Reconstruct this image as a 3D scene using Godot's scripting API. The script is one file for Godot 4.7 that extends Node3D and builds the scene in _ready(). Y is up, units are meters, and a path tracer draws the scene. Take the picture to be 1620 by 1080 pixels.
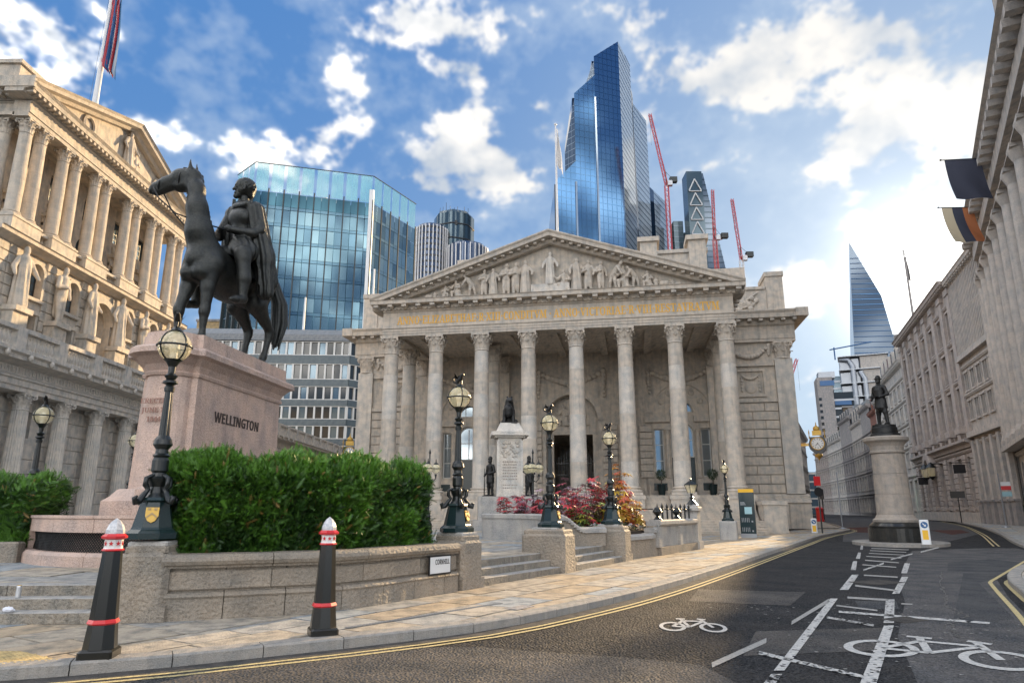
extends Node3D

class MB:
	var v := PackedVector3Array()
	var n := PackedVector3Array()
	var t := Transform3D.IDENTITY
	func at(p: Vector3, ry := 0.0) -> MB:
		t = Transform3D(Basis(Vector3.UP, ry), p)
		return self
	func home() -> MB:
		t = Transform3D.IDENTITY
		return self
	func trin(a: Vector3, b: Vector3, c: Vector3, na: Vector3, nb: Vector3, nc: Vector3) -> void:
		v.append(t * a); v.append(t * c); v.append(t * b)
		n.append((t.basis * na).normalized()); n.append((t.basis * nc).normalized()); n.append((t.basis * nb).normalized())
	func tri(a: Vector3, b: Vector3, c: Vector3) -> void:
		var m := (b - a).cross(c - a)
		if m.length_squared() < 1e-14: return
		trin(a, b, c, m, m, m)
	func quad(a: Vector3, b: Vector3, c: Vector3, d: Vector3) -> void:
		tri(a, b, c); tri(a, c, d)
	func box(c: Vector3, s: Vector3) -> MB:
		var h := s * 0.5
		var p := []
		for i in 8: p.append(c + Vector3(h.x if i & 1 else -h.x, h.y if i & 2 else -h.y, h.z if i & 4 else -h.z))
		quad(p[4], p[5], p[7], p[6]); quad(p[1], p[0], p[2], p[3]); quad(p[5], p[1], p[3], p[7])
		quad(p[0], p[4], p[6], p[2]); quad(p[6], p[7], p[3], p[2]); quad(p[0], p[1], p[5], p[4])
		return self
	func bb(x0: float, x1: float, y0: float, y1: float, z0: float, z1: float) -> MB:
		return box(Vector3(x0 + x1, y0 + y1, z0 + z1) * 0.5, Vector3(x1 - x0, y1 - y0, z1 - z0))
	# box with a chamfer of e round its top and upright edges
	func cbox(c: Vector3, s: Vector3, e: float) -> MB:
		var h := s * 0.5
		var lo := PackedVector2Array([Vector2(-h.x + e, h.z), Vector2(h.x - e, h.z), Vector2(h.x, h.z - e), Vector2(h.x, -h.z + e), Vector2(h.x - e, -h.z), Vector2(-h.x + e, -h.z), Vector2(-h.x, -h.z + e), Vector2(-h.x, h.z - e)])
		var hi := PackedVector2Array()
		for q in lo: hi.append(Vector2(q.x - signf(q.x) * e, q.y - signf(q.y) * e))
		loft(lo, c.y - h.y, lo, c.y + h.y - e, c, false, true)
		loft(lo, c.y + h.y - e, hi, c.y + h.y, c, true, false)
		return self
	# box whose +z face is chamfered by e
	func t_box(c: Vector3, s: Vector3, e: float) -> MB:
		var h := s * 0.5
		var a := [Vector3(-h.x, -h.y, h.z - e), Vector3(h.x, -h.y, h.z - e), Vector3(h.x, h.y, h.z - e), Vector3(-h.x, h.y, h.z - e)]
		var b := [Vector3(-h.x + e, -h.y + e, h.z), Vector3(h.x - e, -h.y + e, h.z), Vector3(h.x - e, h.y - e, h.z), Vector3(-h.x + e, h.y - e, h.z)]
		quad(c + b[0], c + b[1], c + b[2], c + b[3])
		for i in 4:
			var j := (i + 1) % 4
			var k := Vector3(0, 0, -2 * h.z + e)
			quad(c + a[i], c + a[j], c + b[j], c + b[i])
			quad(c + a[i] + k, c + a[j] + k, c + a[j], c + a[i])
		return self
	# two outlines (x, z; counterclockwise seen from below, z towards the viewer) joined by faces
	func loft(a: PackedVector2Array, ya: float, b: PackedVector2Array, yb: float, c := Vector3.ZERO, top := true, bottom := false) -> MB:
		var k := a.size()
		for i in k:
			var j := (i + 1) % k
			quad(Vector3(c.x + a[i].x, ya, c.z + a[i].y), Vector3(c.x + a[j].x, ya, c.z + a[j].y), Vector3(c.x + b[j].x, yb, c.z + b[j].y), Vector3(c.x + b[i].x, yb, c.z + b[i].y))
		if top: cap(b, yb, c, true)
		if bottom: cap(a, ya, c, false)
		return self
	func cap(a: PackedVector2Array, y: float, c: Vector3, up: bool) -> void:
		var ix := Geometry2D.triangulate_polygon(a)
		for i in range(0, ix.size(), 3):
			var p := Vector3(c.x + a[ix[i]].x, y, c.z + a[ix[i]].y)
			var q := Vector3(c.x + a[ix[i + 1]].x, y, c.z + a[ix[i + 1]].y)
			var r := Vector3(c.x + a[ix[i + 2]].x, y, c.z + a[ix[i + 2]].y)
			if ((q - p).cross(r - p).y > 0) == up: tri(p, q, r)
			else: tri(p, r, q)
	func prism(poly: PackedVector2Array, y0: float, y1: float, bottom := false) -> MB:
		var area := 0.0
		for i in poly.size():
			var q := poly[(i + 1) % poly.size()]
			area += poly[i].x * q.y - q.x * poly[i].y
		var r := poly.duplicate()
		if area > 0: r.reverse()
		return loft(r, y0, r, y1, Vector3.ZERO, true, bottom)
	# profile of (z, y) pairs pushed along x
	func runx(pr: Array, x0: float, x1: float, caps := true) -> MB:
		var k := pr.size()
		var area := 0.0
		for i in k: area += pr[i].x * pr[(i + 1) % k].y - pr[(i + 1) % k].x * pr[i].y
		var q := pr.duplicate()
		if area > 0: q.reverse()
		for i in k:
			var a: Vector2 = q[i]; var b: Vector2 = q[(i + 1) % k]
			quad(Vector3(x0, a.y, a.x), Vector3(x0, b.y, b.x), Vector3(x1, b.y, b.x), Vector3(x1, a.y, a.x))
		if caps:
			var pp := PackedVector2Array(q)
			var ix := Geometry2D.triangulate_polygon(pp)
			for i in range(0, ix.size(), 3):
				var a := pp[ix[i]]; var b := pp[ix[i + 1]]; var c := pp[ix[i + 2]]
				for s in 2:
					var x := x1 if s else x0
					var A := Vector3(x, a.y, a.x); var B := Vector3(x, b.y, b.x); var C := Vector3(x, c.y, c.x)
					if ((B - A).cross(C - A).x > 0) == (s == 1): tri(A, B, C)
					else: tri(A, C, B)
		return self
	# profile of (z, y) pairs pushed from a to b without turning it
	func runs(pr: Array, a: Vector3, b: Vector3) -> MB:
		var k := pr.size()
		var area := 0.0
		for i in k: area += pr[i].x * pr[(i + 1) % k].y - pr[(i + 1) % k].x * pr[i].y
		var q := pr.duplicate()
		if (area > 0) == (b.x > a.x): q.reverse()
		for i in k:
			var p: Vector2 = q[i]; var w: Vector2 = q[(i + 1) % k]
			quad(a + Vector3(0, p.y, p.x), a + Vector3(0, w.y, w.x), b + Vector3(0, w.y, w.x), b + Vector3(0, p.y, p.x))
		var pp := PackedVector2Array(q)
		var ix := Geometry2D.triangulate_polygon(pp)
		for i in range(0, ix.size(), 3):
			for s in [a, b]:
				tri(s + Vector3(0, pp[ix[i]].y, pp[ix[i]].x), s + Vector3(0, pp[ix[i + 1]].y, pp[ix[i + 1]].x), s + Vector3(0, pp[ix[i + 2]].y, pp[ix[i + 2]].x))
		return self
	# profile of (r, y) pairs turned about y
	func lathe(pr: Array, seg := 16, c := Vector3.ZERO, smooth := false, a0 := 0.0, a1 := TAU, flute := 0.0) -> MB:
		var k := pr.size()
		var nr := []
		for i in k - 1:
			var d: Vector2 = pr[i + 1] - pr[i]
			nr.append(Vector2(d.y, -d.x).normalized())
		var cs := []
		for i in seg + 1:
			var a := a0 + (a1 - a0) * i / seg
			cs.append(Vector3(sin(a), 0, cos(a)))
		for i in k - 1:
			var n0: Vector2 = nr[i]; var n1: Vector2 = nr[i]
			if smooth:
				if i > 0: n0 = (nr[i] + nr[i - 1]).normalized()
				if i < k - 2: n1 = (nr[i] + nr[i + 1]).normalized()
			var p: Vector2 = pr[i]; var q: Vector2 = pr[i + 1]
			for j in seg:
				var u: Vector3 = cs[j]; var w: Vector3 = cs[j + 1]
				var f0 := 1.0; var f1 := 1.0
				if flute > 0:
					f0 = 1.0 - flute * (j & 1); f1 = 1.0 - flute * ((j + 1) & 1)
				var up := Vector3.UP
				var A := c + u * p.x * f0 + up * p.y; var B := c + w * p.x * f1 + up * p.y
				var C := c + w * q.x * f1 + up * q.y; var D := c + u * q.x * f0 + up * q.y
				if flute > 0:
					quad(A, B, C, D); continue
				if p.x > 1e-5: trin(A, B, C, u * n0.x + up * n0.y, w * n0.x + up * n0.y, w * n1.x + up * n1.y)
				if q.x > 1e-5: trin(A, C, D, u * n0.x + up * n0.y, w * n1.x + up * n1.y, u * n1.x + up * n1.y)
		return self
	func ball(c: Vector3, r: Vector3, seg := 12, rings := 8) -> MB:
		var P := []
		for i in rings + 1:
			var e := PI * i / rings - PI / 2
			for j in seg + 1:
				var a := TAU * j / seg
				P.append(Vector3(cos(e) * sin(a), sin(e), cos(e) * cos(a)))
		for i in rings:
			for j in seg:
				var A: Vector3 = P[i * (seg + 1) + j]; var B: Vector3 = P[i * (seg + 1) + j + 1]
				var C: Vector3 = P[(i + 1) * (seg + 1) + j + 1]; var D: Vector3 = P[(i + 1) * (seg + 1) + j]
				if i > 0: trin(c + A * r, c + B * r, c + C * r, A / r, B / r, C / r)
				if i < rings - 1: trin(c + A * r, c + C * r, c + D * r, A / r, C / r, D / r)
		return self
	func tube(pts: Array, rad: Array, seg := 8, caps := true) -> MB:
		var k := pts.size()
		var ref := Vector3.UP
		var d0: Vector3 = (pts[1] - pts[0]).normalized()
		if absf(d0.dot(ref)) > 0.9: ref = Vector3.RIGHT
		var side := d0.cross(ref).normalized()
		var rings := []
		for i in k:
			var d: Vector3 = (pts[mini(i + 1, k - 1)] - pts[maxi(i - 1, 0)]).normalized()
			side = (side - d * side.dot(d)).normalized()
			var o := d.cross(side)
			var ring := []
			for j in seg:
				var a := TAU * j / seg
				ring.append(side * cos(a) + o * sin(a))
			rings.append(ring)
		for i in k - 1:
			for j in seg:
				var m := (j + 1) % seg
				var A: Vector3 = rings[i][j]; var B: Vector3 = rings[i][m]; var C: Vector3 = rings[i + 1][m]; var D: Vector3 = rings[i + 1][j]
				var p: Vector3 = pts[i]; var q: Vector3 = pts[i + 1]
				trin(p + A * rad[i], p + B * rad[i], q + C * rad[i + 1], A, B, C)
				trin(p + A * rad[i], q + C * rad[i + 1], q + D * rad[i + 1], A, C, D)
		if caps:
			for j in seg:
				var m := (j + 1) % seg
				tri(pts[0], pts[0] + rings[0][m] * rad[0], pts[0] + rings[0][j] * rad[0])
				tri(pts[k - 1], pts[k - 1] + rings[k - 1][j] * rad[k - 1], pts[k - 1] + rings[k - 1][m] * rad[k - 1])
		return self
	func bar(a: Vector3, b: Vector3, w: float, seg := 4) -> MB:
		return tube([a, b], [w, w], seg)
	func add(o: MB, x: Transform3D) -> MB:
		for i in o.v.size():
			v.append(t * (x * o.v[i])); n.append((t.basis * (x.basis * o.n[i])).normalized())
		return self
	# a wall sheet in the plane z = 0 with rectangular openings (x0, y0, x1, y1), reveals running back by d; arched ones end in a half circle inside their top
	func wall(x0: float, x1: float, y0: float, y1: float, ops: Array, d: float, z := 0.0) -> MB:
		var xs := [x0, x1]; var ys := [y0, y1]
		for o in ops:
			for x in [o[0], o[2]]:
				if not xs.has(x) and x > x0 and x < x1: xs.append(x)
			for y in [o[1], o[3]]:
				if not ys.has(y) and y > y0 and y < y1: ys.append(y)
		xs.sort(); ys.sort()
		for j in ys.size() - 1:
			var i := 0
			while i < xs.size() - 1:
				var my: float = (ys[j] + ys[j + 1]) / 2
				var free := func(q: int) -> bool:
					var mx: float = (xs[q] + xs[q + 1]) / 2
					for o in ops:
						if mx > o[0] and mx < o[2] and my > o[1] and my < o[3]: return false
					return true
				if not free.call(i):
					i += 1; continue
				var e := i
				while e + 1 < xs.size() - 1 and free.call(e + 1): e += 1
				quad(Vector3(xs[i], ys[j], z), Vector3(xs[e + 1], ys[j], z), Vector3(xs[e + 1], ys[j + 1], z), Vector3(xs[i], ys[j + 1], z))
				i = e + 1
		for o in ops:
			var a: float = o[0]; var b: float = o[1]; var c: float = o[2]; var h: float = o[3]
			var arched: bool = o.size() > 4
			var sp: float = h - (c - a) / 2 if arched else h
			quad(Vector3(a, b, z), Vector3(a, sp, z), Vector3(a, sp, z - d), Vector3(a, b, z - d))
			quad(Vector3(c, b, z - d), Vector3(c, sp, z - d), Vector3(c, sp, z), Vector3(c, b, z))
			quad(Vector3(a, b, z), Vector3(a, b, z - d), Vector3(c, b, z - d), Vector3(c, b, z))
			if not arched:
				quad(Vector3(a, h, z - d), Vector3(a, h, z), Vector3(c, h, z), Vector3(c, h, z - d))
			else:
				var m := (a + c) / 2; var r := (c - a) / 2
				for i in 12:
					var p := PI - PI * i / 12; var q := PI - PI * (i + 1) / 12
					var A := Vector3(m + r * cos(p), sp + r * sin(p), z); var B := Vector3(m + r * cos(q), sp + r * sin(q), z)
					quad(A, B, Vector3(B.x, h, z), Vector3(A.x, h, z))
					quad(A + Vector3(0, 0, -d), B + Vector3(0, 0, -d), B, A)
		return self
	func mesh() -> ArrayMesh:
		var m := ArrayMesh.new()
		var a := []
		a.resize(Mesh.ARRAY_MAX)
		a[Mesh.ARRAY_VERTEX] = v; a[Mesh.ARRAY_NORMAL] = n
		m.add_surface_from_arrays(Mesh.PRIMITIVE_TRIANGLES, a)
		return m

# a body as one continuous skin: tapered capsules joined with a smooth minimum, meshed as surface nets
class Body:
	var lo: Vector3; var cell: float; var nx: int; var ny: int; var nz: int
	var f: PackedFloat32Array
	var k := 0.08
	func _init(a: Vector3, b: Vector3, c: float, blend := 0.08) -> void:
		lo = a; cell = c; k = blend
		nx = int(ceil((b.x - a.x) / c)) + 1; ny = int(ceil((b.y - a.y) / c)) + 1; nz = int(ceil((b.z - a.z) / c)) + 1
		f.resize(nx * ny * nz); f.fill(1.0)
	func bone(a: Vector3, ra: float, b: Vector3, rb: float, blend := -1.0, fold := 0.0, folds := 9.0, cut := false) -> void:
		var kk := k if blend < 0 else blend
		var g := maxf(ra, rb) + kk + cell * 2
		var x0 := maxi(0, int((minf(a.x, b.x) - g - lo.x) / cell)); var x1 := mini(nx - 1, int((maxf(a.x, b.x) + g - lo.x) / cell) + 1)
		var y0 := maxi(0, int((minf(a.y, b.y) - g - lo.y) / cell)); var y1 := mini(ny - 1, int((maxf(a.y, b.y) + g - lo.y) / cell) + 1)
		var z0 := maxi(0, int((minf(a.z, b.z) - g - lo.z) / cell)); var z1 := mini(nz - 1, int((maxf(a.z, b.z) + g - lo.z) / cell) + 1)
		var ab := b - a
		var l2 := maxf(ab.length_squared(), 1e-8)
		for z in range(z0, z1 + 1):
			for y in range(y0, y1 + 1):
				var i := (z * ny + y) * nx + x0
				var p := Vector3(lo.x + x0 * cell, lo.y + y * cell, lo.z + z * cell) - a
				for x in range(x0, x1 + 1):
					var h := clampf(p.dot(ab) / l2, 0.0, 1.0)
					var q := p - ab * h
					var d := q.length() - ra - (rb - ra) * h
					if fold > 0.0: d += fold * sin(atan2(q.x, q.z) * folds + p.y * 1.5) * (0.4 + 0.6 * h)
					var e := f[i]
					if cut:
						f[i] = maxf(e, -d)
					else:
						var m := clampf(0.5 + 0.5 * (e - d) / kk, 0.0, 1.0)
						f[i] = e + (d - e) * m - kk * m * (1.0 - m)
					i += 1
					p.x += cell
	func chain(pts: Array, r: Array, blend := -1.0) -> void:
		for i in pts.size() - 1: bone(pts[i], r[i], pts[i + 1], r[i + 1], blend)
	func into(mb: MB) -> void:
		var idx := {}
		var P := PackedVector3Array(); var N := PackedVector3Array()
		var sy := nx; var sz := nx * ny
		var off := [0, 1, sy, sy + 1, sz, sz + 1, sz + sy, sz + sy + 1]
		for z in nz - 1:
			for y in ny - 1:
				var i := (z * ny + y) * nx
				for x in nx - 1:
					var s := 0
					for o in off:
						if f[i + o] < 0.0: s += 1
					if s > 0 and s < 8:
						var acc := Vector3.ZERO; var cnt := 0
						for q in 12:
							var ea: int = EA[q]; var eb: int = EB[q]
							var fa := f[i + off[ea]]; var fb := f[i + off[eb]]
							if (fa < 0.0) != (fb < 0.0):
								var t := fa / (fa - fb)
								var pa := Vector3(ea & 1, (ea >> 1) & 1, ea >> 2); var pb := Vector3(eb & 1, (eb >> 1) & 1, eb >> 2)
								acc += pa.lerp(pb, t); cnt += 1
						idx[i] = P.size()
						P.append(lo + (Vector3(x, y, z) + acc / cnt) * cell)
						var gx := f[i + 1] + f[i + 1 + sy] + f[i + 1 + sz] + f[i + 1 + sy + sz] - f[i] - f[i + sy] - f[i + sz] - f[i + sy + sz]
						var gy := f[i + sy] + f[i + sy + 1] + f[i + sy + sz] + f[i + sy + sz + 1] - f[i] - f[i + 1] - f[i + sz] - f[i + sz + 1]
						var gz := f[i + sz] + f[i + sz + 1] + f[i + sz + sy] + f[i + sz + sy + 1] - f[i] - f[i + 1] - f[i + sy] - f[i + sy + 1]
						N.append(Vector3(gx, gy, gz).normalized())
					i += 1
		for i in idx.keys():
			for ax in 3:
				var st: int = [1, sy, sz][ax]
				var fa := f[i]; var fb := f[i + st]
				if (fa < 0.0) == (fb < 0.0): continue
				var u: int = [sy, sz, 1][ax]; var w: int = [sz, 1, sy][ax]
				if not (idx.has(i - u) and idx.has(i - w) and idx.has(i - u - w)): continue
				var q := [idx[i - u - w], idx[i - w], idx[i], idx[i - u]]
				if fa > 0.0: q.reverse()
				mb.trin(P[q[0]], P[q[1]], P[q[2]], N[q[0]], N[q[1]], N[q[2]])
				mb.trin(P[q[0]], P[q[2]], P[q[3]], N[q[0]], N[q[2]], N[q[3]])
	const EA := [0, 2, 4, 6, 0, 1, 4, 5, 0, 1, 2, 3]
	const EB := [1, 3, 5, 7, 2, 3, 6, 7, 4, 5, 6, 7]

var M := {}
var taken := {}
var rng := RandomNumberGenerator.new()
var Z := Vector3.ZERO

func V(x: float, y: float, z: float) -> Vector3: return Vector3(x, y, z)
func P2(x: float, y: float) -> Vector2: return Vector2(x, y)
func r(a: float, b: float) -> float: return rng.randf_range(a, b)
func numbered(s: String) -> String:
	if not taken.has(s):
		taken[s] = 0
		return s
	taken[s] += 1
	return "%s_%03d" % [s, taken[s]]
func tag(o: Node, label: String, category: String, group := "") -> Node:
	o.set_meta("label", label); o.set_meta("category", category)
	if group: o.set_meta("group", group)
	return o
func thing(called: String, label: String, category: String, at := Vector3.ZERO, turn := 0.0, group := "") -> Node3D:
	var o := Node3D.new()
	o.name = numbered(called)
	add_child(o)
	o.position = at; o.rotation.y = turn
	tag(o, label, category, group)
	return o
func part(parent: Node3D, called: String, m, mat: Material, at := Vector3.ZERO, turn := 0.0) -> MeshInstance3D:
	var o := MeshInstance3D.new()
	o.mesh = m.mesh() if m is MB else m
	o.material_override = mat
	o.name = numbered(called) if parent == self else called
	o.position = at; o.rotation.y = turn
	parent.add_child(o, true)
	return o
func struct(called: String, m, mat: Material) -> MeshInstance3D:
	var o := part(self, called, m, mat)
	o.set_meta("kind", "structure")
	return o
func copy(o: Node3D, at: Vector3, turn := 0.0, label := "") -> Node3D:
	var c: Node3D = o.duplicate()
	var s := String(o.name)
	if s.length() > 4 and s.substr(s.length() - 3).is_valid_int() and s[s.length() - 4] == "_": s = s.substr(0, s.length() - 4)
	c.name = numbered(s)
	add_child(c)
	c.position = at; c.rotation.y = turn
	if label: c.set_meta("label", label)
	return c
func scatter(parent: Node3D, called: String, m: Mesh, mat: Material, xs: Array, cols: Array) -> MultiMeshInstance3D:
	var mm := MultiMesh.new()
	mm.transform_format = MultiMesh.TRANSFORM_3D
	mm.use_colors = cols.size() > 0
	mm.mesh = m
	mm.instance_count = xs.size()
	for i in xs.size():
		mm.set_instance_transform(i, xs[i])
		if cols.size(): mm.set_instance_color(i, cols[i])
	var o := MultiMeshInstance3D.new()
	o.multimesh = mm; o.material_override = mat
	o.set_meta("kind", "stuff")
	o.name = numbered(called) if parent == self else called
	parent.add_child(o, true)
	return o
func letters(parent: Node3D, called: String, s: String, size: float, mat: Material, x: Transform3D, depth := 0.02, font := "Droid Serif", bold := false, squeeze := 1.0) -> MeshInstance3D:
	var tm := TextMesh.new()
	var f := SystemFont.new()
	f.font_names = PackedStringArray([font])
	if bold: f.font_weight = 700
	tm.font = f; tm.text = s; tm.font_size = 64; tm.pixel_size = size / 64.0; tm.depth = depth
	tm.curve_step = 2.0
	var o := MeshInstance3D.new()
	o.mesh = tm; o.material_override = mat; o.name = called
	o.transform = x * Transform3D(Basis.from_scale(Vector3(squeeze, 1, 1)), Vector3.ZERO)
	parent.add_child(o, true)
	return o
func lin(x: float, y: float, z: float) -> Color: return Color(x, y, z).linear_to_srgb()
func mat(called: String, c: Color, rough := 0.8, metal := 0.0) -> StandardMaterial3D:
	var m := StandardMaterial3D.new()
	m.albedo_color = c; m.roughness = rough; m.metallic = metal; m.resource_name = called
	M[called] = m
	return m
func tri(m: StandardMaterial3D, tex: Texture2D, scale: float, bump: Texture2D = null, deep := 0.0) -> StandardMaterial3D:
	m.albedo_texture = tex
	m.uv1_triplanar = true; m.uv1_world_triplanar = true
	m.uv1_scale = Vector3.ONE * scale
	if bump:
		m.normal_enabled = true; m.normal_texture = bump; m.normal_scale = deep
	return m

func _ready() -> void:
	rng.seed = 20240611
	# camera
	var cam := Camera3D.new()
	cam.name = "camera"
	cam.position = Vector3(0, 1.6, 0)
	cam.rotation_degrees = Vector3(13.836, 0, 0)
	cam.fov = 53.13
	cam.near = 0.1; cam.far = 4000.0
	add_child(cam)
	cam.current = true
	# sky and exposure
	var env := Environment.new()
	env.background_mode = Environment.BG_SKY
	var sky := Sky.new()
	sky.sky_material = make_sky()
	env.sky = sky
	env.tonemap_mode = Environment.TONE_MAPPER_LINEAR
	env.tonemap_exposure = 1.7
	env.sdfgi_enabled = true; env.ssao_enabled = true; env.ssil_enabled = true
	var we := WorldEnvironment.new()
	we.name = "world_environment"
	we.environment = env
	add_child(we)
	# sun: low, behind the roofs on the south side of the street
	var sun := DirectionalLight3D.new()
	sun.name = "sun"
	sun.light_color = Color(1.0, 0.86, 0.66)
	sun.light_energy = 1.6
	sun.light_angular_distance = 0.5
	sun.shadow_enabled = true
	add_child(sun)
	sun.look_at_from_position(Vector3.ZERO, -SUN, Vector3.UP)
	make_materials()
	ground()
	exchange()
	bank()
	south_side()
	cornhill_far()
	skyline()
	terrace()
	lamps()
	bollards()
	hedges()
	flower_bed()
	wellington()
	memorial()
	greathead()
	street_furniture()
	litter()

const LIT := 4.7
const SUN := Vector3(0.5246, 0.2753, -0.8056)

# cloud banks: azimuth and elevation of the middle, half width and half height (degrees), strength
const CLOUDS := [[-38.8, 31.2, 3.7, 3.1, 1.10], [-39.2, 27.3, 2.0, 1.2, 0.60], [-35.1, 29.0, 2.2, 1.6, 0.70], [-30.0, 27.5, 2.0, 1.0, 0.80], [-22.0, 34.2, 2.0, 1.0, 0.50], [-22.2, 27.3, 2.0, 1.4, 0.75], [-18.7, 28.8, 2.8, 1.9, 0.80], [-15.3, 29.7, 2.9, 2.2, 0.85], [-15.9, 33.7, 1.6, 1.3, 0.80], [-12.7, 37.3, 2.8, 1.8, 0.90], [-7.4, 38.7, 3.8, 1.8, 1.00], [-7.2, 35.6, 1.4, 0.9, 0.80], [-3.5, 35.2, 1.6, 1.1, 0.90], [-1.8, 38.2, 1.2, 1.1, 0.60], [2.6, 38.2, 0.7, 0.4, 0.50], [-4.1, 30.5, 3.0, 3.0, 1.10], [-6.4, 28.0, 3.1, 2.0, 1.00], [-1.2, 27.4, 4.1, 1.4, 0.90], [2.4, 32.5, 1.4, 1.9, 0.90], [4.7, 30.5, 1.4, 1.1, 0.60], [14.3, 38.9, 2.9, 1.1, 0.90], [13.7, 34.8, 2.0, 2.1, 1.00], [12.8, 30.4, 1.4, 1.9, 0.70], [19.7, 33.5, 3.1, 2.2, 1.00], [23.2, 33.3, 2.5, 2.6, 1.10], [29.0, 33.7, 3.0, 2.5, 1.10], [33.9, 32.3, 3.1, 2.8, 1.10], [30.9, 27.6, 3.0, 2.6, 1.10], [27.9, 25.5, 2.4, 1.8, 0.80], [34.5, 27.9, 2.8, 2.5, 0.80], [37.9, 26.1, 1.9, 2.4, 0.90], [38.9, 29.9, 1.6, 2.3, 0.80], [34.2, 23.6, 2.5, 1.7, 0.70], [28.7, 20.5, 1.0, 1.0, 0.80], [24.9, 16.0, 2.2, 2.2, 1.00], [23.2, 17.2, 1.8, 1.5, 0.50], [31.6, 16.5, 2.6, 2.7, 1.00], [23.4, 9.8, 2.2, 1.9, 0.80], [-8.6, 26.1, 2.6, 1.5, 0.60], [-27.0, 21.9, 2.2, 2.8, 0.60], [-25.4, 15.9, 1.3, 1.9, 0.60], [17.4, 25.3, 2.8, 2.5, 0.35], [15.4, 27.5, 1.4, 1.5, 0.50]]

func make_sky() -> PanoramaSkyMaterial:
	var w := 2304
	var h := 1152
	var na := FastNoiseLite.new()
	na.seed = 5; na.frequency = 6.5; na.fractal_octaves = 5; na.fractal_gain = 0.55
	var nb := FastNoiseLite.new()
	nb.seed = 9; nb.frequency = 26.0; nb.fractal_octaves = 4; nb.fractal_gain = 0.6
	var data := PackedFloat32Array()
	data.resize(w * h * 3)
	var banks := CLOUDS.duplicate()
	var lr := RandomNumberGenerator.new()
	lr.seed = 31
	for k in 330:
		var ca := lr.randf_range(-180, 180); var ce := rad_to_deg(asin(lr.randf_range(0.03, 0.98)))
		if absf(ca) < 45 and ce < 44: continue
		var sz := lr.randf_range(2.0, 5.0)
		banks.append([ca, ce, sz * 1.4, sz * 0.8, lr.randf_range(0.7, 1.1)])
	var st := []
	for c in banks: st.append([deg_to_rad(c[0]), deg_to_rad(c[1]), deg_to_rad(c[2] * 1.05), deg_to_rad(c[3] * 1.05), c[4], deg_to_rad(maxf(c[2] / cos(deg_to_rad(c[1])), c[3])) * 2.6])
	for y in h:
		var el := PI / 2 - PI * (y + 0.5) / h
		var ce := cos(el)
		var cov := PackedFloat32Array()
		cov.resize(w)
		cov.fill(-0.58)
		for c in st:
			var e2: float = (el - c[1]) / c[3]
			if e2 * e2 > 6.0 or el < -0.06: continue
			var step: float = TAU / w * ce / c[2]
			var mid := int((c[0] / TAU) * w)
			var span := mini(int(2.45 / step) + 1, w / 2 - 1)
			for k in range(-span, span + 1):
				var g := k * k * step * step + e2 * e2
				if g < 6.0: cov[posmod(mid + k, w)] += c[4] * 0.85 * exp(-g * 0.8)
		for x in w:
			var az := TAU * (x + 0.5) / w
			if az > PI: az -= TAU
			var i := (y * w + x) * 3
			if el < -0.06:
				data[i] = 0.16; data[i + 1] = 0.15; data[i + 2] = 0.14
				continue
			var d := Vector3(sin(az) * ce, sin(el), -cos(az) * ce)
			var up := maxf(d.y, 0.0)
			var col := Vector3(0.046, 0.140, 0.345).lerp(Vector3(0.20, 0.33, 0.47), pow(1.0 - up, 3.0))
			var cs := d.dot(SUN)
			var near_sun := pow(maxf(cs, 0.0), 7.0)
			col = col.lerp(Vector3(0.42, 0.49, 0.54), 0.6 * near_sun)
			var cover := cov[x]
			var q := Vector3(d.x, d.y * 1.5, d.z)
			var n1 := na.get_noise_3dv(q)
			var n2 := nb.get_noise_3dv(q)
			var den := minf(cover, 0.62) + n1 * 1.0 + n2 * 0.62
			var a := clampf(den * 1.7 + 0.12, 0.0, 1.0)
			a = a * a * (3.0 - 2.0 * a)
			# thin high veil
			var veil := clampf(0.2 + n1 * 0.8 + n2 * 0.4, 0.0, 0.6) * 0.7
			col = col.lerp(Vector3(0.38, 0.45, 0.53), veil)
			if a > 0.0:
				var n3 := na.get_noise_3dv(q + Vector3(SUN.x * 0.06, 0.05, SUN.z * 0.06))
				var shade := clampf(0.62 + (n1 - n3) * 1.5 + n2 * 0.5 - maxf(den - 0.35, 0.0) * 0.55, 0.0, 1.0)
				# sunlit cloud sides away from the sun, made extra bright to fill shaded fronts
				var lit := lerpf(0.62, LIT, smoothstep(0.9, -0.6, cs))
				var cl := Vector3(0.36, 0.395, 0.44).lerp(Vector3(1.0, 0.965, 0.91) * lit, shade)
				col = col.lerp(cl, a * 0.95)
			var glow := pow(maxf(cs, 0.0), 420.0) * 1.6 + pow(maxf(cs, 0.0), 60.0) * 0.26
			col += Vector3(1.0, 0.95, 0.84) * glow
			data[i] = col.x; data[i + 1] = col.y; data[i + 2] = col.z
	var im := Image.create_from_data(w, h, false, Image.FORMAT_RGBF, data.to_byte_array())
	var ps := PanoramaSkyMaterial.new()
	ps.panorama = ImageTexture.create_from_image(im)
	return ps

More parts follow.
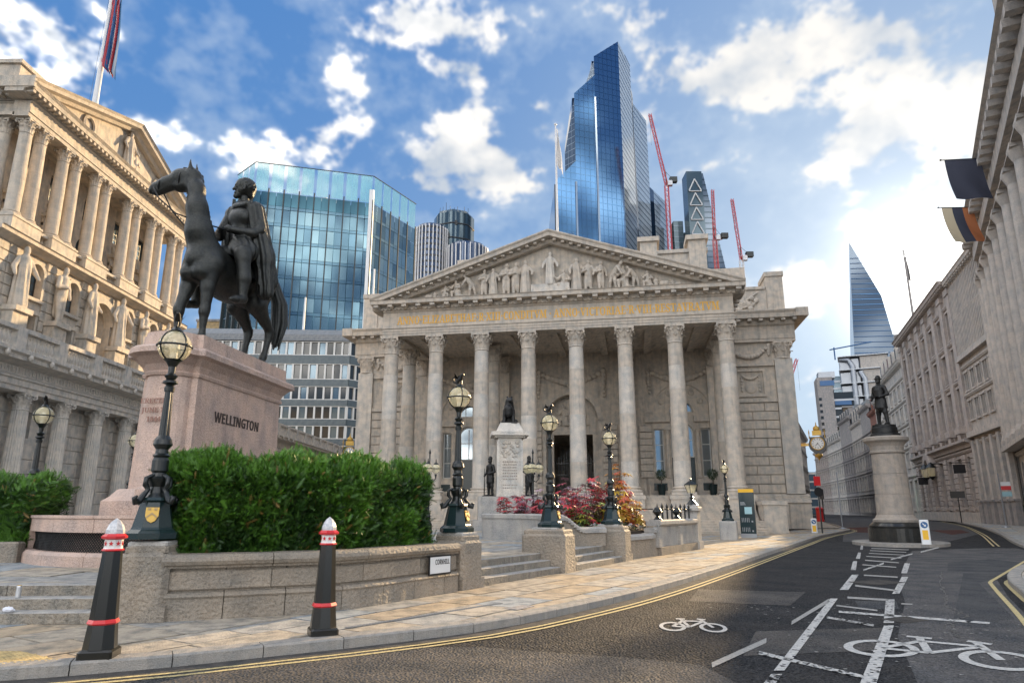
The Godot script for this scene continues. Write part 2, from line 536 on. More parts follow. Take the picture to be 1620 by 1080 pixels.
# grey multipliers: fine grain, patches and (for walls) streaks of weathering
func grain_tex(sd: int, size: int, fine: float, fa: float, coarse: float, ca: float, streak := 0.0, speck := 0.0) -> ImageTexture:
	var a := FastNoiseLite.new()
	a.seed = sd; a.frequency = fine; a.fractal_octaves = 3
	var b := FastNoiseLite.new()
	b.seed = sd + 7; b.frequency = coarse; b.fractal_octaves = 4
	var ia := a.get_seamless_image(size, size)
	var ib := b.get_seamless_image(size, size)
	var ic := b.get_seamless_image(size, size)
	if streak > 0.0:
		var s := FastNoiseLite.new()
		s.seed = sd + 19; s.frequency = coarse * 2.5; s.fractal_octaves = 4
		ic = s.get_seamless_image(size, maxi(8, size / 10))
		ic.resize(size, size, Image.INTERPOLATE_CUBIC)
	var da := ia.get_data(); var db := ib.get_data(); var dc := ic.get_data()
	ic = null
	var lr := RandomNumberGenerator.new()
	lr.seed = sd
	var out := PackedByteArray()
	out.resize(size * size * 3)
	for i in size * size:
		var g := 0.93 + (da[i] / 255.0 - 0.5) * fa + (db[i] / 255.0 - 0.5) * ca
		if streak > 0.0: g -= maxf(0.0, 0.55 - dc[i] / 255.0) * streak
		var w := (db[i] / 255.0 - 0.5) * 0.06
		if speck > 0.0:
			var s := lr.randf()
			if s < 0.22: g -= speck * lr.randf()
			elif s > 0.82: g += speck * 0.7 * lr.randf()
		out[i * 3] = clampi(int((g + w) * 255), 0, 255); out[i * 3 + 1] = clampi(int(g * 255), 0, 255); out[i * 3 + 2] = clampi(int((g - w) * 255), 0, 255)
	var im := Image.create_from_data(size, size, false, Image.FORMAT_RGB8, out)
	im.generate_mipmaps()
	return ImageTexture.create_from_image(im)
func bump_tex(sd: int, size: int, freq: float, oct: int, strength: float) -> ImageTexture:
	var a := FastNoiseLite.new()
	a.seed = sd; a.frequency = freq; a.fractal_octaves = oct
	var im := a.get_seamless_image(size, size)
	im.bump_map_to_normal_map(strength)
	return ImageTexture.create_from_image(im)

func make_materials() -> void:
	var stone := grain_tex(3, 512, 0.12, 0.12, 0.012, 0.20, 0.22)
	var stone2 := grain_tex(13, 512, 0.15, 0.12, 0.010, 0.22, 0.12)
	var granite := grain_tex(23, 512, 0.4, 0.10, 0.010, 0.22, 0.18, 0.34)
	var york := grain_tex(33, 512, 0.09, 0.16, 0.012, 0.40, 0.0, 0.05)
	var tar := grain_tex(43, 512, 0.5, 0.20, 0.010, 0.26, 0.0, 0.55)
	var tar2 := grain_tex(53, 512, 0.5, 0.16, 0.012, 0.30, 0.0, 0.30)
	var paint := grain_tex(63, 512, 0.20, 0.34, 0.03, 0.42, 0.0, 0.10)
	var leafy := grain_tex(73, 256, 0.06, 0.4, 0.02, 0.2)
	var nb := bump_tex(4, 512, 0.12, 4, 6.0)
	var nt := bump_tex(5, 512, 0.45, 2, 14.0)
	tri(mat("portland", lin(0.61, 0.545, 0.465)), stone, 0.22, nb, 0.5)
	tri(mat("portland_pale", lin(0.66, 0.615, 0.55)), stone, 0.16, nb, 0.4)
	tri(mat("dark_stone", lin(0.36, 0.315, 0.27)), stone, 0.30, nb, 0.6)  # one even stone tone, darker than portland
	tri(mat("bank_stone", lin(0.60, 0.53, 0.44)), stone, 0.19, nb, 0.5)
	tri(mat("bank_grey", lin(0.60, 0.555, 0.495)), stone, 0.25, nb, 0.5)
	tri(mat("south_stone", lin(0.52, 0.48, 0.44)), stone, 0.15, nb, 0.5)
	tri(mat("south_pale", lin(0.58, 0.55, 0.51)), stone2, 0.13, nb, 0.5)
	tri(mat("south_pink", lin(0.47, 0.415, 0.38)), stone, 0.14, nb, 0.5)
	tri(mat("south_grey", lin(0.33, 0.31, 0.30)), stone, 0.17, nb, 0.5)
	tri(mat("brick_red", lin(0.27, 0.12, 0.085)), stone2, 0.3)
	tri(mat("brick_tan", lin(0.46, 0.33, 0.17)), stone2, 0.3)
	tri(mat("lead_roof", lin(0.20, 0.215, 0.23), 0.6), stone2, 0.3)
	tri(mat("copper_green", lin(0.13, 0.32, 0.26), 0.7), stone2, 0.4)
	tri(mat("pink_granite", lin(0.62, 0.455, 0.375), 0.62), granite, 0.24, nb, 0.3)
	tri(mat("grey_granite", lin(0.315, 0.27, 0.215), 0.75), granite, 0.23, nb, 0.5)
	tri(mat("grey_granite_2", lin(0.35, 0.30, 0.24), 0.75), granite, 0.21, nb, 0.5)
	tri(mat("pale_granite", lin(0.45, 0.43, 0.40), 0.75), granite, 0.25, nb, 0.4)
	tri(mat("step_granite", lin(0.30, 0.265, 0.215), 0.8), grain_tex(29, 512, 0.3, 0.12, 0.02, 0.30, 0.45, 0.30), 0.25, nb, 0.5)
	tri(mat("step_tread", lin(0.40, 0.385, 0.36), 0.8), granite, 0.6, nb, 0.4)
	tri(mat("kerb_granite", lin(0.36, 0.34, 0.31), 0.8), granite, 0.7, nb, 0.5)
	tri(mat("dark_granite", lin(0.030, 0.030, 0.028), 0.18), granite, 0.7)
	tri(mat("joint", lin(0.06, 0.05, 0.042), 0.95), york, 0.6)
	tri(mat("york_tan", lin(0.42, 0.345, 0.255), 0.75), york, 0.45, nb, 0.4)
	tri(mat("york_tan_2", lin(0.44, 0.35, 0.245), 0.75), york, 0.38, nb, 0.4)
	tri(mat("york_buff", lin(0.415, 0.36, 0.285), 0.75), york, 0.5, nb, 0.4)
	tri(mat("york_grey", lin(0.37, 0.36, 0.335), 0.75), york, 0.42, nb, 0.4)
	tri(mat("york_blue", lin(0.33, 0.355, 0.365), 0.75), york, 0.47, nb, 0.4)
	tri(mat("york_pale", lin(0.44, 0.39, 0.32), 0.75), york, 0.4, nb, 0.4)
	tri(mat("tactile", lin(0.56, 0.42, 0.20), 0.8), york, 0.6)
	tri(mat("asphalt", lin(0.075, 0.075, 0.078), 0.72), tar, 0.125, nt, 1.3)
	tri(mat("asphalt_smooth", lin(0.125, 0.118, 0.113), 0.7), tar2, 0.14, nt, 0.7)
	tri(mat("asphalt_new", lin(0.105, 0.107, 0.112), 0.68), tar2, 0.15, nt, 0.7)
	tri(mat("asphalt_worn", lin(0.148, 0.145, 0.146), 0.7), tar2, 0.13, nt, 0.8)
	tri(mat("asphalt_pale", lin(0.135, 0.127, 0.12), 0.75), tar2, 0.5, nt, 0.7)
	tri(mat("asphalt_red", lin(0.15, 0.075, 0.065), 0.8), tar2, 0.5, nt, 0.7)
	tri(mat("line_white", lin(0.50, 0.49, 0.465), 0.7), paint, 0.9)
	tri(mat("line_faded", lin(0.32, 0.31, 0.29), 0.75), paint, 1.1)
	tri(mat("line_yellow", lin(0.52, 0.42, 0.20), 0.7), paint, 0.9)
	for k in ["asphalt", "asphalt_smooth", "asphalt_new", "asphalt_pale", "asphalt_red", "asphalt_worn"]: M[k].metallic_specular = 0.22
	for k in ["york_tan", "york_tan_2", "york_buff", "york_grey", "york_blue", "york_pale", "tactile", "kerb_granite", "joint"]: M[k].metallic_specular = 0.3
	mat("iron_black", lin(0.008, 0.011, 0.011), 0.3)
	mat("iron_green", lin(0.010, 0.024, 0.026), 0.25)
	mat("bollard_black", lin(0.012, 0.012, 0.010), 0.26)
	mat("bollard_red", lin(0.55, 0.02, 0.025), 0.28)
	mat("bollard_white", lin(0.72, 0.70, 0.68), 0.35)
	tri(mat("bollard_silver", lin(0.60, 0.60, 0.61), 0.35, 0.25), paint, 1.6)
	mat("gold", lin(0.50, 0.32, 0.08), 0.45, 0.6)
	mat("gold_letter", lin(0.74, 0.40, 0.035), 0.5, 0.0)
	tri(mat("bronze", lin(0.046, 0.048, 0.045), 0.33, 0.65), leafy, 0.9, nb, 0.5)
	tri(mat("bronze_dark", lin(0.018, 0.018, 0.018), 0.42, 0.4), leafy, 0.9)
	mat("letter_dark", lin(0.05, 0.035, 0.03), 0.8)
	mat("letter_pink", lin(0.30, 0.17, 0.13), 0.8)
	mat("hall_dark", lin(0.018, 0.02, 0.022), 0.5)
	mat("window_dark", lin(0.025, 0.03, 0.033), 0.06)
	mat("window_blue", lin(0.10, 0.15, 0.19), 0.05, 0.35)
	mat("window_sky", lin(0.36, 0.42, 0.46), 0.05, 0.7)
	mat("window_frame", lin(0.03, 0.035, 0.035), 0.5)
	mat("frame_white", lin(0.55, 0.55, 0.53), 0.5)
	mat("steel", lin(0.30, 0.32, 0.35), 0.38, 0.7)
	mat("mast_white", lin(0.66, 0.66, 0.66), 0.4)
	mat("sign_white", lin(0.68, 0.69, 0.69), 0.4)
	mat("sign_black", lin(0.012, 0.012, 0.014), 0.35)
	mat("sign_yellow", lin(0.75, 0.42, 0.015), 0.4)
	mat("sign_blue", lin(0.012, 0.09, 0.24), 0.35)
	mat("sign_navy", lin(0.01, 0.028, 0.035), 0.2)
	mat("sign_map", lin(0.30, 0.50, 0.55), 0.3)
	mat("crane_red", lin(0.50, 0.05, 0.06), 0.5)
	mat("crane_white", lin(0.65, 0.65, 0.66), 0.5)
	mat("cloth_orange", lin(0.42, 0.15, 0.06), 0.9)
	mat("cloth_cream", lin(0.50, 0.43, 0.30), 0.9)
	mat("cloth_navy", lin(0.045, 0.05, 0.075), 0.9)
	var gl := mat("lamp_glass", Color(0.95, 0.90, 0.72, 0.36), 0.06)
	gl.transparency = BaseMaterial3D.TRANSPARENCY_ALPHA
	mat("lamp_bulb", lin(0.80, 0.76, 0.62), 0.5)
	var clear := mat("clear_glass", Color(0.85, 0.92, 0.95, 0.18), 0.03)
	clear.transparency = BaseMaterial3D.TRANSPARENCY_ALPHA
	var lf := mat("leaf", Color.WHITE, 0.5)
	lf.vertex_color_use_as_albedo = true
	lf.backlight = Color(0.5, 0.5, 0.5)
	lf.cull_mode = BaseMaterial3D.CULL_DISABLED
	mat("hedge_core", lin(0.05, 0.125, 0.014), 1.0)
	mat("bark", lin(0.09, 0.07, 0.05), 0.9)
	mat("soil", lin(0.045, 0.032, 0.022), 1.0)
	mat("can", lin(0.62, 0.63, 0.65), 0.3, 0.6)
	mat("paper", lin(0.66, 0.67, 0.72), 0.7)
	var ct := mat("clear_teal", Color(0.62, 0.86, 0.88, 0.35), 0.03)
	ct.transparency = BaseMaterial3D.TRANSPARENCY_ALPHA
	tri(mat("slate_band", lin(0.085, 0.115, 0.13), 0.4), stone2, 0.2)
const LINES := [
[Vector2(5.88, -13.37), Vector2(6.02, -13.37), Vector2(2.78, -7.56), Vector2(2.67, -7.56)],
[Vector2(2.59, -7.41), Vector2(2.70, -7.41), Vector2(2.31, -6.70), Vector2(2.19, -6.70)],
[Vector2(8.59, -18.14), Vector2(8.76, -18.14), Vector2(6.89, -14.78), Vector2(6.71, -14.78)],
[Vector2(10.86, -22.76), Vector2(10.99, -22.76), Vector2(9.37, -19.53), Vector2(9.23, -19.53)],
[Vector2(13.26, -27.30), Vector2(13.37, -27.30), Vector2(11.64, -23.89), Vector2(11.50, -23.89)],
[Vector2(16.07, -32.74), Vector2(16.17, -32.74), Vector2(14.44, -29.31), Vector2(14.33, -29.31)],
[Vector2(9.52, -17.55), Vector2(9.68, -17.55), Vector2(7.56, -14.10), Vector2(7.42, -14.10)],
[Vector2(12.04, -21.93), Vector2(12.21, -21.93), Vector2(10.21, -18.55), Vector2(10.06, -18.55)],
[Vector2(6.85, -13.26), Vector2(7.01, -13.26), Vector2(5.54, -10.58), Vector2(5.39, -10.58)],
[Vector2(5.28, -10.36), Vector2(5.42, -10.36), Vector2(3.25, -6.70), Vector2(3.09, -6.70)],
[Vector2(5.31, -11.81), Vector2(6.98, -10.65), Vector2(6.85, -10.47), Vector2(5.21, -11.59)],
[Vector2(2.87, -8.55), Vector2(3.49, -7.36), Vector2(3.42, -7.23), Vector2(2.80, -8.37)],
[Vector2(12.64, -23.83), Vector2(15.12, -26.91), Vector2(14.70, -26.18), Vector2(12.33, -23.25)],
[Vector2(9.65, -19.69), Vector2(11.56, -22.23), Vector2(11.24, -21.63), Vector2(9.42, -19.22)],
[Vector2(16.08, -28.02), Vector2(18.94, -31.54), Vector2(18.33, -30.53), Vector2(15.61, -27.22)],
[Vector2(4.85, -11.22), Vector2(5.18, -10.45), Vector2(5.09, -10.28), Vector2(4.76, -11.02)]]
const FADED := [
[Vector2(4.13, -10.76), Vector2(5.86, -13.37), Vector2(5.61, -12.82), Vector2(3.98, -10.40)],
[Vector2(2.14, -7.93), Vector2(3.26, -9.39), Vector2(3.14, -9.06), Vector2(2.08, -7.69)],
[Vector2(5.60, -12.52), Vector2(6.00, -11.92), Vector2(5.91, -11.75), Vector2(5.52, -12.34)],
[Vector2(6.34, -13.67), Vector2(6.92, -13.30), Vector2(6.77, -13.02), Vector2(6.20, -13.37)],
[Vector2(7.51, -15.76), Vector2(7.88, -14.80), Vector2(7.72, -14.50), Vector2(7.34, -15.41)],
[Vector2(8.91, -18.17), Vector2(9.47, -17.64), Vector2(9.30, -17.33), Vector2(8.74, -17.84)],
[Vector2(10.55, -21.53), Vector2(11.06, -20.61), Vector2(10.87, -20.27), Vector2(10.36, -21.16)],
[Vector2(11.58, -23.42), Vector2(12.08, -22.33), Vector2(11.86, -21.93), Vector2(11.35, -22.97)],
[Vector2(12.59, -25.34), Vector2(13.26, -24.31), Vector2(13.06, -23.95), Vector2(12.39, -24.95)],
[Vector2(13.55, -27.06), Vector2(14.30, -26.03), Vector2(14.07, -25.61), Vector2(13.32, -26.61)],
[Vector2(14.52, -28.86), Vector2(15.32, -27.69), Vector2(15.06, -27.22), Vector2(14.25, -28.35)],
[Vector2(15.42, -30.53), Vector2(16.38, -29.40), Vector2(16.08, -28.86), Vector2(15.12, -29.95)],
[Vector2(6.84, -12.73), Vector2(7.00, -12.67), Vector2(6.91, -12.51), Vector2(6.75, -12.57)]]

const KL := [Vector2(-14, -4.2), Vector2(-9, -5.75), Vector2(-4.91, -7.13), Vector2(-3.66, -7.67), Vector2(-2.86, -8.16), Vector2(-2.32, -8.47), Vector2(-1.62, -8.96), Vector2(-0.9, -9.47), Vector2(-0.2, -10.09), Vector2(0.89, -11.44), Vector2(2.2, -13.3), Vector2(4.27, -16.76), Vector2(8.24, -23.89), Vector2(14.04, -34.34), Vector2(18.35, -42.05), Vector2(24.17, -51.31), Vector2(26.4, -55.2), Vector2(27.7, -58.5), Vector2(32.64, -70.9), Vector2(40.4, -92), Vector2(56.5, -133), Vector2(98, -240)]
const KR := [Vector2(3.5, -3), Vector2(6.5, -8.3), Vector2(9.6, -13.6), Vector2(11.55, -16.76), Vector2(14.2, -19.9), Vector2(19, -24.2), Vector2(21.88, -30.44), Vector2(32.5, -47.4), Vector2(46.3, -70.9), Vector2(60, -97), Vector2(110, -215)]
const WALL := [Vector2(-4.87, -9.95), Vector2(-4.12, -10.22), Vector2(-3.72, -10.42), Vector2(-2.92, -10.8), Vector2(-2.68, -10.98), Vector2(-2.24, -11.52), Vector2(-1.71, -12.47), Vector2(-1.05, -13.5)]

func smooth_path(p: Array, step: float) -> PackedVector2Array:
	var c := Curve2D.new()
	for i in p.size():
		var a: Vector2 = p[maxi(i - 1, 0)]; var b: Vector2 = p[mini(i + 1, p.size() - 1)]
		var d := (b - a).normalized()
		var l0: float = (p[i] - a).length() / 3 if i > 0 else 0.0
		var l1: float = (b - p[i]).length() / 3 if i < p.size() - 1 else 0.0
		c.add_point(p[i], -d * l0, d * l1)
	c.bake_interval = 0.1
	var n := maxi(2, int(round(c.get_baked_length() / step)))
	var out := PackedVector2Array()
	for i in n + 1: out.append(c.sample_baked(c.get_baked_length() * i / n, true))
	return out
func offset_path(p: PackedVector2Array, d: float) -> PackedVector2Array:
	var out := PackedVector2Array()
	for i in p.size():
		var a := p[maxi(i - 1, 0)]; var b := p[mini(i + 1, p.size() - 1)]
		var t := (b - a).normalized()
		out.append(p[i] + Vector2(t.y, -t.x) * d)
	return out
func sheet(poly: Array, y: float) -> MB:
	var m := MB.new()
	m.cap(PackedVector2Array(poly), y, Z, true)
	return m
func ribbon(p: PackedVector2Array, d0: float, d1: float, y: float, i0 := 0, i1 := -1) -> MB:
	var a := offset_path(p, d0); var b := offset_path(p, d1)
	var m := MB.new()
	if i1 < 0: i1 = p.size() - 1
	for i in range(i0, i1):
		var A := V(a[i].x, y, a[i].y); var B := V(a[i + 1].x, y, a[i + 1].y); var C := V(b[i + 1].x, y, b[i + 1].y); var D := V(b[i].x, y, b[i].y)
		if (B - A).cross(C - A).y > 0: m.quad(A, B, C, D)
		else: m.quad(D, C, B, A)
	return m
func slabs(parent: Node3D, region: PackedVector2Array, ang: float, y0: float, y1: float, mats: Array, called: String, rows: Vector2, lens: Vector2, most: int, gap := 0.034) -> void:
	var ca := cos(ang); var sa := sin(ang)
	var rot := PackedVector2Array()
	for q in region: rot.append(P2(q.x * ca + q.y * sa, -q.x * sa + q.y * ca))
	var lo := rot[0]; var hi := rot[0]
	for q in rot:
		lo = lo.min(q); hi = hi.max(q)
	var found := []
	var yy := lo.y
	while yy < hi.y:
		var rw := r(rows.x, rows.y)
		var xx := lo.x - r(0, 1)
		while xx < hi.x:
			var ln := r(lens.x, lens.y)
			var bxp := PackedVector2Array([P2(xx + gap / 2, yy + gap / 2), P2(xx + ln - gap / 2, yy + gap / 2), P2(xx + ln - gap / 2, yy + rw - gap / 2), P2(xx + gap / 2, yy + rw - gap / 2)])
			for q in Geometry2D.intersect_polygons(bxp, rot):
				var w := PackedVector2Array()
				var c := Vector2.ZERO
				for k in q:
					w.append(P2(k.x * ca - k.y * sa, k.x * sa + k.y * ca)); c += w[-1]
				found.append([(c / q.size()).length(), w])
			xx += ln
		yy += rw
	found.sort_custom(func(a, b): return a[0] < b[0])
	var rest := {}
	for i in found.size():
		var mt: Material = mats[rng.randi() % mats.size()]
		var top := y1 + r(-0.006, 0.005)
		if i < most:
			part(parent, called, MB.new().prism(found[i][1], y0, top), mt)
		else:
			if not rest.has(mt): rest[mt] = MB.new()
			rest[mt].prism(found[i][1], y0, top)
	for mt in rest: part(parent, called, rest[mt], mt).set_meta("kind", "stuff")
func kerb(path: PackedVector2Array, side: float, n: int, label: String) -> void:
	var k := struct("kerb", ribbon(path, side * 0.01, side * 0.26, 0.05), M.joint)
	var inner := offset_path(path, side * 0.27)
	var rest := MB.new()
	for i in path.size() - 1:
		var a := path[i].lerp(path[i + 1], 0.006); var b := path[i].lerp(path[i + 1], 0.994)
		var c := inner[i].lerp(inner[i + 1], 0.994); var d := inner[i].lerp(inner[i + 1], 0.006)
		var h := 0.128 + r(-0.004, 0.004)
		var m := MB.new() if i < n else rest
		var am := a.lerp(d, 0.08); var bm := b.lerp(c, 0.08)
		var poly := PackedVector2Array([a, b, c, d])
		var top := PackedVector2Array([am, bm, c, d])
		if side < 0:
			poly.reverse(); top.reverse()
		m.loft(poly, 0.0, poly, h - 0.02); m.loft(poly, h - 0.02, top, h)
		if i < n: part(k, "kerb_stone", m, M.kerb_granite)
	if rest.v.size(): part(k, "kerb_stone", rest, M.kerb_granite).set_meta("kind", "stuff")
func bike(road: Node3D, a: Vector2, b: Vector2, tall: float, w: float) -> void:
	# two wheels and a frame painted on the road, a and b the hubs
	var u := b - a
	var up := Vector2(u.y, -u.x).normalized()
	if up.y > 0: up = -up
	var L := u.length()
	u = u.normalized()
	var m := MB.new()
	var y := 0.010
	var put := func(p: Vector2) -> Vector3:
		var q := a + u * p.x + up * p.y * tall
		return V(q.x, y, q.y)
	var R := L * 0.34
	for c in [0.0, L]:
		for i in 28:
			var p := TAU * i / 28; var q := TAU * (i + 1) / 28
			var d0 := P2(cos(p), sin(p)); var d1 := P2(cos(q), sin(q))
			m.quad(put.call(P2(c, 0) + d0 * R), put.call(P2(c, 0) + d1 * R), put.call(P2(c, 0) + d1 * (R - w)), put.call(P2(c, 0) + d0 * (R - w)))
	for s in [[0, 0, 0.42, 0], [0, 0, 0.30, 0.46], [0.42, 0, 0.26, 0.62], [0.30, 0.46, 0.82, 0.46], [0.42, 0, 0.84, 0.46], [1, 0, 0.78, 0.62], [0.14, 0.62, 0.38, 0.62], [0.70, 0.66, 0.92, 0.60]]:
		var p := P2(s[0], s[1]) * L; var q := P2(s[2], s[3]) * L
		var nn := (q - p).orthogonal().normalized() * w * 0.45
		m.quad(put.call(p + nn), put.call(q + nn), put.call(q - nn), put.call(p - nn))
	part(road, "cycle_symbol", m, M.line_white)

func ground() -> void:
	var g := MB.new()
	g.quad(V(-1500, 0, 200), V(1500, 0, 200), V(1500, 0, -2500), V(-1500, 0, -2500))
	var road := struct("road", g, M.asphalt)
	var kl := smooth_path(KL, 0.92)
	var kr := smooth_path(KR, 0.95)
	# smoother tarmac in front, patches, covers
	var sm := [P2(-13, -4), P2(-4.9, -6.9), P2(-3.6, -7.45), P2(-2.3, -8.2), P2(-1.28, -8.80), P2(-0.38, -8.80), P2(0.44, -8.50), P2(1.33, -8.19), P2(2.01, -7.84), P2(2.13, -7.08), P2(2.0, -1), P2(-13, 1)]
	part(road, "road_patch", sheet(sm, 0.004), M.asphalt_smooth)
	part(road, "road_patch", sheet([P2(3.35, -6), P2(5.0, -9.5), P2(7.0, -12.9), P2(8.6, -16.0), P2(12.4, -22.5), P2(16.0, -28.5), P2(19.5, -30.3), P2(21.6, -30.5), P2(18.8, -24.3), P2(14.0, -20.0), P2(11.4, -16.9), P2(9.4, -13.7), P2(6.3, -8.4), P2(4.6, -5.5)], 0.002), M.asphalt_worn)
	part(road, "road_patch", sheet([P2(17.0, -36.5), P2(22.0, -36.0), P2(31.5, -47.8), P2(45.5, -71.5), P2(59, -97), P2(108, -215), P2(97, -235), P2(57, -132), P2(41, -92), P2(33, -70.5), P2(28.1, -58.4), P2(26.7, -55), P2(22, -47)], 0.002), M.asphalt_worn)
	part(road, "road_patch", sheet([P2(13.54, -22.21), P2(15.95, -23.89), P2(15.89, -22.21), P2(13.48, -18.91), P2(11.48, -18.91)], 0.004), M.asphalt_new)
	part(road, "road_patch", sheet([P2(11.7, -18.6), P2(13.3, -18.7), P2(10.5, -16.2), P2(7.55, -10.93), P2(6.42, -10.63)], 0.004), M.asphalt_new)
	part(road, "road_patch", sheet([P2(3.86, -14.94), P2(5.85, -14.39), P2(4.77, -12.45), P2(3.18, -13.03)], 0.004), M.asphalt_smooth)
	part(road, "road_patch", sheet([P2(5.2, -10.2), P2(3.3, -9.9), P2(2.6, -8.3), P2(4.3, -8.6)], 0.004), M.asphalt_smooth)
	part(road, "road_patch", sheet([P2(6.2, -13.1), P2(6.9, -13.0), P2(6.4, -12.0), P2(5.8, -12.1)], 0.004), M.asphalt_new)
	part(road, "bus_lane_surface", sheet([P2(29.55, -63.59), P2(35.70, -68.28), P2(27.0, -49.5), P2(25.0, -51.2)], 0.004), M.asphalt_red)
	part(road, "bus_lane_surface", sheet([P2(36.5, -57.5), P2(33.0, -51.0), P2(28.9, -46.5), P2(33.4, -56.5)], 0.004), M.asphalt_red)
	for q in [[V(8.25, 0, -16.25), 0.55, 0.35], [V(5.85, 0, -10.87), 0.28, 0.2]]:
		var grate := MB.new()
		grate.at(q[0], 0.48)
		grate.bb(-q[1], q[1], 0.004, 0.012, -q[2], q[2])
		for i in 9: grate.bb(-q[1] * 0.92, q[1] * 0.92, 0.012, 0.017, -q[2] + q[2] * 2 * (i + 0.3) / 9, -q[2] + q[2] * 2 * (i + 0.75) / 9)
		part(road, "iron_cover", grate, M.asphalt_pale)
	# painted lines
	for q in LINES: part(road, "lane_line", sheet(q, 0.009), M.line_white)
	for q in FADED: part(road, "worn_line", sheet(q, 0.009), M.line_faded)
	part(road, "yellow_line", ribbon(kl, -0.27, -0.34, 0.009, 4, 78), M.line_yellow)
	part(road, "yellow_line", ribbon(kl, -0.42, -0.49, 0.009, 4, 78), M.line_yellow)
	part(road, "gutter_strip", ribbon(kl, -0.005, -0.24, 0.0055, 0, 78), M.asphalt_pale)
	for w in [[P2(17.3, -23.9), P2(11.2, -16.75), P2(10.85, -16.35), P2(7.54, -10.75), P2(5.6, -7.6)], [P2(17.5, -23.6), P2(11.5, -16.65), P2(11.1, -16.2), P2(7.8, -10.6), P2(5.85, -7.45)]]:
		part(road, "yellow_line", ribbon(smooth_path(w, 0.5), -0.04, 0.04, 0.009), M.line_yellow)
	var far_kr := smooth_path([P2(22.0, -31.6), P2(32.2, -47.9), P2(46.0, -71.4), P2(59.5, -97)], 2.0)
	part(road, "yellow_line", ribbon(far_kr, 0.25, 0.33, 0.009), M.line_yellow)
	part(road, "yellow_line", ribbon(far_kr, 0.45, 0.53, 0.009), M.line_yellow)
	bike(road, P2(2.26, -10.27), P2(2.80, -10.17), 2.1, 0.055)
	bike(road, P2(4.38, -8.73), P2(5.34, -8.06), 1.45, 0.1)
	# bits of worn paint and tar cracks
	var crack := MB.new()
	var cp := [P2(11.32, -18.91), P2(9.42, -15.80), P2(8.14, -13.58), P2(7.43, -12.45), P2(7.22, -11.71), P2(7.02, -11.24), P2(6.40, -10.63), P2(5.95, -9.84), P2(5.74, -9.38)]
	for i in cp.size() - 1:
		for k in 6:
			var a: Vector2 = cp[i].lerp(cp[i + 1], k / 6.0) + P2(r(-0.04, 0.04), r(-0.04, 0.04)); var b: Vector2 = cp[i].lerp(cp[i + 1], (k + 1) / 6.0) + P2(r(-0.04, 0.04), r(-0.04, 0.04))
			var w := (b - a).orthogonal().normalized() * r(0.006, 0.03)
			crack.quad(V(a.x + w.x, 0.007, a.y + w.y), V(b.x + w.x, 0.007, b.y + w.y), V(b.x - w.x, 0.007, b.y - w.y), V(a.x - w.x, 0.007, a.y - w.y))
	part(road, "tar_crack", crack, M.sign_black)
	var bits := MB.new()
	for i in 170:
		var c := P2(r(3.2, 7.6), r(-12.6, -7.0))
		var pl := []
		var s := r(0.008, 0.03)
		for k in 5: pl.append(c + P2(cos(k * TAU / 5), sin(k * TAU / 5)) * s * r(0.5, 1.4))
		bits.cap(PackedVector2Array(pl), 0.0075, Z, true)
	part(road, "paint_flecks", bits, M.line_faded).set_meta("kind", "stuff")
	var chips := MB.new()
	for q in LINES:
		for i in 60:
			var u := rng.randf(); var w := rng.randf()
			var c: Vector2 = q[0].lerp(q[1], u).lerp(q[3].lerp(q[2], u), w)
			var pl := []
			var sz := r(0.006, 0.03)
			for k in 6: pl.append(c + P2(cos(k * TAU / 6), sin(k * TAU / 6)) * sz * r(0.4, 1.5))
			chips.cap(PackedVector2Array(pl), 0.0115, Z, true)
	part(road, "bare_chips", chips, M.asphalt).set_meta("kind", "stuff")
	# pavements
	var north := PackedVector2Array(offset_path(kl, 0.26))
	north.append_array(PackedVector2Array([P2(98, -250), P2(-80, -250), P2(-80, -4)]))
	var pv := struct("pavement_north", MB.new().prism(north, 0.0, 0.07), M.joint)
	var strip := PackedVector2Array()
	var inner := offset_path(kl, 0.28)
	for i in inner.size():
		if inner[i].y > -56 and inner[i].x > -9.5: strip.append(inner[i])
	strip.append_array(PackedVector2Array([P2(23.8, -56.2), P2(16, -45.5), P2(6.5, -46.5), P2(7.2, -28.0), P2(4.9, -24.0), P2(3.3, -21.4), P2(1.2, -17.6), P2(-0.9, -14.3), P2(-1.9, -12.7), P2(-2.8, -11.2), P2(-4.2, -10.5), P2(-9.5, -10.0)]))
	var ym := [M.york_tan, M.york_tan_2, M.york_buff, M.york_tan, M.york_buff, M.york_pale, M.york_grey, M.york_blue]
	slabs(pv, strip, deg_to_rad(-57), 0.06, 0.12, ym, "paving_slab", P2(0.62, 0.92), P2(0.75, 1.45), 290)
	slabs(pv, PackedVector2Array([P2(27.9, -60), P2(40.2, -92), P2(36.5, -92), P2(23.6, -60)]), deg_to_rad(-70), 0.06, 0.12, [M.york_pale, M.york_grey], "paving_slab", P2(0.9, 1.2), P2(1.2, 2.2), 0)
	slabs(pv, PackedVector2Array([P2(-30, -24), P2(-13, -24), P2(-15, -70), P2(-30, -120)]), 0.1, 0.06, 0.12, [M.york_pale, M.york_grey], "paving_slab", P2(1.5, 2), P2(2, 3), 0)
	kerb(kl, 1.0, 80, "north kerb")
	# drainage channel across the pavement, tactile paving, cover
	var dr := MB.new().at(V(-1.15, 0.121, -10.62), deg_to_rad(51))
	for i in 62: dr.bb(-1.55 + i * 0.05, -1.55 + i * 0.05 + 0.03, 0, 0.006, -0.05, 0.05)
	part(pv, "drain_channel", dr, M.lead_roof)
	part(pv, "iron_cover", MB.new().at(V(0.12, 0.1235, -11.3), 1.0).box(Z, V(0.5, 0.008, 0.24)), M.south_grey)
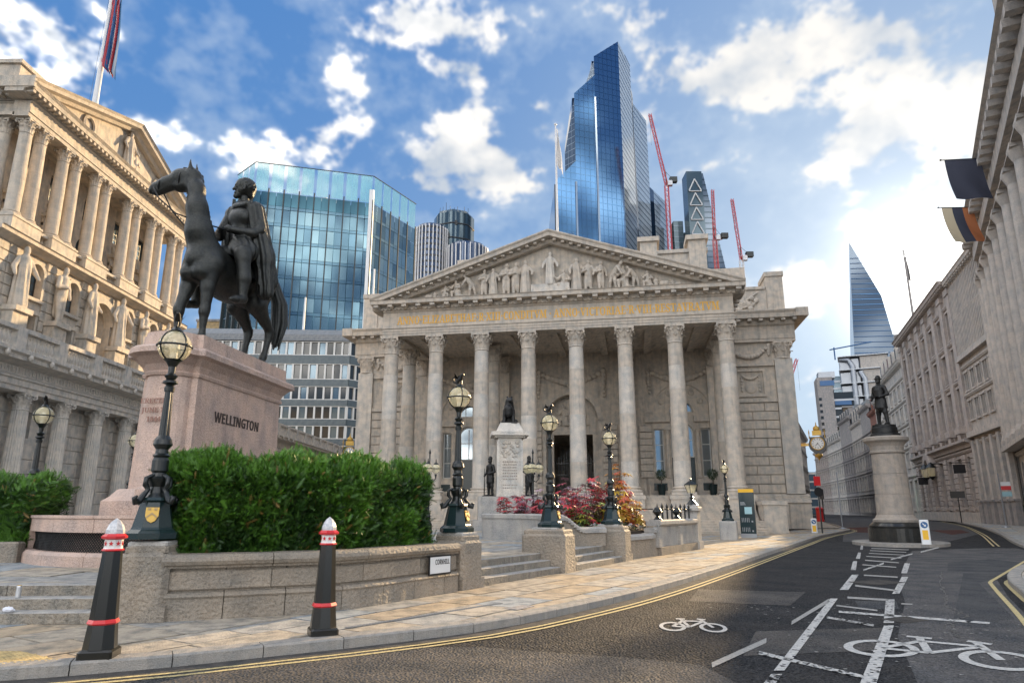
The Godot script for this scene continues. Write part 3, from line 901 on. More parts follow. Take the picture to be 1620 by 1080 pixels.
	var tp := PackedVector2Array([P2(-7.6, -7.9), P2(-5.30, -7.93), P2(-4.55, -7.46), P2(-4.84, -7.34), P2(-7.6, -6.45)])
	var tac := part(pv, "tactile_paving", MB.new().prism(tp, 0.1, 0.124), M.tactile)
	var bl := MB.new()
	var xx := -6.6
	while xx < -4.4:
		var zz := -7.95
		while zz < -6.9:
			if Geometry2D.is_point_in_polygon(P2(xx, zz), tp): bl.lathe([P2(0.016, 0), P2(0.012, 0.006), P2(0.0, 0.006)], 6, V(xx, 0.124, zz))
			zz += 0.066
		xx += 0.066
	part(tac, "blister", bl, M.tactile).set_meta("kind", "stuff")
	var south := PackedVector2Array(offset_path(kr, -0.26))
	south.append_array(PackedVector2Array([P2(160, -215), P2(90, -20), P2(20, 2)]))
	var ps := struct("pavement_south", MB.new().prism(south, 0.0, 0.07), M.joint)
	slabs(ps, south_strip(kr), deg_to_rad(-57), 0.06, 0.12, [M.york_grey, M.york_pale, M.york_blue], "paving_slab", P2(0.7, 1.0), P2(0.9, 1.6), 0)
	kerb(kr, -1.0, 90, "south kerb")
func south_strip(kr: PackedVector2Array) -> PackedVector2Array:
	var p := PackedVector2Array()
	for q in offset_path(kr, -0.28):
		if q.y > -100: p.append(q)
	p.append_array(PackedVector2Array([P2(66, -100), P2(52, -70), P2(36, -46), P2(26, -30), P2(20, -22), P2(8, -6)]))
	return p

var CAP: ArrayMesh
var FIG := []
var STONES := []

# a Corinthian capital for a neck of radius a, height h, standing on y = 0
func capital(a: float, h: float) -> MB:
	var m := MB.new()
	m.lathe([P2(a * 1.02, -0.04 * h), P2(a * 1.12, 0.0), P2(a * 1.02, 0.05 * h), P2(a * 0.95, 0.1 * h), P2(a * 0.97, 0.5 * h), P2(a * 1.22, 0.86 * h)], 14)
	for tier in 2:
		var top := (0.44 if tier == 0 else 0.72) * h
		var bot := 0.06 * h
		var rr := a * (1.0 if tier == 0 else 1.02)
		for i in 8:
			m.at(Z, TAU * (i + 0.5 * tier) / 8)
			var pts := [V(0, bot, rr), V(0, bot + (top - bot) * 0.55, rr * 1.08), V(0, top * 0.94, rr * 1.25), V(0, top, rr * 1.42), V(0, top * 0.88, rr * 1.5)]
			var ws := [0.26, 0.36, 0.33, 0.26, 0.1]
			for k in 4:
				var p: Vector3 = pts[k]; var q: Vector3 = pts[k + 1]
				var w0: float = ws[k] * a; var w1: float = ws[k + 1] * a
				var back := V(0, 0, -0.12 * a)
				m.quad(p + V(-w0, 0, 0) + back, p, q, q + V(-w1, 0, 0) + back)
				m.quad(p, p + V(w0, 0, 0) + back, q + V(w1, 0, 0) + back, q)
	for i in 4:
		m.at(Z, TAU * (i + 0.5) / 4)
		m.tube([V(0, 0.55 * h, a * 1.05), V(0, 0.78 * h, a * 1.35), V(0, 0.88 * h, a * 1.62), V(0, 0.80 * h, a * 1.78), V(0, 0.70 * h, a * 1.66), V(0, 0.74 * h, a * 1.52)], [0.09 * a, 0.12 * a, 0.15 * a, 0.15 * a, 0.13 * a, 0.08 * a], 6)
		m.at(Z, TAU * i / 4)
		m.ball(V(0, 0.90 * h, a * 1.28), V(0.2, 0.2, 0.14) * a, 8, 5)
		m.tube([V(0, 0.5 * h, a * 1.02), V(-0.22 * a, 0.74 * h, a * 1.2), V(-0.08 * a, 0.82 * h, a * 1.3)], [0.07 * a, 0.08 * a, 0.05 * a], 5)
		m.tube([V(0, 0.5 * h, a * 1.02), V(0.22 * a, 0.74 * h, a * 1.2), V(0.08 * a, 0.82 * h, a * 1.3)], [0.07 * a, 0.08 * a, 0.05 * a], 5)
	m.home()
	var ab := PackedVector2Array()
	var s := a * 1.32
	for i in 4:
		var b := Basis(Vector3.UP, TAU * i / 4)
		for q in [P2(-1.0, 0.92), P2(-0.5, 0.84), P2(0.0, 0.81), P2(0.5, 0.84), P2(1.0, 0.92)]:
			var w := b * V(q.x * s, 0, q.y * s * 1.08)
			ab.append(P2(w.x, w.z))
	m.prism(ab, 0.87 * h, h, true)
	return m
# base at y = 0, top of the shaft at h; drums are separate stones
func column(parent: Node3D, called: String, at: Vector3, ra: float, rb: float, h: float, cap_h: float, cap_mesh: Mesh, mats: Array, drums := 6, flutes := 0) -> Node3D:
	var c := Node3D.new()
	c.name = called
	parent.add_child(c, true)
	c.position = at
	var key := "col%s_%s_%s_%d" % [ra, h, flutes, drums]
	if not M.has(key):
		var b := MB.new()
		b.bb(-ra * 1.36, ra * 1.36, 0, ra * 0.3, -ra * 1.36, ra * 1.36)
		b.lathe([P2(ra * 1.3, ra * 0.3), P2(ra * 1.38, ra * 0.42), P2(ra * 1.3, ra * 0.56), P2(ra * 1.14, ra * 0.6), P2(ra * 1.12, ra * 0.7), P2(ra * 1.22, ra * 0.76), P2(ra * 1.2, ra * 0.88), P2(ra * 1.04, ra * 0.92), P2(ra, ra * 1.0)], 24)
		var ds := []
		var sh := h - cap_h
		var y0 := ra * 1.0
		for i in drums:
			var pr := []
			var ya := y0 + (sh - y0) * i / drums; var yb := y0 + (sh - y0) * (i + 1) / drums
			for k in 4:
				var y := ya + 0.006 + (yb - ya - 0.012) * k / 3.0
				var t := (y - y0) / (sh - y0)
				pr.append(P2(lerpf(ra, rb, t * t * 0.6 + t * 0.4), y))
			pr.push_front(P2(pr[0].x - 0.012, ya)); pr.append(P2(pr[-1].x - 0.012, yb))
			ds.append(MB.new().lathe(pr, 40 if flutes else 24, Z, false, 0.0, TAU, 0.09 if flutes else 0.0).mesh())
		M[key] = [b.mesh(), ds]
	part(c, "column_base", M[key][0], mats[0])
	for d in M[key][1]: part(c, "drum", d, mats[rng.randi() % mats.size()])
	part(c, "capital", cap_mesh, mats[0], V(0, h - cap_h, 0))
	return c
# robed and working stone figures, feet at y = 0, facing +z
func figures() -> void:
	for kind in 5:
		var s := Body.new(V(-0.75, -0.05, -0.5), V(0.75, 2.1, 0.6), 0.036, 0.05)
		if kind == 0:   # standing, robed, arms lowered and open
			s.bone(V(0, 0.1, 0), 0.30, V(0, 1.25, 0), 0.21, 0.1, 0.035, 8)
			s.bone(V(0, 1.2, 0), 0.22, V(0, 1.5, 0), 0.20)
			s.chain([V(-0.22, 1.5, 0), V(-0.40, 1.2, 0.05), V(-0.42, 0.95, 0.2)], [0.10, 0.085, 0.06]); s.chain([V(0.22, 1.5, 0), V(0.42, 1.22, 0.02), V(0.45, 1.0, 0.22)], [0.10, 0.085, 0.06])
			s.bone(V(0, 1.5, 0), 0.08, V(0, 1.72, 0.02), 0.08); s.bone(V(0, 1.80, 0.02), 0.115, V(0, 1.86, 0.02), 0.105)
		elif kind == 1:  # standing, one arm across, weight on one leg
			s.chain([V(-0.12, 0.05, 0.1), V(-0.13, 0.48, 0.08), V(-0.1, 0.9, 0)], [0.08, 0.10, 0.14]); s.chain([V(0.14, 0.05, -0.05), V(0.13, 0.48, 0.02), V(0.1, 0.9, 0)], [0.08, 0.10, 0.14])
			s.bone(V(0.04, 0.35, -0.1), 0.17, V(0.02, 1.2, -0.04), 0.19, 0.1, 0.03, 7)
			s.bone(V(0, 1.0, 0), 0.20, V(0, 1.48, 0), 0.20)
			s.chain([V(-0.22, 1.5, 0), V(-0.34, 1.2, 0.08), V(-0.02, 1.22, 0.26)], [0.10, 0.085, 0.06]); s.chain([V(0.22, 1.5, 0), V(0.38, 1.25, -0.02), V(0.36, 0.92, 0.1)], [0.10, 0.085, 0.06])
			s.bone(V(0, 1.5, 0), 0.08, V(0.02, 1.72, 0.03), 0.08); s.bone(V(0.03, 1.80, 0.03), 0.115, V(0.03, 1.86, 0.03), 0.105)
		elif kind == 2:  # stooping over, arms forward to the side
			s.chain([V(-0.15, 0.05, 0), V(-0.12, 0.48, 0.1), V(-0.1, 0.88, 0)], [0.08, 0.10, 0.14]); s.chain([V(0.28, 0.05, -0.05), V(0.2, 0.48, 0.05), V(0.1, 0.88, 0)], [0.08, 0.10, 0.14])
			s.bone(V(0, 0.9, 0), 0.19, V(-0.32, 1.28, 0.08), 0.2)
			s.chain([V(-0.35, 1.35, 0.2), V(-0.52, 1.05, 0.28), V(-0.62, 0.8, 0.25)], [0.09, 0.08, 0.06]); s.chain([V(-0.30, 1.35, -0.1), V(-0.55, 1.12, 0.0), V(-0.66, 0.86, 0.1)], [0.09, 0.08, 0.06])
			s.bone(V(-0.42, 1.42, 0.08), 0.08, V(-0.5, 1.52, 0.1), 0.08); s.bone(V(-0.53, 1.57, 0.1), 0.11, V(-0.56, 1.61, 0.1), 0.10)
		elif kind == 3:  # kneeling or seated
			s.chain([V(-0.35, 0.06, 0.1), V(-0.38, 0.45, 0.12), V(0.0, 0.5, 0)], [0.08, 0.11, 0.16]); s.chain([V(0.5, 0.08, 0), V(0.12, 0.12, 0.12), V(0.05, 0.5, 0)], [0.07, 0.11, 0.16])
			s.bone(V(0.05, 0.15, -0.1), 0.25, V(0.02, 0.6, -0.02), 0.22, 0.1, 0.03, 7)
			s.bone(V(0, 0.6, 0), 0.19, V(-0.05, 1.0, 0), 0.19)
			s.chain([V(-0.25, 1.0, 0.05), V(-0.42, 0.78, 0.12), V(-0.58, 0.9, 0.2)], [0.09, 0.08, 0.06]); s.chain([V(0.18, 1.0, 0), V(0.3, 0.74, 0.1), V(0.05, 0.68, 0.25)], [0.09, 0.08, 0.06])
			s.bone(V(-0.06, 1.05, 0), 0.08, V(-0.08, 1.22, 0.02), 0.08); s.bone(V(-0.09, 1.28, 0.03), 0.11, V(-0.09, 1.34, 0.03), 0.10)
		else:            # goods: bale, jar and sack
			s.bone(V(-0.4, 0.22, 0), 0.2, V(-0.1, 0.22, 0), 0.2, 0.03); s.bone(V(0.3, 0.18, 0), 0.16, V(0.32, 0.42, 0), 0.2, 0.03); s.bone(V(0.32, 0.5, 0), 0.08, V(0.32, 0.62, 0), 0.09, 0.04); s.bone(V(0.62, 0.14, 0.1), 0.14, V(0.66, 0.16, 0.1), 0.12, 0.03)
		var m := MB.new()
		s.into(m)
		FIG.append(m.mesh())
func garland(m: MB, a: Vector3, b: Vector3, drop: float, rad: float, ends := 0.0) -> void:
	var n := 14
	for i in n + 1:
		var t := float(i) / n
		var p := a.lerp(b, t) + V(0, -drop * 4 * t * (1 - t), 0.05)
		var q := rad * (0.65 + 0.55 * sin(PI * t)) * r(0.85, 1.15)
		m.ball(p, V(q * 1.15, q, q * 0.8), 7, 5)
	if ends > 0.0:
		for e in [a, b]:
			for i in 7: m.ball(e + V(r(-0.05, 0.05), -ends * i / 7.0, 0.05), V(1, 1.1, 0.8) * rad * (0.95 - 0.06 * i), 6, 4)
func window_mesh(w: float, h: float, nx: int, ny: int, bar: float, arched := false, deep := 0.06) -> ArrayMesh:
	var m := MB.new()
	var sp := h - w / 2 if arched else h
	m.bb(-w / 2, -w / 2 + bar * 1.6, 0, sp, 0, deep); m.bb(w / 2 - bar * 1.6, w / 2, 0, sp, 0, deep)
	m.bb(-w / 2 + bar * 1.6, w / 2 - bar * 1.6, 0, bar * 1.6, 0, deep)
	if not arched: m.bb(-w / 2 + bar * 1.6, w / 2 - bar * 1.6, h - bar * 1.6, h, 0, deep)
	for i in range(1, nx): m.bb(-w / 2 + w * i / nx - bar / 2, -w / 2 + w * i / nx + bar / 2, bar * 1.6, h - bar * 1.6 - (w * 0.08 if arched else 0.0), 0.004, deep * 0.7)
	for j in range(1, ny): m.bb(-w / 2 + bar * 1.6, w / 2 - bar * 1.6, h * j / ny - bar / 2, h * j / ny + bar / 2, 0.006, deep * 0.6)
	if arched:
		for i in 10:
			var p := PI * i / 10; var q := PI * (i + 1) / 10
			var R := w / 2; var S := w / 2 - bar * 1.8
			m.quad(V(cos(p) * R, sp + sin(p) * R, deep), V(cos(q) * R, sp + sin(q) * R, deep), V(cos(q) * S, sp + sin(q) * S, deep), V(cos(p) * S, sp + sin(p) * S, deep))
	return m.mesh()
var WIN := {}
# a window: frame with its glazing bars, and the glass as a part of it
func window(parent: Node3D, at: Vector3, w: float, h: float, nx: int, ny: int, fm: Material, gm: Material, arched := false, bar := 0.05) -> MeshInstance3D:
	var key := "%.2f_%.2f_%d_%d_%s_%.2f" % [w, h, nx, ny, arched, bar]
	if not WIN.has(key):
		var g := MB.new()
		if arched:
			var pl := [P2(-w / 2, 0), P2(w / 2, 0)]
			for i in 13: pl.append(P2(cos(PI * i / 12) * w / 2, h - w / 2 + sin(PI * i / 12) * w / 2))
			var ix := Geometry2D.triangulate_polygon(PackedVector2Array(pl))
			for i in range(0, ix.size(), 3):
				var A := V(pl[ix[i]].x, pl[ix[i]].y, 0); var B := V(pl[ix[i + 1]].x, pl[ix[i + 1]].y, 0); var C := V(pl[ix[i + 2]].x, pl[ix[i + 2]].y, 0)
				if (B - A).cross(C - A).z > 0: g.tri(A, B, C)
				else: g.tri(A, C, B)
		else: g.quad(V(-w / 2, 0, 0), V(w / 2, 0, 0), V(w / 2, h, 0), V(-w / 2, h, 0))
		WIN[key] = [window_mesh(w, h, nx, ny, bar, arched), g.mesh()]
	var o := part(parent, "window", WIN[key][0], fm, at)
	var p := part(o, "pane", WIN[key][1], gm, V(0, 0, 0.003))
	p.rotation = V(r(-0.012, 0.012), r(-0.012, 0.012), 0)
	return o
func arch_band(m: MB, c: Vector3, ri: float, ro: float, z: float, a0 := 0.0, a1 := PI, seg := 16) -> void:
	for i in seg:
		var p := a0 + (a1 - a0) * i / seg; var q := a0 + (a1 - a0) * (i + 1) / seg
		var A := c + V(cos(p) * ri, sin(p) * ri, 0); var B := c + V(cos(p) * ro, sin(p) * ro, 0)
		var C := c + V(cos(q) * ro, sin(q) * ro, 0); var D := c + V(cos(q) * ri, sin(q) * ri, 0)
		var f := V(0, 0, z)
		m.quad(A + f, B + f, C + f, D + f); m.quad(B, C, C + f, B + f); m.quad(D, A, A + f, D + f)

func exchange() -> void:
	CAP = capital(0.54, 1.36).mesh()
	figures()
	var e := thing("columned_exchange_hall", "grand stone hall with eight columned portico and carved pediment", "building", V(3.08, 0, -51.1), deg_to_rad(-10))
	var st: Array = [M.portland, M.portland_pale, M.portland]
	var w: Material = M.portland
	# body, widening away from the street corner
	var body := MB.new().prism(PackedVector2Array([P2(-19.0, -9.8), P2(-2.1, -9.8), P2(-2.1, -24), P2(3.3, -24), P2(3.3, -9.8), P2(19.0, -9.8), P2(31, -78), P2(-27, -78)]), 0.1, 18.3)
	part(e, "rear_block", body, w)
	# portico floor, steps and pedestals
	part(e, "podium", MB.new().bb(-14.4, 14.4, 0.1, 2.6, -9.3, -0.95), w)
	for i in 5:
		part(e, "step", MB.new().bb(-14.0, 14.0, 0.06 + 0.155 * i, 0.23 + 0.155 * i, -1.0, 4.75 - 0.4 * i).bb(-14.0, 14.0, 0.23 + 0.155 * i, 0.12 + 0.155 * (i + 1), -1.0, 4.8 - 0.4 * i), M.portland)
	var tops := MB.new()
	for i in 11:
		var y := 0.9 + 1.7 * i / 11
		tops.bb(-13.9, 13.9, y, y + 0.11, -0.98, 1.86 - 0.26 * i).bb(-13.9, 13.9, y + 0.11, y + 1.7 / 11, -0.98, 1.9 - 0.26 * i)
	part(e, "upper_steps", tops, M.portland)
	for i in 8:
		var x := (i - 3.5) * 3.69
		var pd := MB.new().bb(x - 0.95, x + 0.95, 0.9, 2.3, -1.02, 1.02)
		pd.bb(x - 1.02, x + 1.02, 2.3, 2.58, -1.08, 1.08).bb(x - 1.02, x + 1.02, 0.88, 1.2, -1.09, 1.09)
		part(e, "pedestal", pd, w)
		column(e, "column", V(x, 2.6, 0), 0.63, 0.54, 12.4, 1.36, CAP, st)
	for s in [-1, 1]:
		part(e, "cheek_wall", MB.new().bb(s * 14.75 - 0.72, s * 14.75 + 0.72, 0.1, 1.9, -6, 3.0).bb(s * 14.75 - 0.8, s * 14.75 + 0.8, 1.9, 2.15, -6.05, 3.08), w)
		for x in [12.92, 5.53]: column(e, "column", V(s * x, 2.6, -4.5), 0.63, 0.54, 12.4, 1.36, CAP, st)
	# entablature
	var en := MB.new()
	var arc := [P2(-0.62, 0), P2(0.56, 0), P2(0.56, 0.18), P2(0.60, 0.18), P2(0.60, 0.38), P2(0.64, 0.38), P2(0.64, 0.56), P2(0.72, 0.62), P2(0.72, 0.68), P2(0.58, 0.70), P2(0.58, 1.92), P2(0.70, 2.0), P2(0.70, 2.08), P2(-0.62, 2.08)]
	en.t = Transform3D(Basis.IDENTITY, V(0, 15.0, 0))
	en.runx(arc, -13.55, 13.55)
	for s in [-1, 1]:
		en.t = Transform3D(Basis(Vector3.UP, s * PI / 2), V(s * 12.93, 15.0, 0))
		if s > 0: en.runx(arc, 0.64, 9.4)
		else: en.runx(arc, -9.4, -0.64)
	en.home()
	part(e, "entablature", en, w)
	part(e, "portico_ceiling", MB.new().bb(-12.3, 12.3, 15.3, 15.5, -9.3, -0.65), M.portland)
	var beams := MB.new()
	for i in 7: beams.bb(-11.9 + i * 3.69 - 0.3 + 0.83, -11.9 + i * 3.69 + 0.3 + 0.83, 15.0, 15.3, -9.3, -0.65)
	part(e, "ceiling_beam", beams, M.portland)
	# horizontal cornice with modillions
	var co := MB.new()
	co.t = Transform3D(Basis.IDENTITY, V(0, 17.08, 0))
	var cp := [P2(-0.62, 0), P2(0.72, 0), P2(0.86, 0.12), P2(0.86, 0.34), P2(1.5, 0.36), P2(1.52, 0.62), P2(1.6, 0.68), P2(-0.62, 0.68)]
	co.runx(cp, -14.35, 14.35)
	for s in [-1, 1]:
		co.t = Transform3D(Basis(Vector3.UP, s * PI / 2), V(s * 12.75, 17.08, 0))
		if s > 0: co.runx(cp, 0.64, 9.4)
		else: co.runx(cp, -9.4, -0.64)
	co.home()
	part(e, "cornice", co, w)
	var mo := MB.new()
	for i in 25:
		var x := -13.9 + i * 27.8 / 24
		mo.bb(x - 0.19, x + 0.19, 17.22, 17.43, 0.862, 1.42)
		mo.bb(x - 0.14, x + 0.14, 17.14, 17.22, 0.862, 1.15)
	for i in 76:
		var x := -13.6 + i * 27.2 / 75
		mo.bb(x - 0.1, x + 0.1, 17.09, 17.2, 0.73, 0.92)
	for i in 8:
		for s in [-1, 1]: mo.bb(s * 14.2 - 0.25, s * 14.2 + 0.25, 17.22, 17.43, -1.2 - i * 1.1 - 0.19, -1.2 - i * 1.1 + 0.19)
	part(e, "modillions", mo, w).set_meta("kind", "stuff")
	# raking cornice and tympanum
	var rk := MB.new()
	var rp := [P2(-0.62, -0.75), P2(0.72, -0.75), P2(0.86, -0.6), P2(0.86, -0.4), P2(1.48, -0.38), P2(1.5, -0.14), P2(1.62, 0.0), P2(1.62, 0.1), P2(-0.62, 0.1)]
	for s in [-1, 1]: rk.runs(rp, V(s * 14.4, 17.86, 0), V(0, 22.75, 0))
	part(e, "raking_cornice", rk, w)
	var rm := MB.new()
	for s in [-1, 1]:
		for i in 22:
			var t := (i + 0.8) / 22.5
			var x: float = s * 14.4 * (1 - t)
			var y := 17.86 + 4.89 * t
			if i > 1: rm.bb(x - 0.13, x + 0.13, y - 0.58, y - 0.43, 0.862, 1.3)
	part(e, "raking_modillions", rm, w).set_meta("kind", "stuff")
	part(e, "tympanum", tymp(), w)
	part(e, "pediment_ledge", MB.new().bb(-10.9, 10.9, 17.76, 17.98, 0.15, 0.95), M.portland_pale)
	var fx := [[-9.6, 4, 0.75], [-8.5, 3, 0.66], [-7.5, 3, 0.95], [-6.3, 2, 0.98], [-5.3, 1, 1.02], [-4.55, 0, 1.05], [-3.5, 1, 1.2], [-2.75, 1, 1.22], [-1.95, 0, 1.28], [1.15, 3, 1.15], [2.05, 0, 1.25], [2.95, 1, 1.15], [3.9, 1, 1.08], [4.9, 2, 1.12], [5.7, 3, 1.15], [6.5, 2, 0.92], [7.5, 3, 0.85], [8.4, 4, 0.95], [9.5, 4, 0.6]]
	part(e, "inscribed_block", MB.new().bb(-1.5, 1.5, 17.98, 18.62, 0.15, 0.8), M.portland_pale)
	for f in fx:
		var o := part(e, "pediment_figure", FIG[f[1]], w, V(f[0], 17.98, 0.5), r(-0.4, 0.4))
		o.scale = V(f[2] * (1.15 if rng.randf() < 0.5 else -1.15) if f[1] > 1 else f[2] * 1.15, f[2] * 1.1, f[2] * 1.25)
	var cf := part(e, "pediment_figure", FIG[0], M.portland_pale, V(0, 18.6, 0.55))
	cf.scale = V(1.35, 1.38, 1.2)
	# gilt inscription
	var ins := letters(e, "inscription", "ANNO·ELIZABETHAE·R·XIII·CONDITVM · ANNO·VICTORIAE·R·VIII·RESTAVRATVM", 0.9, M.gold_letter, Transform3D(Basis.IDENTITY, V(0.1, 16.25, 0.59)), 0.04, "Droid Serif", true)
	var iw := ins.mesh.get_aabb().size.x
	ins.scale = V(24.9 / maxf(iw, 1.0), 1, 1)
	# portico roof and what stands on it
	var rf := MB.new()
	for s in [-1, 1]: rf.quad(V(0, 22.7, -0.5), V(s * 14.2, 17.85, -0.5), V(s * 14.2, 17.85, -30), V(0, 22.7, -30))
	part(e, "portico_roof", rf, M.lead_roof)
	for q in [[-9.3, 1.3, 26.0], [8.1, 0.8, 27.2], [12.65, 0.8, 27.1]]:
		part(e, "roof_block", MB.new().bb(q[0] - q[1], q[0] + q[1], 17, q[2] - 0.45, -14.5, -12.3).bb(q[0] - q[1] - 0.25, q[0] + q[1] + 0.25, q[2] - 0.45, q[2], -14.75, -12.05), M.portland)
	part(e, "attic_wall", MB.new().bb(7.0, 13.4, 17, 25.5, -14.6, -12.6).bb(6.9, 13.6, 25.5, 25.85, -14.8, -12.4).bb(13.4, 16.8, 17, 23.7, -14.5, -12.6), w)
	part(e, "skylight_fence", MB.new().bar(V(-0.7, 22.8, -1), V(-0.7, 23.5, -1), 0.03).bar(V(1.8, 22.5, -1), V(1.8, 23.3, -1), 0.03).bar(V(-0.7, 23.5, -1), V(1.8, 23.4, -1), 0.02), M.window_frame)
	# wall at the back of the portico
	var cx := 0.6
	var bw := MB.new().at(V(0, 0, -9.3))
	bw.wall(-13.6, 13.6, 2.6, 15.3, [[cx - 2.3, 2.6, cx + 2.3, 11.55, 1], [cx - 9.4 - 2.35, 4.3, cx - 9.4 - 1.55, 8.35], [cx - 9.4 - 0.95, 2.75, cx - 9.4 + 0.95, 8.9, 1], [cx - 9.4 + 1.55, 4.3, cx - 9.4 + 2.35, 8.35], [cx + 9.4 - 2.35, 4.3, cx + 9.4 - 1.55, 8.35], [cx + 9.4 - 0.95, 2.75, cx + 9.4 + 0.95, 8.9, 1], [cx + 9.4 + 1.55, 4.3, cx + 9.4 + 2.35, 8.35], [cx - 9.4 - 1.0, 9.75, cx - 9.4 + 1.0, 10.9, 1], [cx + 9.4 - 1.0, 9.75, cx + 9.4 + 1.0, 10.9, 1]], 0.45)
	part(e, "portico_wall", bw, M.portland)
	var gate := MB.new().at(V(cx, 0, -10.3))
	gate.wall(-2.5, 2.5, 2.6, 12, [[-1.75, 2.6, 1.75, 8.1]], 0.6)
	part(e, "doorway", gate, M.portland)
	for q in [[0.0, 9.25, -9.4, 2.3, 2.85, 0.28], [-9.4, 9.75, -9.3, 2.45, 3.0, 0.16], [9.4, 9.75, -9.3, 2.45, 3.0, 0.16], [-9.4, 9.75, -9.3, 1.0, 1.15, 0.12], [9.4, 9.75, -9.3, 1.0, 1.15, 0.12]]:
		var lun := MB.new()
		arch_band(lun, V(cx + q[0], q[1], q[2]), q[3], q[4], q[5])
		part(e, "arch_moulding", lun, M.portland)
	for q in [[-0.7, 3, 1.3], [0.8, 3, 1.25]]: part(e, "lunette_figure", FIG[q[1]], M.portland, V(cx + q[0], 8.9, -10.1)).scale = V(q[2], q[2], 0.7)
	part(e, "passage", MB.new().bb(-2.1, 3.3, 2.4, 2.59, -24, -9.3).bb(-2.1, 3.3, 8.4, 8.8, -24, -10.9), M.portland)
	var gr := MB.new()
	for i in 15: gr.bb(cx - 1.68 + i * 0.24 - 0.025, cx - 1.68 + i * 0.24 + 0.025, 2.62, 7.2 - absf(i - 7) * 0.16, -11.5, -11.44)
	for y in [3.4, 4.6, 5.6]: gr.bb(cx - 1.7, cx + 1.7, y, y + 0.07, -11.43, -11.39)
	for i in 7: gr.tube([V(cx - 1.4 + i * 0.47, 5.7, -11.4), V(cx - 1.2 + i * 0.47, 6.0, -11.38), V(cx - 1.45 + i * 0.47, 6.25, -11.4), V(cx - 1.55 + i * 0.47, 6.0, -11.4)], [0.03, 0.03, 0.03, 0.02], 5)
	part(e, "iron_gate", gr, M.iron_black)
	for s in [-1, 1]:
		var x: float = cx + s * 9.4
		for dx in [-1.95, 1.95]: window(e, V(x + dx, 4.3, -9.7), 0.8, 4.05, 1, 3, M.frame_white, M.window_sky, false, 0.06)
		window(e, V(x, 5.9, -9.7), 1.9, 3.0, 2, 2, M.frame_white, M.window_sky, true, 0.07)
		part(e, "door", MB.new().bb(x - 0.95, x + 0.95, 2.7, 5.8, -9.74, -9.66).bb(x - 0.95, x + 0.95, 5.8, 5.92, -9.74, -9.6), M.iron_green)
		window(e, V(x, 9.75, -9.72), 2.0, 1.15, 3, 1, M.frame_white, M.window_sky, true, 0.06)
		for dx in [-1.25, 1.25]: column(e, "window_column", V(x + dx, 4.2, -9.12), 0.2, 0.18, 4.1, 0.5, capital(0.18, 0.5).mesh(), [M.portland], 1)
		part(e, "impost_band", MB.new().bb(x - 3.1, x - 1.0, 8.9, 9.4, -9.3, -8.95).bb(x + 1.0, x + 3.1, 8.9, 9.4, -9.3, -8.95).bb(x - 3.0, x - 1.0, 2.6, 4.15, -9.3, -8.85).bb(x + 1.0, x + 3.0, 2.6, 4.15, -9.3, -8.85), M.portland)
		for dx in [-2.0, 2.0]: part(e, "wall_vent", MB.new().bb(x + dx - 0.55, x + dx + 0.55, 3.15, 3.75, -8.85, -8.82), M.iron_green)
		# rusticated side stones of the bays
		for k in 8:
			for d in [-3.05, 3.05]:
				part(e, "stone_block", MB.new().cbox(V(x + d, 4.5 + k * 0.55, -9.2), V(1.1, 0.5, 0.3), 0.04), M.portland)
		var ga := MB.new()
		garland(ga, V(x - 2.6, 13.4, -9.15), V(x + 2.6, 13.4, -9.15), 0.8, 0.26, 2.2)
		for i in 9: ga.ball(V(x + r(-0.5, 0.5), 12.4 + r(-0.4, 0.4), -9.1), V(0.22, 0.2, 0.16), 6, 4)
		part(e, "garland", ga, M.portland)
		for k in 5: part(e, "arch_rosette", MB.new().ball(V(x + cos(0.5 + k * 0.535) * 1.9, 9.75 + sin(0.5 + k * 0.535) * 1.9, -9.28), V(0.25, 0.25, 0.14), 8, 5), M.portland)
	var gc := MB.new()
	garland(gc, V(cx - 2.9, 13.6, -9.15), V(cx + 2.9, 13.6, -9.15), 0.95, 0.28, 2.6)
	for i in 10: gc.ball(V(cx + r(-0.6, 0.6), 12.3 + r(-0.4, 0.4), -9.0), V(0.24, 0.22, 0.18), 6, 4)
	part(e, "garland", gc, M.portland)
	for k in 11:
		for d in [-3.3, 3.3]: part(e, "stone_block", MB.new().cbox(V(cx + d, 3.0 + k * 0.56, -9.18), V(1.3, 0.5, 0.34), 0.04), M.portland)
	for x in [-12.92, -5.53, 5.53, 12.92]:
		part(e, "pilaster", MB.new().bb(x - 0.62, x + 0.62, 2.6, 13.6, -9.3, -8.7).bb(x - 0.8, x + 0.8, 2.6, 3.2, -9.3, -8.55), M.portland)
		part(e, "pilaster_capital", CAP, M.portland, V(x, 13.64, -9.0)).scale = V(1, 1, 0.8)
	for k in 2: tree_pot(V([8.0, 12.1][k] + cx - 0.6, 2.6, -7.6), e)
	# side wings
	for s in [-1, 1]: wing(e, s)
	# flag on the portico roof
	var fp := thing("flagpole", "tall bare flagpole with a limp flag on the columned hall's pediment", "flagpole", e.transform * V(0.35, 22.4, -2.0))
	part(fp, "pole", MB.new().tube([V(0, 0, 0), V(0, 11.6, 0)], [0.11, 0.06], 8).ball(V(0, 11.65, 0), V(0.13, 0.13, 0.13), 8, 5), M.mast_white)
	part(fp, "flag", limp_flag(3.6, 0.42), M.bollard_white, V(0.08, 11.2, 0))
func tymp() -> MB:
	var m := MB.new()
	m.tri(V(-14.0, 17.7, 0.15), V(14.0, 17.7, 0.15), V(0, 22.5, 0.15))
	m.tri(V(-14.0, 17.7, -0.5), V(0, 22.5, -0.5), V(14.0, 17.7, -0.5))
	return m
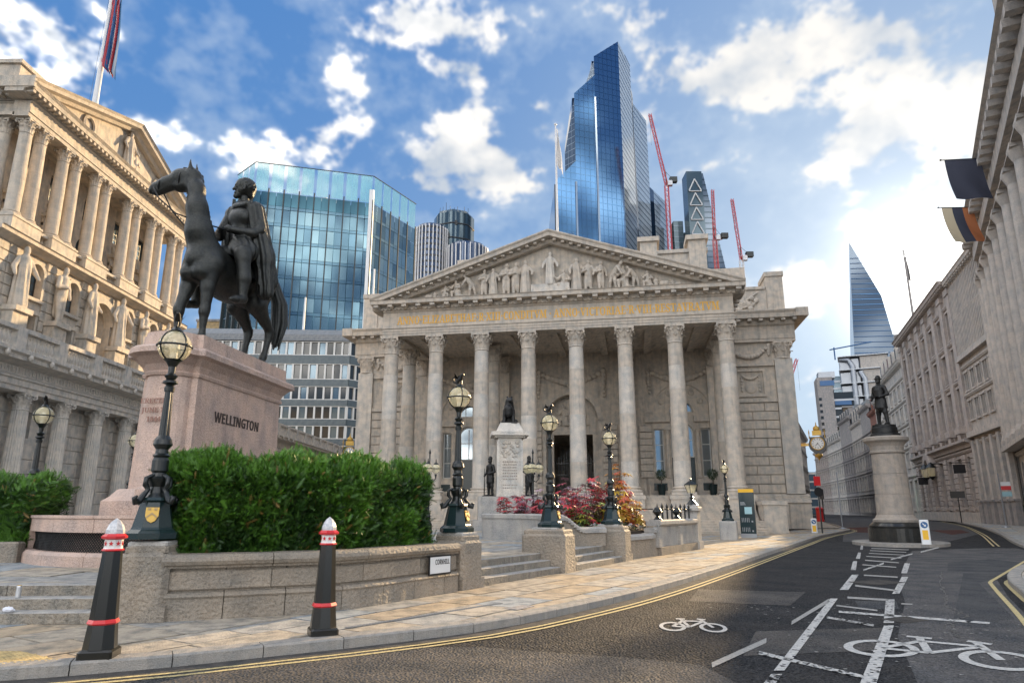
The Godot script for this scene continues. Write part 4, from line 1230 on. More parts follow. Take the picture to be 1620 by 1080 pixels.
func limp_flag(h: float, w: float) -> MB:
	var m := MB.new()
	var n := 10
	for i in n:
		for j in 8:
			var f := func(a: int, b: int) -> Vector3:
				var t := float(b) / 8; var u := float(a) / n
				return V(w * u * (0.5 + 0.9 * t) + 0.04 * sin(t * 7 + u * 5), -h * t - u * u * 0.9, 0.16 * sin(u * 9.0 + t * 2) * (0.4 + t))
			m.quad(f.call(i, j + 1), f.call(i + 1, j + 1), f.call(i + 1, j), f.call(i, j))
	return m
func tree_pot(at: Vector3, e: Node3D) -> void:
	var t := thing("potted_topiary", "clipped ball topiary in a dark tapered pot by the portico steps", "plant", e.transform * at, 0.0, "topiary pots on the portico")
	part(t, "pot", MB.new().lathe([P2(0.0, 0), P2(0.26, 0), P2(0.36, 1.0), P2(0.32, 1.0), P2(0.3, 0.9), P2(0, 0.9)], 12), M.iron_green)
	part(t, "stem", MB.new().tube([V(0, 0.9, 0), V(0.02, 1.4, 0)], [0.04, 0.04], 6), M.bark)
	var xs := []; var cs := []
	for i in 420:
		var d := V(rng.randfn(), rng.randfn(), rng.randfn()).normalized()
		xs.append(Transform3D(Basis(V(r(-1, 1), r(-1, 1), r(-1, 1)).normalized(), r(0, TAU)).scaled(Vector3.ONE * 0.9), V(0, 1.75, 0) + d * r(0.3, 0.44)))
		cs.append(Color(0.02, 0.05, 0.015) * r(0.6, 1.5))
	scatter(t, "foliage", sprig().mesh(), M.leaf, xs, cs)
func wing(e: Node3D, s: int) -> void:
	var o := Node3D.new()
	o.name = "side_wing"
	e.add_child(o, true)
	var w: Material = M.portland
	var X := func(a: float, b: float, y0: float, y1: float, z0: float, z1: float) -> MB:
		return MB.new().bb(minf(s * a, s * b), maxf(s * a, s * b), y0, y1, z0, z1)
	part(o, "wall", X.call(13.62, 19.2, 2.2, 17.0, -12, -9.4), w)
	part(o, "plinth", X.call(13.63, 19.7, 0.1, 2.15, -12, -8.7), M.portland)
	for k in 3: part(o, "plinth_stone", X.call(14.6 + k * 1.72, 16.28 + k * 1.72, 0.12, 2.0, -8.7, -8.6), M.portland)
	part(o, "plinth_cap", MB.new().runx([P2(-12, 2.15), P2(-8.5, 2.15), P2(-8.6, 2.4), P2(-8.95, 2.5), P2(-8.95, 2.7), P2(-9.2, 2.85), P2(-12, 2.85)], minf(s * 13.63, s * 19.75), maxf(s * 13.63, s * 19.75)), w)
	for k in 10:
		var y := 2.9 + k * 0.75
		var cut := 15.9 if k % 2 == 0 else 16.9
		for q in [[13.65, cut - 0.02], [cut + 0.02, 18.0]]:
			var a: float = q[0]; var b: float = q[1]
			part(o, "stone_block", MB.new().t_box(V(s * (a + b) / 2, y + 0.36, -9.32), V(b - a, 0.7, 0.22), 0.035), w)
	part(o, "string_course", X.call(13.63, 18.0, 10.42, 10.75, -9.5, -9.1), w)
	part(o, "string_course", X.call(13.63, 18.0, 6.2, 6.35, -9.5, -9.16), w)
	var pf := MB.new()
	var c := s * 15.95
	pf.bb(c - 1.25, c + 1.25, 13.1, 13.3, -9.42, -9.2); pf.bb(c - 1.25, c + 1.25, 10.9, 11.1, -9.42, -9.2)
	pf.bb(c - 1.25, c - 1.05, 11.1, 13.1, -9.42, -9.2); pf.bb(c + 1.05, c + 1.25, 11.1, 13.1, -9.42, -9.2)
	part(o, "panel_frame", pf, w)
	var rel := MB.new()
	garland(rel, V(c - 0.7, 12.8, -9.3), V(c + 0.7, 12.8, -9.3), 0.35, 0.1)
	for i in 5: rel.ball(V(c - 0.72, 12.6 - i * 0.28, -9.35), V(0.12, 0.18, 0.1), 6, 4).ball(V(c + 0.72, 12.6 - i * 0.28, -9.35), V(0.12, 0.18, 0.1), 6, 4)
	rel.ball(V(c, 11.8, -9.4), V(0.55, 0.62, 0.12), 10, 6)
	part(o, "panel_relief", rel, w)
	part(o, "string_course", X.call(13.63, 18.0, 13.55, 13.75, -9.5, -9.15), w)
	var ga := MB.new()
	garland(ga, V(c - 1.7, 15.3, -9.3), V(c + 1.7, 15.3, -9.3), 0.95, 0.2, 0.9)
	part(o, "garland", ga, w)
	part(o, "pilaster", X.call(18.02, 19.45, 2.85, 14.1, -9.6, -9.0), M.portland_pale)
	part(o, "pilaster_capital", CAP, w, V(s * 18.75, 14.14, -9.3)).scale = V(1.12, 1.1, 0.7)
	var en := MB.new().runx([P2(-12, 15.64), P2(-9.1, 15.64), P2(-9.1, 15.9), P2(-9.05, 15.9), P2(-9.05, 16.2), P2(-9.1, 16.22), P2(-9.1, 17.0), P2(-8.9, 17.1), P2(-8.8, 17.3), P2(-8.8, 17.5), P2(-8.15, 17.55), P2(-8.1, 17.9), P2(-7.95, 18.1), P2(-7.95, 18.2), P2(-12, 18.3)], minf(s * 13.64, s * 19.9), maxf(s * 13.64, s * 19.9))
	part(o, "entablature", en, w)
	part(o, "corner_cornice", X.call(19.9, 20.9, 17.55, 18.28, -40, -8.0), w)
	var md := MB.new()
	for i in 7: md.bb(s * (14.3 + i * 0.92) - 0.16, s * (14.3 + i * 0.92) + 0.16, 17.32, 17.53, -8.8, -8.25)
	part(o, "modillions", md, w).set_meta("kind", "stuff")
	part(o, "attic", X.call(13.64, 17.9, 18.3, 20.4, -12, -9.3), w)
	part(o, "attic_pier", X.call(17.9, 19.3, 18.3, 21.5, -12, -9.1).bb(minf(s * 17.8, s * 19.4), maxf(s * 17.8, s * 19.4), 21.5, 21.9, -12.1, -9.0), w)
	part(o, "attic_coping", X.call(13.64, 17.8, 20.4, 20.65, -12, -9.15), w)
	var tr := MB.new()
	for i in 12: tr.tube([V(s * (15.0 + r(-0.2, 0.2)), 18.6, -9.2), V(s * (16.2 + r(-1.0, 1.2)), 19.4 + r(-0.6, 0.9), -9.15)], [0.09, 0.06], 5)
	for i in 9: tr.ball(V(s * r(14.5, 17.2), r(18.6, 19.8), -9.2), V(0.26, 0.24, 0.15), 7, 5)
	part(o, "trophy_relief", tr, w)

func baluster() -> MB:
	return MB.new().lathe([P2(0.09, 0), P2(0.09, 0.06), P2(0.05, 0.1), P2(0.105, 0.3), P2(0.1, 0.4), P2(0.05, 0.62), P2(0.08, 0.68), P2(0.09, 0.74), P2(0.09, 0.8)], 7)
func bank() -> void:
	var b := thing("columned_bank_building", "massive pale stone bank with paired columns and a carved gable behind a screen wall", "building", V(-29, 0, -46.2), PI / 2)
	var w: Material = M.bank_stone
	var g: Material = M.bank_grey
	part(b, "upper_block", MB.new().bb(-10.3, 10.3, 9.5, 25.9, -30, -2.6), w)
	part(b, "rear_block", MB.new().bb(10.3, 80, 0.1, 13.5, -40, -6).bb(-10.3, 10.3, 0.1, 9.5, -30, -0.3), w)
	# ground floor screen wall with its arches and small windows
	var ops := []
	for i in 5:
		var x := -11.35 - 1.62 + i * 6.5
		ops.append([x - 0.35 + 3.25, 5.3, x + 0.35 + 3.25, 6.7])
	for x in [-13.0, -9.7]: ops.append([x - 0.55, 0.2, x + 0.55, 3.9, 1])
	for x in [-3.2, 3.3, 9.8]: ops.append([x - 0.85, 0.2, x + 0.85, 5.6, 1])
	var keep := []
	for o in ops:
		var clash := false
		for q in keep:
			if o[0] < q[2] and o[2] > q[0]: clash = true
		if not clash: keep.append(o)
	var sw := Node3D.new()
	sw.name = "screen_wall"
	b.add_child(sw)
	part(sw, "wall", MB.new().wall(-18, 75, 0.1, 7.4, keep, 0.5, 3.0), g)
	part(sw, "inner_wall", MB.new().bb(-18, 75, 0.1, 9.4, 0.4, 0.8), g)
	for k in 9:
		var y := 0.4 + k * 0.76
		var x := -17.8
		while x < 12:
			var ln := r(1.0, 1.5)
			var hit := false
			for o in keep:
				if x + ln > o[0] - 0.12 and x < o[2] + 0.12 and y + 0.7 > o[1] - 0.1 and y < o[3] + 0.1: hit = true
			if not hit: part(sw, "stone_block", MB.new().t_box(V(x + ln / 2, y + 0.36, 3.02), V(ln - 0.03, 0.73, 0.1), 0.025), g)
			x += ln
	for o in keep:
		if o.size() > 4:
			var am := MB.new()
			arch_band(am, V((o[0] + o[2]) / 2, o[3] - (o[2] - o[0]) / 2, 3.0), (o[2] - o[0]) / 2, (o[2] - o[0]) / 2 + 0.22, 0.12)
			am.bb(o[0] - 0.22, o[0], 0.1, o[3] - (o[2] - o[0]) / 2, 3.0, 3.12).bb(o[2], o[2] + 0.22, 0.1, o[3] - (o[2] - o[0]) / 2, 3.0, 3.12)
			part(sw, "arch_surround", am, g)
			var dm := MB.new().bb(o[0], o[2], 0.1, o[3], 2.42, 2.5)
			for i in 5:
				for j in 6: dm.bb(o[0] + 0.1 + i * (o[2] - o[0]) / 5.0, o[0] + (i + 0.85) * (o[2] - o[0]) / 5.0, 0.3 + j * 0.6, 0.75 + j * 0.6, 2.5, 2.55)
			part(sw, "bronze_door", dm, M.bronze_dark)
		else: window(sw, V((o[0] + o[2]) / 2, o[1], 2.6), o[2] - o[0], o[3] - o[1], 2, 3, M.window_frame, M.window_dark)
	part(sw, "end_wall", MB.new().bb(-18.4, -18.0, 0.1, 9.2, -40, 4.2), g)
	var c1 := capital(0.36, 0.85).mesh()
	var x := -14.6
	while x < 30:
		column(sw, "fluted_column", V(x, 0.9, 3.75), 0.43, 0.37, 6.5, 0.85, c1, [g], 4, 20)
		part(sw, "pedestal", MB.new().bb(x - 0.62, x + 0.62, 0.1, 0.9, 3.0, 4.4), g)
		x += 3.25
	part(sw, "entablature", MB.new().runx([P2(2.4, 7.4), P2(4.1, 7.4), P2(4.1, 7.66), P2(4.16, 7.66), P2(4.16, 7.95), P2(4.25, 8.0), P2(4.25, 8.08), P2(4.12, 8.1), P2(4.12, 8.62), P2(4.3, 8.7), P2(4.75, 8.8), P2(4.75, 9.0), P2(4.9, 9.1), P2(2.4, 9.2)], -18, 75), g)
	var key := MB.new()
	for i in 66:
		var kx := -17.5 + i * 0.5
		for q in [[0, 0.4, 0.0, 0.06], [0.34, 0.4, 0.06, 0.4], [0.06, 0.34, 0.34, 0.4], [0.06, 0.12, 0.14, 0.34], [0.12, 0.26, 0.14, 0.2], [0.4, 0.5, 0.0, 0.06]]: key.bb(kx + q[0], kx + q[1], 8.16 + q[2], 8.16 + q[3], 4.12, 4.16)
	part(sw, "key_frieze", key, M.portland_pale).set_meta("kind", "stuff")
	var lion := MB.new()
	var lx := -16.0
	while lx < 30:
		lion.ball(V(lx, 8.95, 4.85), V(0.16, 0.18, 0.12), 7, 5); lx += 1.625
	part(sw, "lion_masks", lion, g).set_meta("kind", "stuff")
	var bal := baluster()
	x = -16.2
	while x < 74:
		part(sw, "parapet_pier", MB.new().bb(x - 0.35, x + 0.35, 9.2, 10.5, 3.85, 4.4), g)
		var rail := MB.new().bb(x + 0.35, x + 2.9, 10.3, 10.52, 3.88, 4.38).bb(x + 0.35, x + 2.9, 9.2, 9.45, 3.9, 4.36)
		if x > 14: rail.bb(x + 0.35, x + 2.9, 9.45, 10.3, 4.0, 4.25)
		var bay := part(sw, "balustrade", rail, g)
		if x < 14:
			var bs := MB.new()
			for i in 9: bs.add(bal, Transform3D(Basis.IDENTITY, V(x + 0.52 + i * 0.275, 9.47, 4.12)))
			part(bay, "balusters", bs, g).set_meta("kind", "stuff")
		x += 3.25
	part(sw, "terrace_roof", MB.new().bb(-18, 75, 9.0, 9.22, -5.9, 3.9), g)
	# middle storey: rusticated, round windows, statues, great niche
	var mo := [[-1.35, 9.5, 1.35, 15.7, 1]]
	for q in [-6.9, -3.35, 3.35, 6.9]:
		mo.append([q - 0.62, 14.0, q + 0.62, 16.1, 1]); mo.append([q - 0.5, 11.6, q + 0.5, 13.0])
	part(b, "middle_wall", MB.new().wall(-10.3, 10.3, 9.2, 16.8, mo, 0.5, 0.0), w)
	var mside := MB.new()
	mside.quad(V(-10.3, 9.2, -26), V(-10.3, 9.2, 0), V(-10.3, 16.8, 0), V(-10.3, 16.8, -26))
	part(b, "middle_side_wall", mside, w)
	part(b, "niche_back", MB.new().bb(-1.4, 1.4, 9.5, 16, -1.9, -1.7).bb(-1.4, -1.36, 9.5, 15.9, -1.7, -0.5).bb(1.36, 1.4, 9.5, 15.9, -1.7, -0.5), g)
	window(b, V(-0.6, 13.2, -1.68), 1.0, 1.4, 2, 2, M.window_frame, M.window_blue)
	for o in mo.slice(1): window(b, V((o[0] + o[2]) / 2, o[1], -0.4), o[2] - o[0], o[3] - o[1], 3, 4, M.window_frame, M.window_blue, o.size() > 4, 0.04)
	for k in 11:
		var y := 9.6 + k * 0.64
		for q in [[-10.28, -9.4], [-9.38, -7.75], [-6.05, -5.6], [-5.58, -4.2], [-2.5, -2.0], [-1.98, -1.55], [1.55, 1.98], [2.0, 2.5], [4.2, 5.58], [5.6, 6.05], [7.75, 9.38], [9.4, 10.28]]:
			part(b, "stone_block", MB.new().t_box(V((q[0] + q[1]) / 2, y + 0.31, 0.04), V(q[1] - q[0] - 0.02, 0.6, 0.14), 0.03), w)
		for q in 3: part(b, "stone_block", MB.new().at(V(-10.32, y + 0.31, -0.9 - q * 1.7), -PI / 2).t_box(Z, V(1.66, 0.6, 0.1), 0.03), w)
	var am := MB.new()
	arch_band(am, V(0, 14.35, 0), 1.35, 1.8, 0.2)
	part(b, "niche_arch", am, w)
	for q in [-6.9, -3.35, 3.35, 6.9]:
		am = MB.new()
		arch_band(am, V(q, 15.48, 0), 0.62, 0.85, 0.14)
		am.bb(q - 0.8, q - 0.62, 14.0, 15.48, 0, 0.12).bb(q + 0.62, q + 0.8, 14.0, 15.48, 0, 0.12).bb(q - 0.9, q + 0.9, 13.8, 14.0, 0, 0.2).bb(q - 0.7, q + 0.7, 13.0, 13.25, 0, 0.22).bb(q - 0.68, q - 0.5, 11.5, 13.0, 0, 0.13).bb(q + 0.5, q + 0.68, 11.5, 13.0, 0, 0.13)
		part(b, "window_surround", am, w)
	var si := 0
	for q in [-8.5, -4.95, -1.75, 1.75, 4.95, 8.5]:
		part(b, "statue_bracket", MB.new().bb(q - 0.62, q + 0.62, 9.3, 12.6, 0, 0.75).bb(q - 0.72, q + 0.72, 12.6, 12.9, 0, 0.95), w)
		var s := part(b, "wall_statue", FIG[[0, 1, 0, 0, 1, 0][si]], w, V(q, 12.9, 0.45), 0.2 * (si % 3 - 1))
		s.scale = V(1.75, 1.92, 1.5)
		si += 1
	part(b, "string_course", MB.new().runx([P2(-26, 16.55), P2(0.2, 16.55), P2(0.4, 16.7), P2(0.75, 16.8), P2(0.75, 17.0), P2(0.85, 17.05), P2(-26, 17.1)], -11.05, 11.05), w)
	# loggia: column pairs on a parapet, balustrades between
	var c2 := capital(0.34, 0.86).mesh()
	for q in [-8.95, -5.5, -2.05, 2.05, 5.5, 8.95]:
		part(b, "loggia_pedestal", MB.new().bb(q - 1.22, q + 1.22, 17.1, 17.9, -0.75, 0.55).bb(q - 1.26, q + 1.26, 17.9, 18.02, -0.8, 0.6), w)
		for d in [-0.63, 0.63]: column(b, "column", V(q + d, 18.02, -0.05), 0.39, 0.335, 6.2, 0.86, c2, [w], 5)
	for q in [-1.35, -3.9]: column(b, "column", V(-9.58, 18.02, q), 0.39, 0.335, 6.2, 0.86, c2, [w], 5)
	part(b, "loggia_pedestal", MB.new().bb(-10.17, -9.0, 17.1, 18.0, -6, -0.85), w)
	for i in 5:
		var q: float = [-7.22, -3.78, 0.0, 3.78, 7.22][i]
		var hw: float = [0.5, 0.5, 0.83, 0.5, 0.5][i]
		var rail := part(b, "balustrade", MB.new().bb(q - hw, q + hw, 17.8, 17.98, -0.3, 0.3).bb(q - hw, q + hw, 17.1, 17.2, -0.28, 0.28), w)
		var bs := MB.new()
		var n := int(hw * 2 / 0.22)
		for k in n: bs.add(bal, Transform3D(Basis.from_scale(V(0.85, 0.75, 0.85)), V(q - hw + (k + 0.5) * hw * 2 / n, 17.2, 0)))
		part(rail, "balusters", bs, w).set_meta("kind", "stuff")
	var lo := []
	for q in [-7.22, -3.78, 3.78, 7.22]:
		lo.append([q - 0.62, 21.6, q + 0.62, 23.4]); lo.append([q - 0.6, 17.6, q + 0.6, 19.6])
	lo.append([-0.95, 17.4, 0.95, 20.6, 1]); lo.append([-0.7, 21.8, 0.7, 23.4])
	part(b, "loggia_wall", MB.new().wall(-10.2, 10.2, 17.0, 24.3, lo, 0.4, -1.9), w)
	for o in lo: window(b, V((o[0] + o[2]) / 2, o[1], -2.2), o[2] - o[0], o[3] - o[1], 3, 4, M.window_frame, M.window_blue, o.size() > 4, 0.05)
	for q in [-7.22, -3.78, 3.78, 7.22]:
		var ls := MB.new()
		ls.bb(q - 0.95, q + 0.95, 20.3, 20.55, -1.9, -1.45).bb(q - 0.85, q - 0.65, 17.2, 19.9, -1.9, -1.75).bb(q + 0.65, q + 0.85, 17.2, 19.9, -1.9, -1.75).bb(q - 0.85, q + 0.85, 19.7, 20.3, -1.9, -1.7)
		part(b, "window_surround", ls, w)
	var gl := MB.new()
	for q in [-3.78, 0.0, 3.78]:
		for i in 14: gl.ball(V(q + r(-0.6, 0.6), 21.0 + r(-0.3, 0.4), -1.8), V(0.16, 0.15, 0.12), 6, 4)
	part(b, "carved_garlands", gl, w)
	part(b, "loggia_ceiling", MB.new().bb(-10.2, 10.2, 24.3, 24.5, -2.6, -0.5), w)
	# entablature, cornice, pediment
	var ent := [P2(-0.6, 24.24), P2(0.36, 24.24), P2(0.36, 24.5), P2(0.42, 24.5), P2(0.42, 24.8), P2(0.36, 24.82), P2(0.36, 25.15), P2(0.5, 25.25), P2(-0.6, 25.3)]
	var cor := [P2(-0.6, 25.3), P2(0.5, 25.3), P2(0.55, 25.5), P2(1.0, 25.56), P2(1.05, 25.8), P2(1.2, 25.95), P2(-0.6, 26.0)]
	part(b, "entablature", MB.new().runx(ent, -10.2, 10.2), w)
	part(b, "cornice", MB.new().runx(cor, -11.1, 11.1), w)
	var se := MB.new()
	se.t = Transform3D(Basis(Vector3.UP, -PI / 2), V(-9.62, 0, 0))
	se.runx(ent, -26, -0.42)
	se.runx(cor, -26, -0.6)
	part(b, "side_entablature", se.home(), w)
	var md := MB.new()
	for i in 48: md.bb(-10.8 + i * 0.46 - 0.11, -10.8 + i * 0.46 + 0.11, 25.36, 25.55, 0.5, 0.96)
	for i in 10: md.bb(-10.6, -10.1, 25.36, 25.55, -0.8 - i * 0.46 - 0.11, -0.8 - i * 0.46 + 0.11)
	part(b, "modillions", md, w).set_meta("kind", "stuff")
	var rk := MB.new()
	for s in [-1, 1]: rk.runs([P2(-1.2, -0.55), P2(0.45, -0.55), P2(0.6, -0.35), P2(1.0, -0.3), P2(1.05, -0.1), P2(1.2, 0.05), P2(-1.2, 0.1)], V(s * 11.1, 26.15, 0), V(0, 29.8, 0))
	part(b, "raking_cornice", rk, w)
	for s in [-1, 1]: part(b, "cornice_end", MB.new().bb(s * 11.06 - 0.09, s * 11.06 + 0.09, 25.58, 26.29, -1.23, 1.12), w)
	var ty := MB.new()
	ty.tri(V(-10.8, 25.95, 0.1), V(10.8, 25.95, 0.1), V(0, 29.5, 0.1))
	part(b, "tympanum", ty, w)
	var rf := MB.new()
	for s in [-1, 1]: rf.quad(V(0, 29.75, -1.0), V(s * 10.9, 26.1, -1.0), V(s * 10.9, 26.1, -20), V(0, 29.75, -20))
	rf.tri(V(-10.9, 26.1, -1.0), V(10.9, 26.1, -1.0), V(0, 29.75, -1.0))
	part(b, "roof", rf, M.lead_roof)
	part(b, "roof_slab", MB.new().bb(-10.95, 10.95, 25.85, 26.08, -25, -0.62), w)
	part(b, "attic_block", MB.new().bb(-10.5, -8.1, 26.0, 27.5, -14, -0.4).bb(-10.65, -7.9, 27.5, 27.75, -14, -0.25), w)
	part(b, "pediment_figure", FIG[0], w, V(0.0, 26.1, 0.35)).scale = V(1.7, 1.6, 1.2)
	part(b, "pediment_figure", FIG[3], w, V(0.9, 26.1, 0.35)).scale = V(1.3, 1.3, 1.0)
	for s in [-1, 1]:
		var wr := MB.new()
		wr.t = Transform3D(Basis(Vector3.RIGHT, PI / 2), V(s * 4.6, 27.0, 0.16))
		wr.lathe([P2(0.45, -0.08), P2(0.62, -0.05), P2(0.68, 0.08), P2(0.52, 0.14), P2(0.45, 0.02)], 18)
		part(b, "wreath", wr, w)
	# flag over the gable
	var fp := thing("flagpole", "white flagpole with a limp red, white and blue flag above the bank gable", "flagpole", V(-31, 26, -45.0))
	part(fp, "pole", MB.new().lathe([P2(0.32, 2.0), P2(0.32, 3.0), P2(0.42, 3.1), P2(0.42, 3.3), P2(0.24, 3.5), P2(0.2, 6), P2(0.13, 20), P2(0.0, 20.2)], 12).lathe([P2(0.4, 0), P2(0.4, 2.0)], 12), M.mast_white)
	var cl := [M.crane_red, M.sign_blue, M.bollard_white, M.crane_red, M.sign_blue]
	for i in 5: part(fp, "flag_fold", limp_flag(8.5 - i * 0.4, 0.34), cl[i], V(0.16 + i * 0.12, 16.8 - i * 0.5, 0.12 * (i % 2)), r(-0.7, 0.7))
	part(fp, "halyard", MB.new().bar(V(-0.5, 2.5, 0), V(-0.16, 18, 0), 0.012, 3), M.window_frame)

# a terraced building: at is the left end of its front (seen from the street), x runs along it, z points into the street
func town(called: String, label: String, at: Vector3, th: float, L: float, H: float, depth: float, wm: Material, bays: int, floors: Array, gm: Material, fm: Material, cornice := 0.8, mansard := 0.0, piers := 0.0) -> Node3D:
	var b := thing(called, label, "building", at, th)
	var ops := []
	for f in floors:
		for i in bays:
			var c := L * (i + 0.5) / bays
			var hw: float = L / bays * f[2] / 2
			if f.size() > 4 and f[4] == 2:
				for d in [-1, 1]: ops.append([c + d * hw * 0.55 - hw * 0.42, f[0], c + d * hw * 0.55 + hw * 0.42, f[1]])
			elif f[3]: ops.append([c - hw, f[0], c + hw, f[1], 1])
			else: ops.append([c - hw, f[0], c + hw, f[1]])
	part(b, "wall", MB.new().wall(0, L, 0.1, H, ops, 0.45), wm)
	part(b, "rear_block", MB.new().bb(0, L, 0.1, H - 0.05, -depth, -0.46), wm)
	for o in ops: window(b, V((o[0] + o[2]) / 2, o[1], -0.36), o[2] - o[0], o[3] - o[1], 2 if o[2] - o[0] > 1.0 else 1, maxi(2, int((o[3] - o[1]) / 1.3)), fm, gm, o.size() > 4, 0.07)
	for i in floors.size():
		var f: Array = floors[i]
		part(b, "string_course", MB.new().runx([P2(0, f[1] + 0.5), P2(0.14, f[1] + 0.5), P2(0.28, f[1] + 0.7), P2(0.28, f[1] + 0.85), P2(0, f[1] + 0.9)], 0, L), wm)
		for o in ops:
			if absf(o[1] - f[0]) < 0.01:
				var sl := MB.new()
				sl.bb(o[0] - 0.15, o[2] + 0.15, o[1] - 0.18, o[1] - 0.003, 0, 0.2)
				if not f[3]: sl.bb(o[0] - 0.18, o[0] - 0.003, o[1], o[3], 0, 0.09).bb(o[2] + 0.003, o[2] + 0.18, o[1], o[3], 0, 0.09).bb(o[0] - 0.22, o[2] + 0.22, o[3] + 0.003, o[3] + 0.25, 0, 0.16)
				part(b, "window_surround", sl, wm)
	part(b, "cornice", MB.new().runx([P2(-0.4, H - 0.9), P2(0.1, H - 0.9), P2(0.25, H - 0.6), P2(cornice * 0.8, H - 0.45), P2(cornice * 0.85, H - 0.15), P2(cornice, H), P2(-0.4, H + 0.02)], -0.05, L + 0.05), wm)
	var mo := MB.new()
	var n := int(L / 0.9)
	for i in n: mo.bb(L * (i + 0.3) / n, L * (i + 0.7) / n, H - 0.72, H - 0.5, 0.1, cornice * 0.72)
	part(b, "modillions", mo, wm).set_meta("kind", "stuff")
	if piers > 0.0:
		for i in bays + 1:
			var x := clampf(L * i / bays, piers / 2, L - piers / 2)
			part(b, "pilaster", MB.new().bb(x - piers / 2, x + piers / 2, floors[0][1] + 1.0, H - 0.95, 0.0, 0.32).bb(x - piers * 0.65, x + piers * 0.65, H - 1.7, H - 0.96, 0, 0.45), wm)
	if mansard > 0.0:
		var m := MB.new()
		m.runx([P2(-0.2, H), P2(-depth, H), P2(-depth + 1.5, H + mansard), P2(-1.9, H + mansard)], 0.2, L - 0.2)
		part(b, "mansard_roof", m, M.lead_roof)
		for i in bays:
			var c := L * (i + 0.5) / bays
			var d := part(b, "dormer", MB.new().bb(c - 0.7, c + 0.7, H + 0.1, H + mansard * 0.75, -1.6, -0.15), wm)
			part(d, "pane", MB.new().bb(c - 0.5, c + 0.5, H + 0.4, H + mansard * 0.68, -0.15, -0.13), gm)
	return b
func line_south(D: float) -> Vector3: return V(23.7 + 0.37 * D, 0, -D)

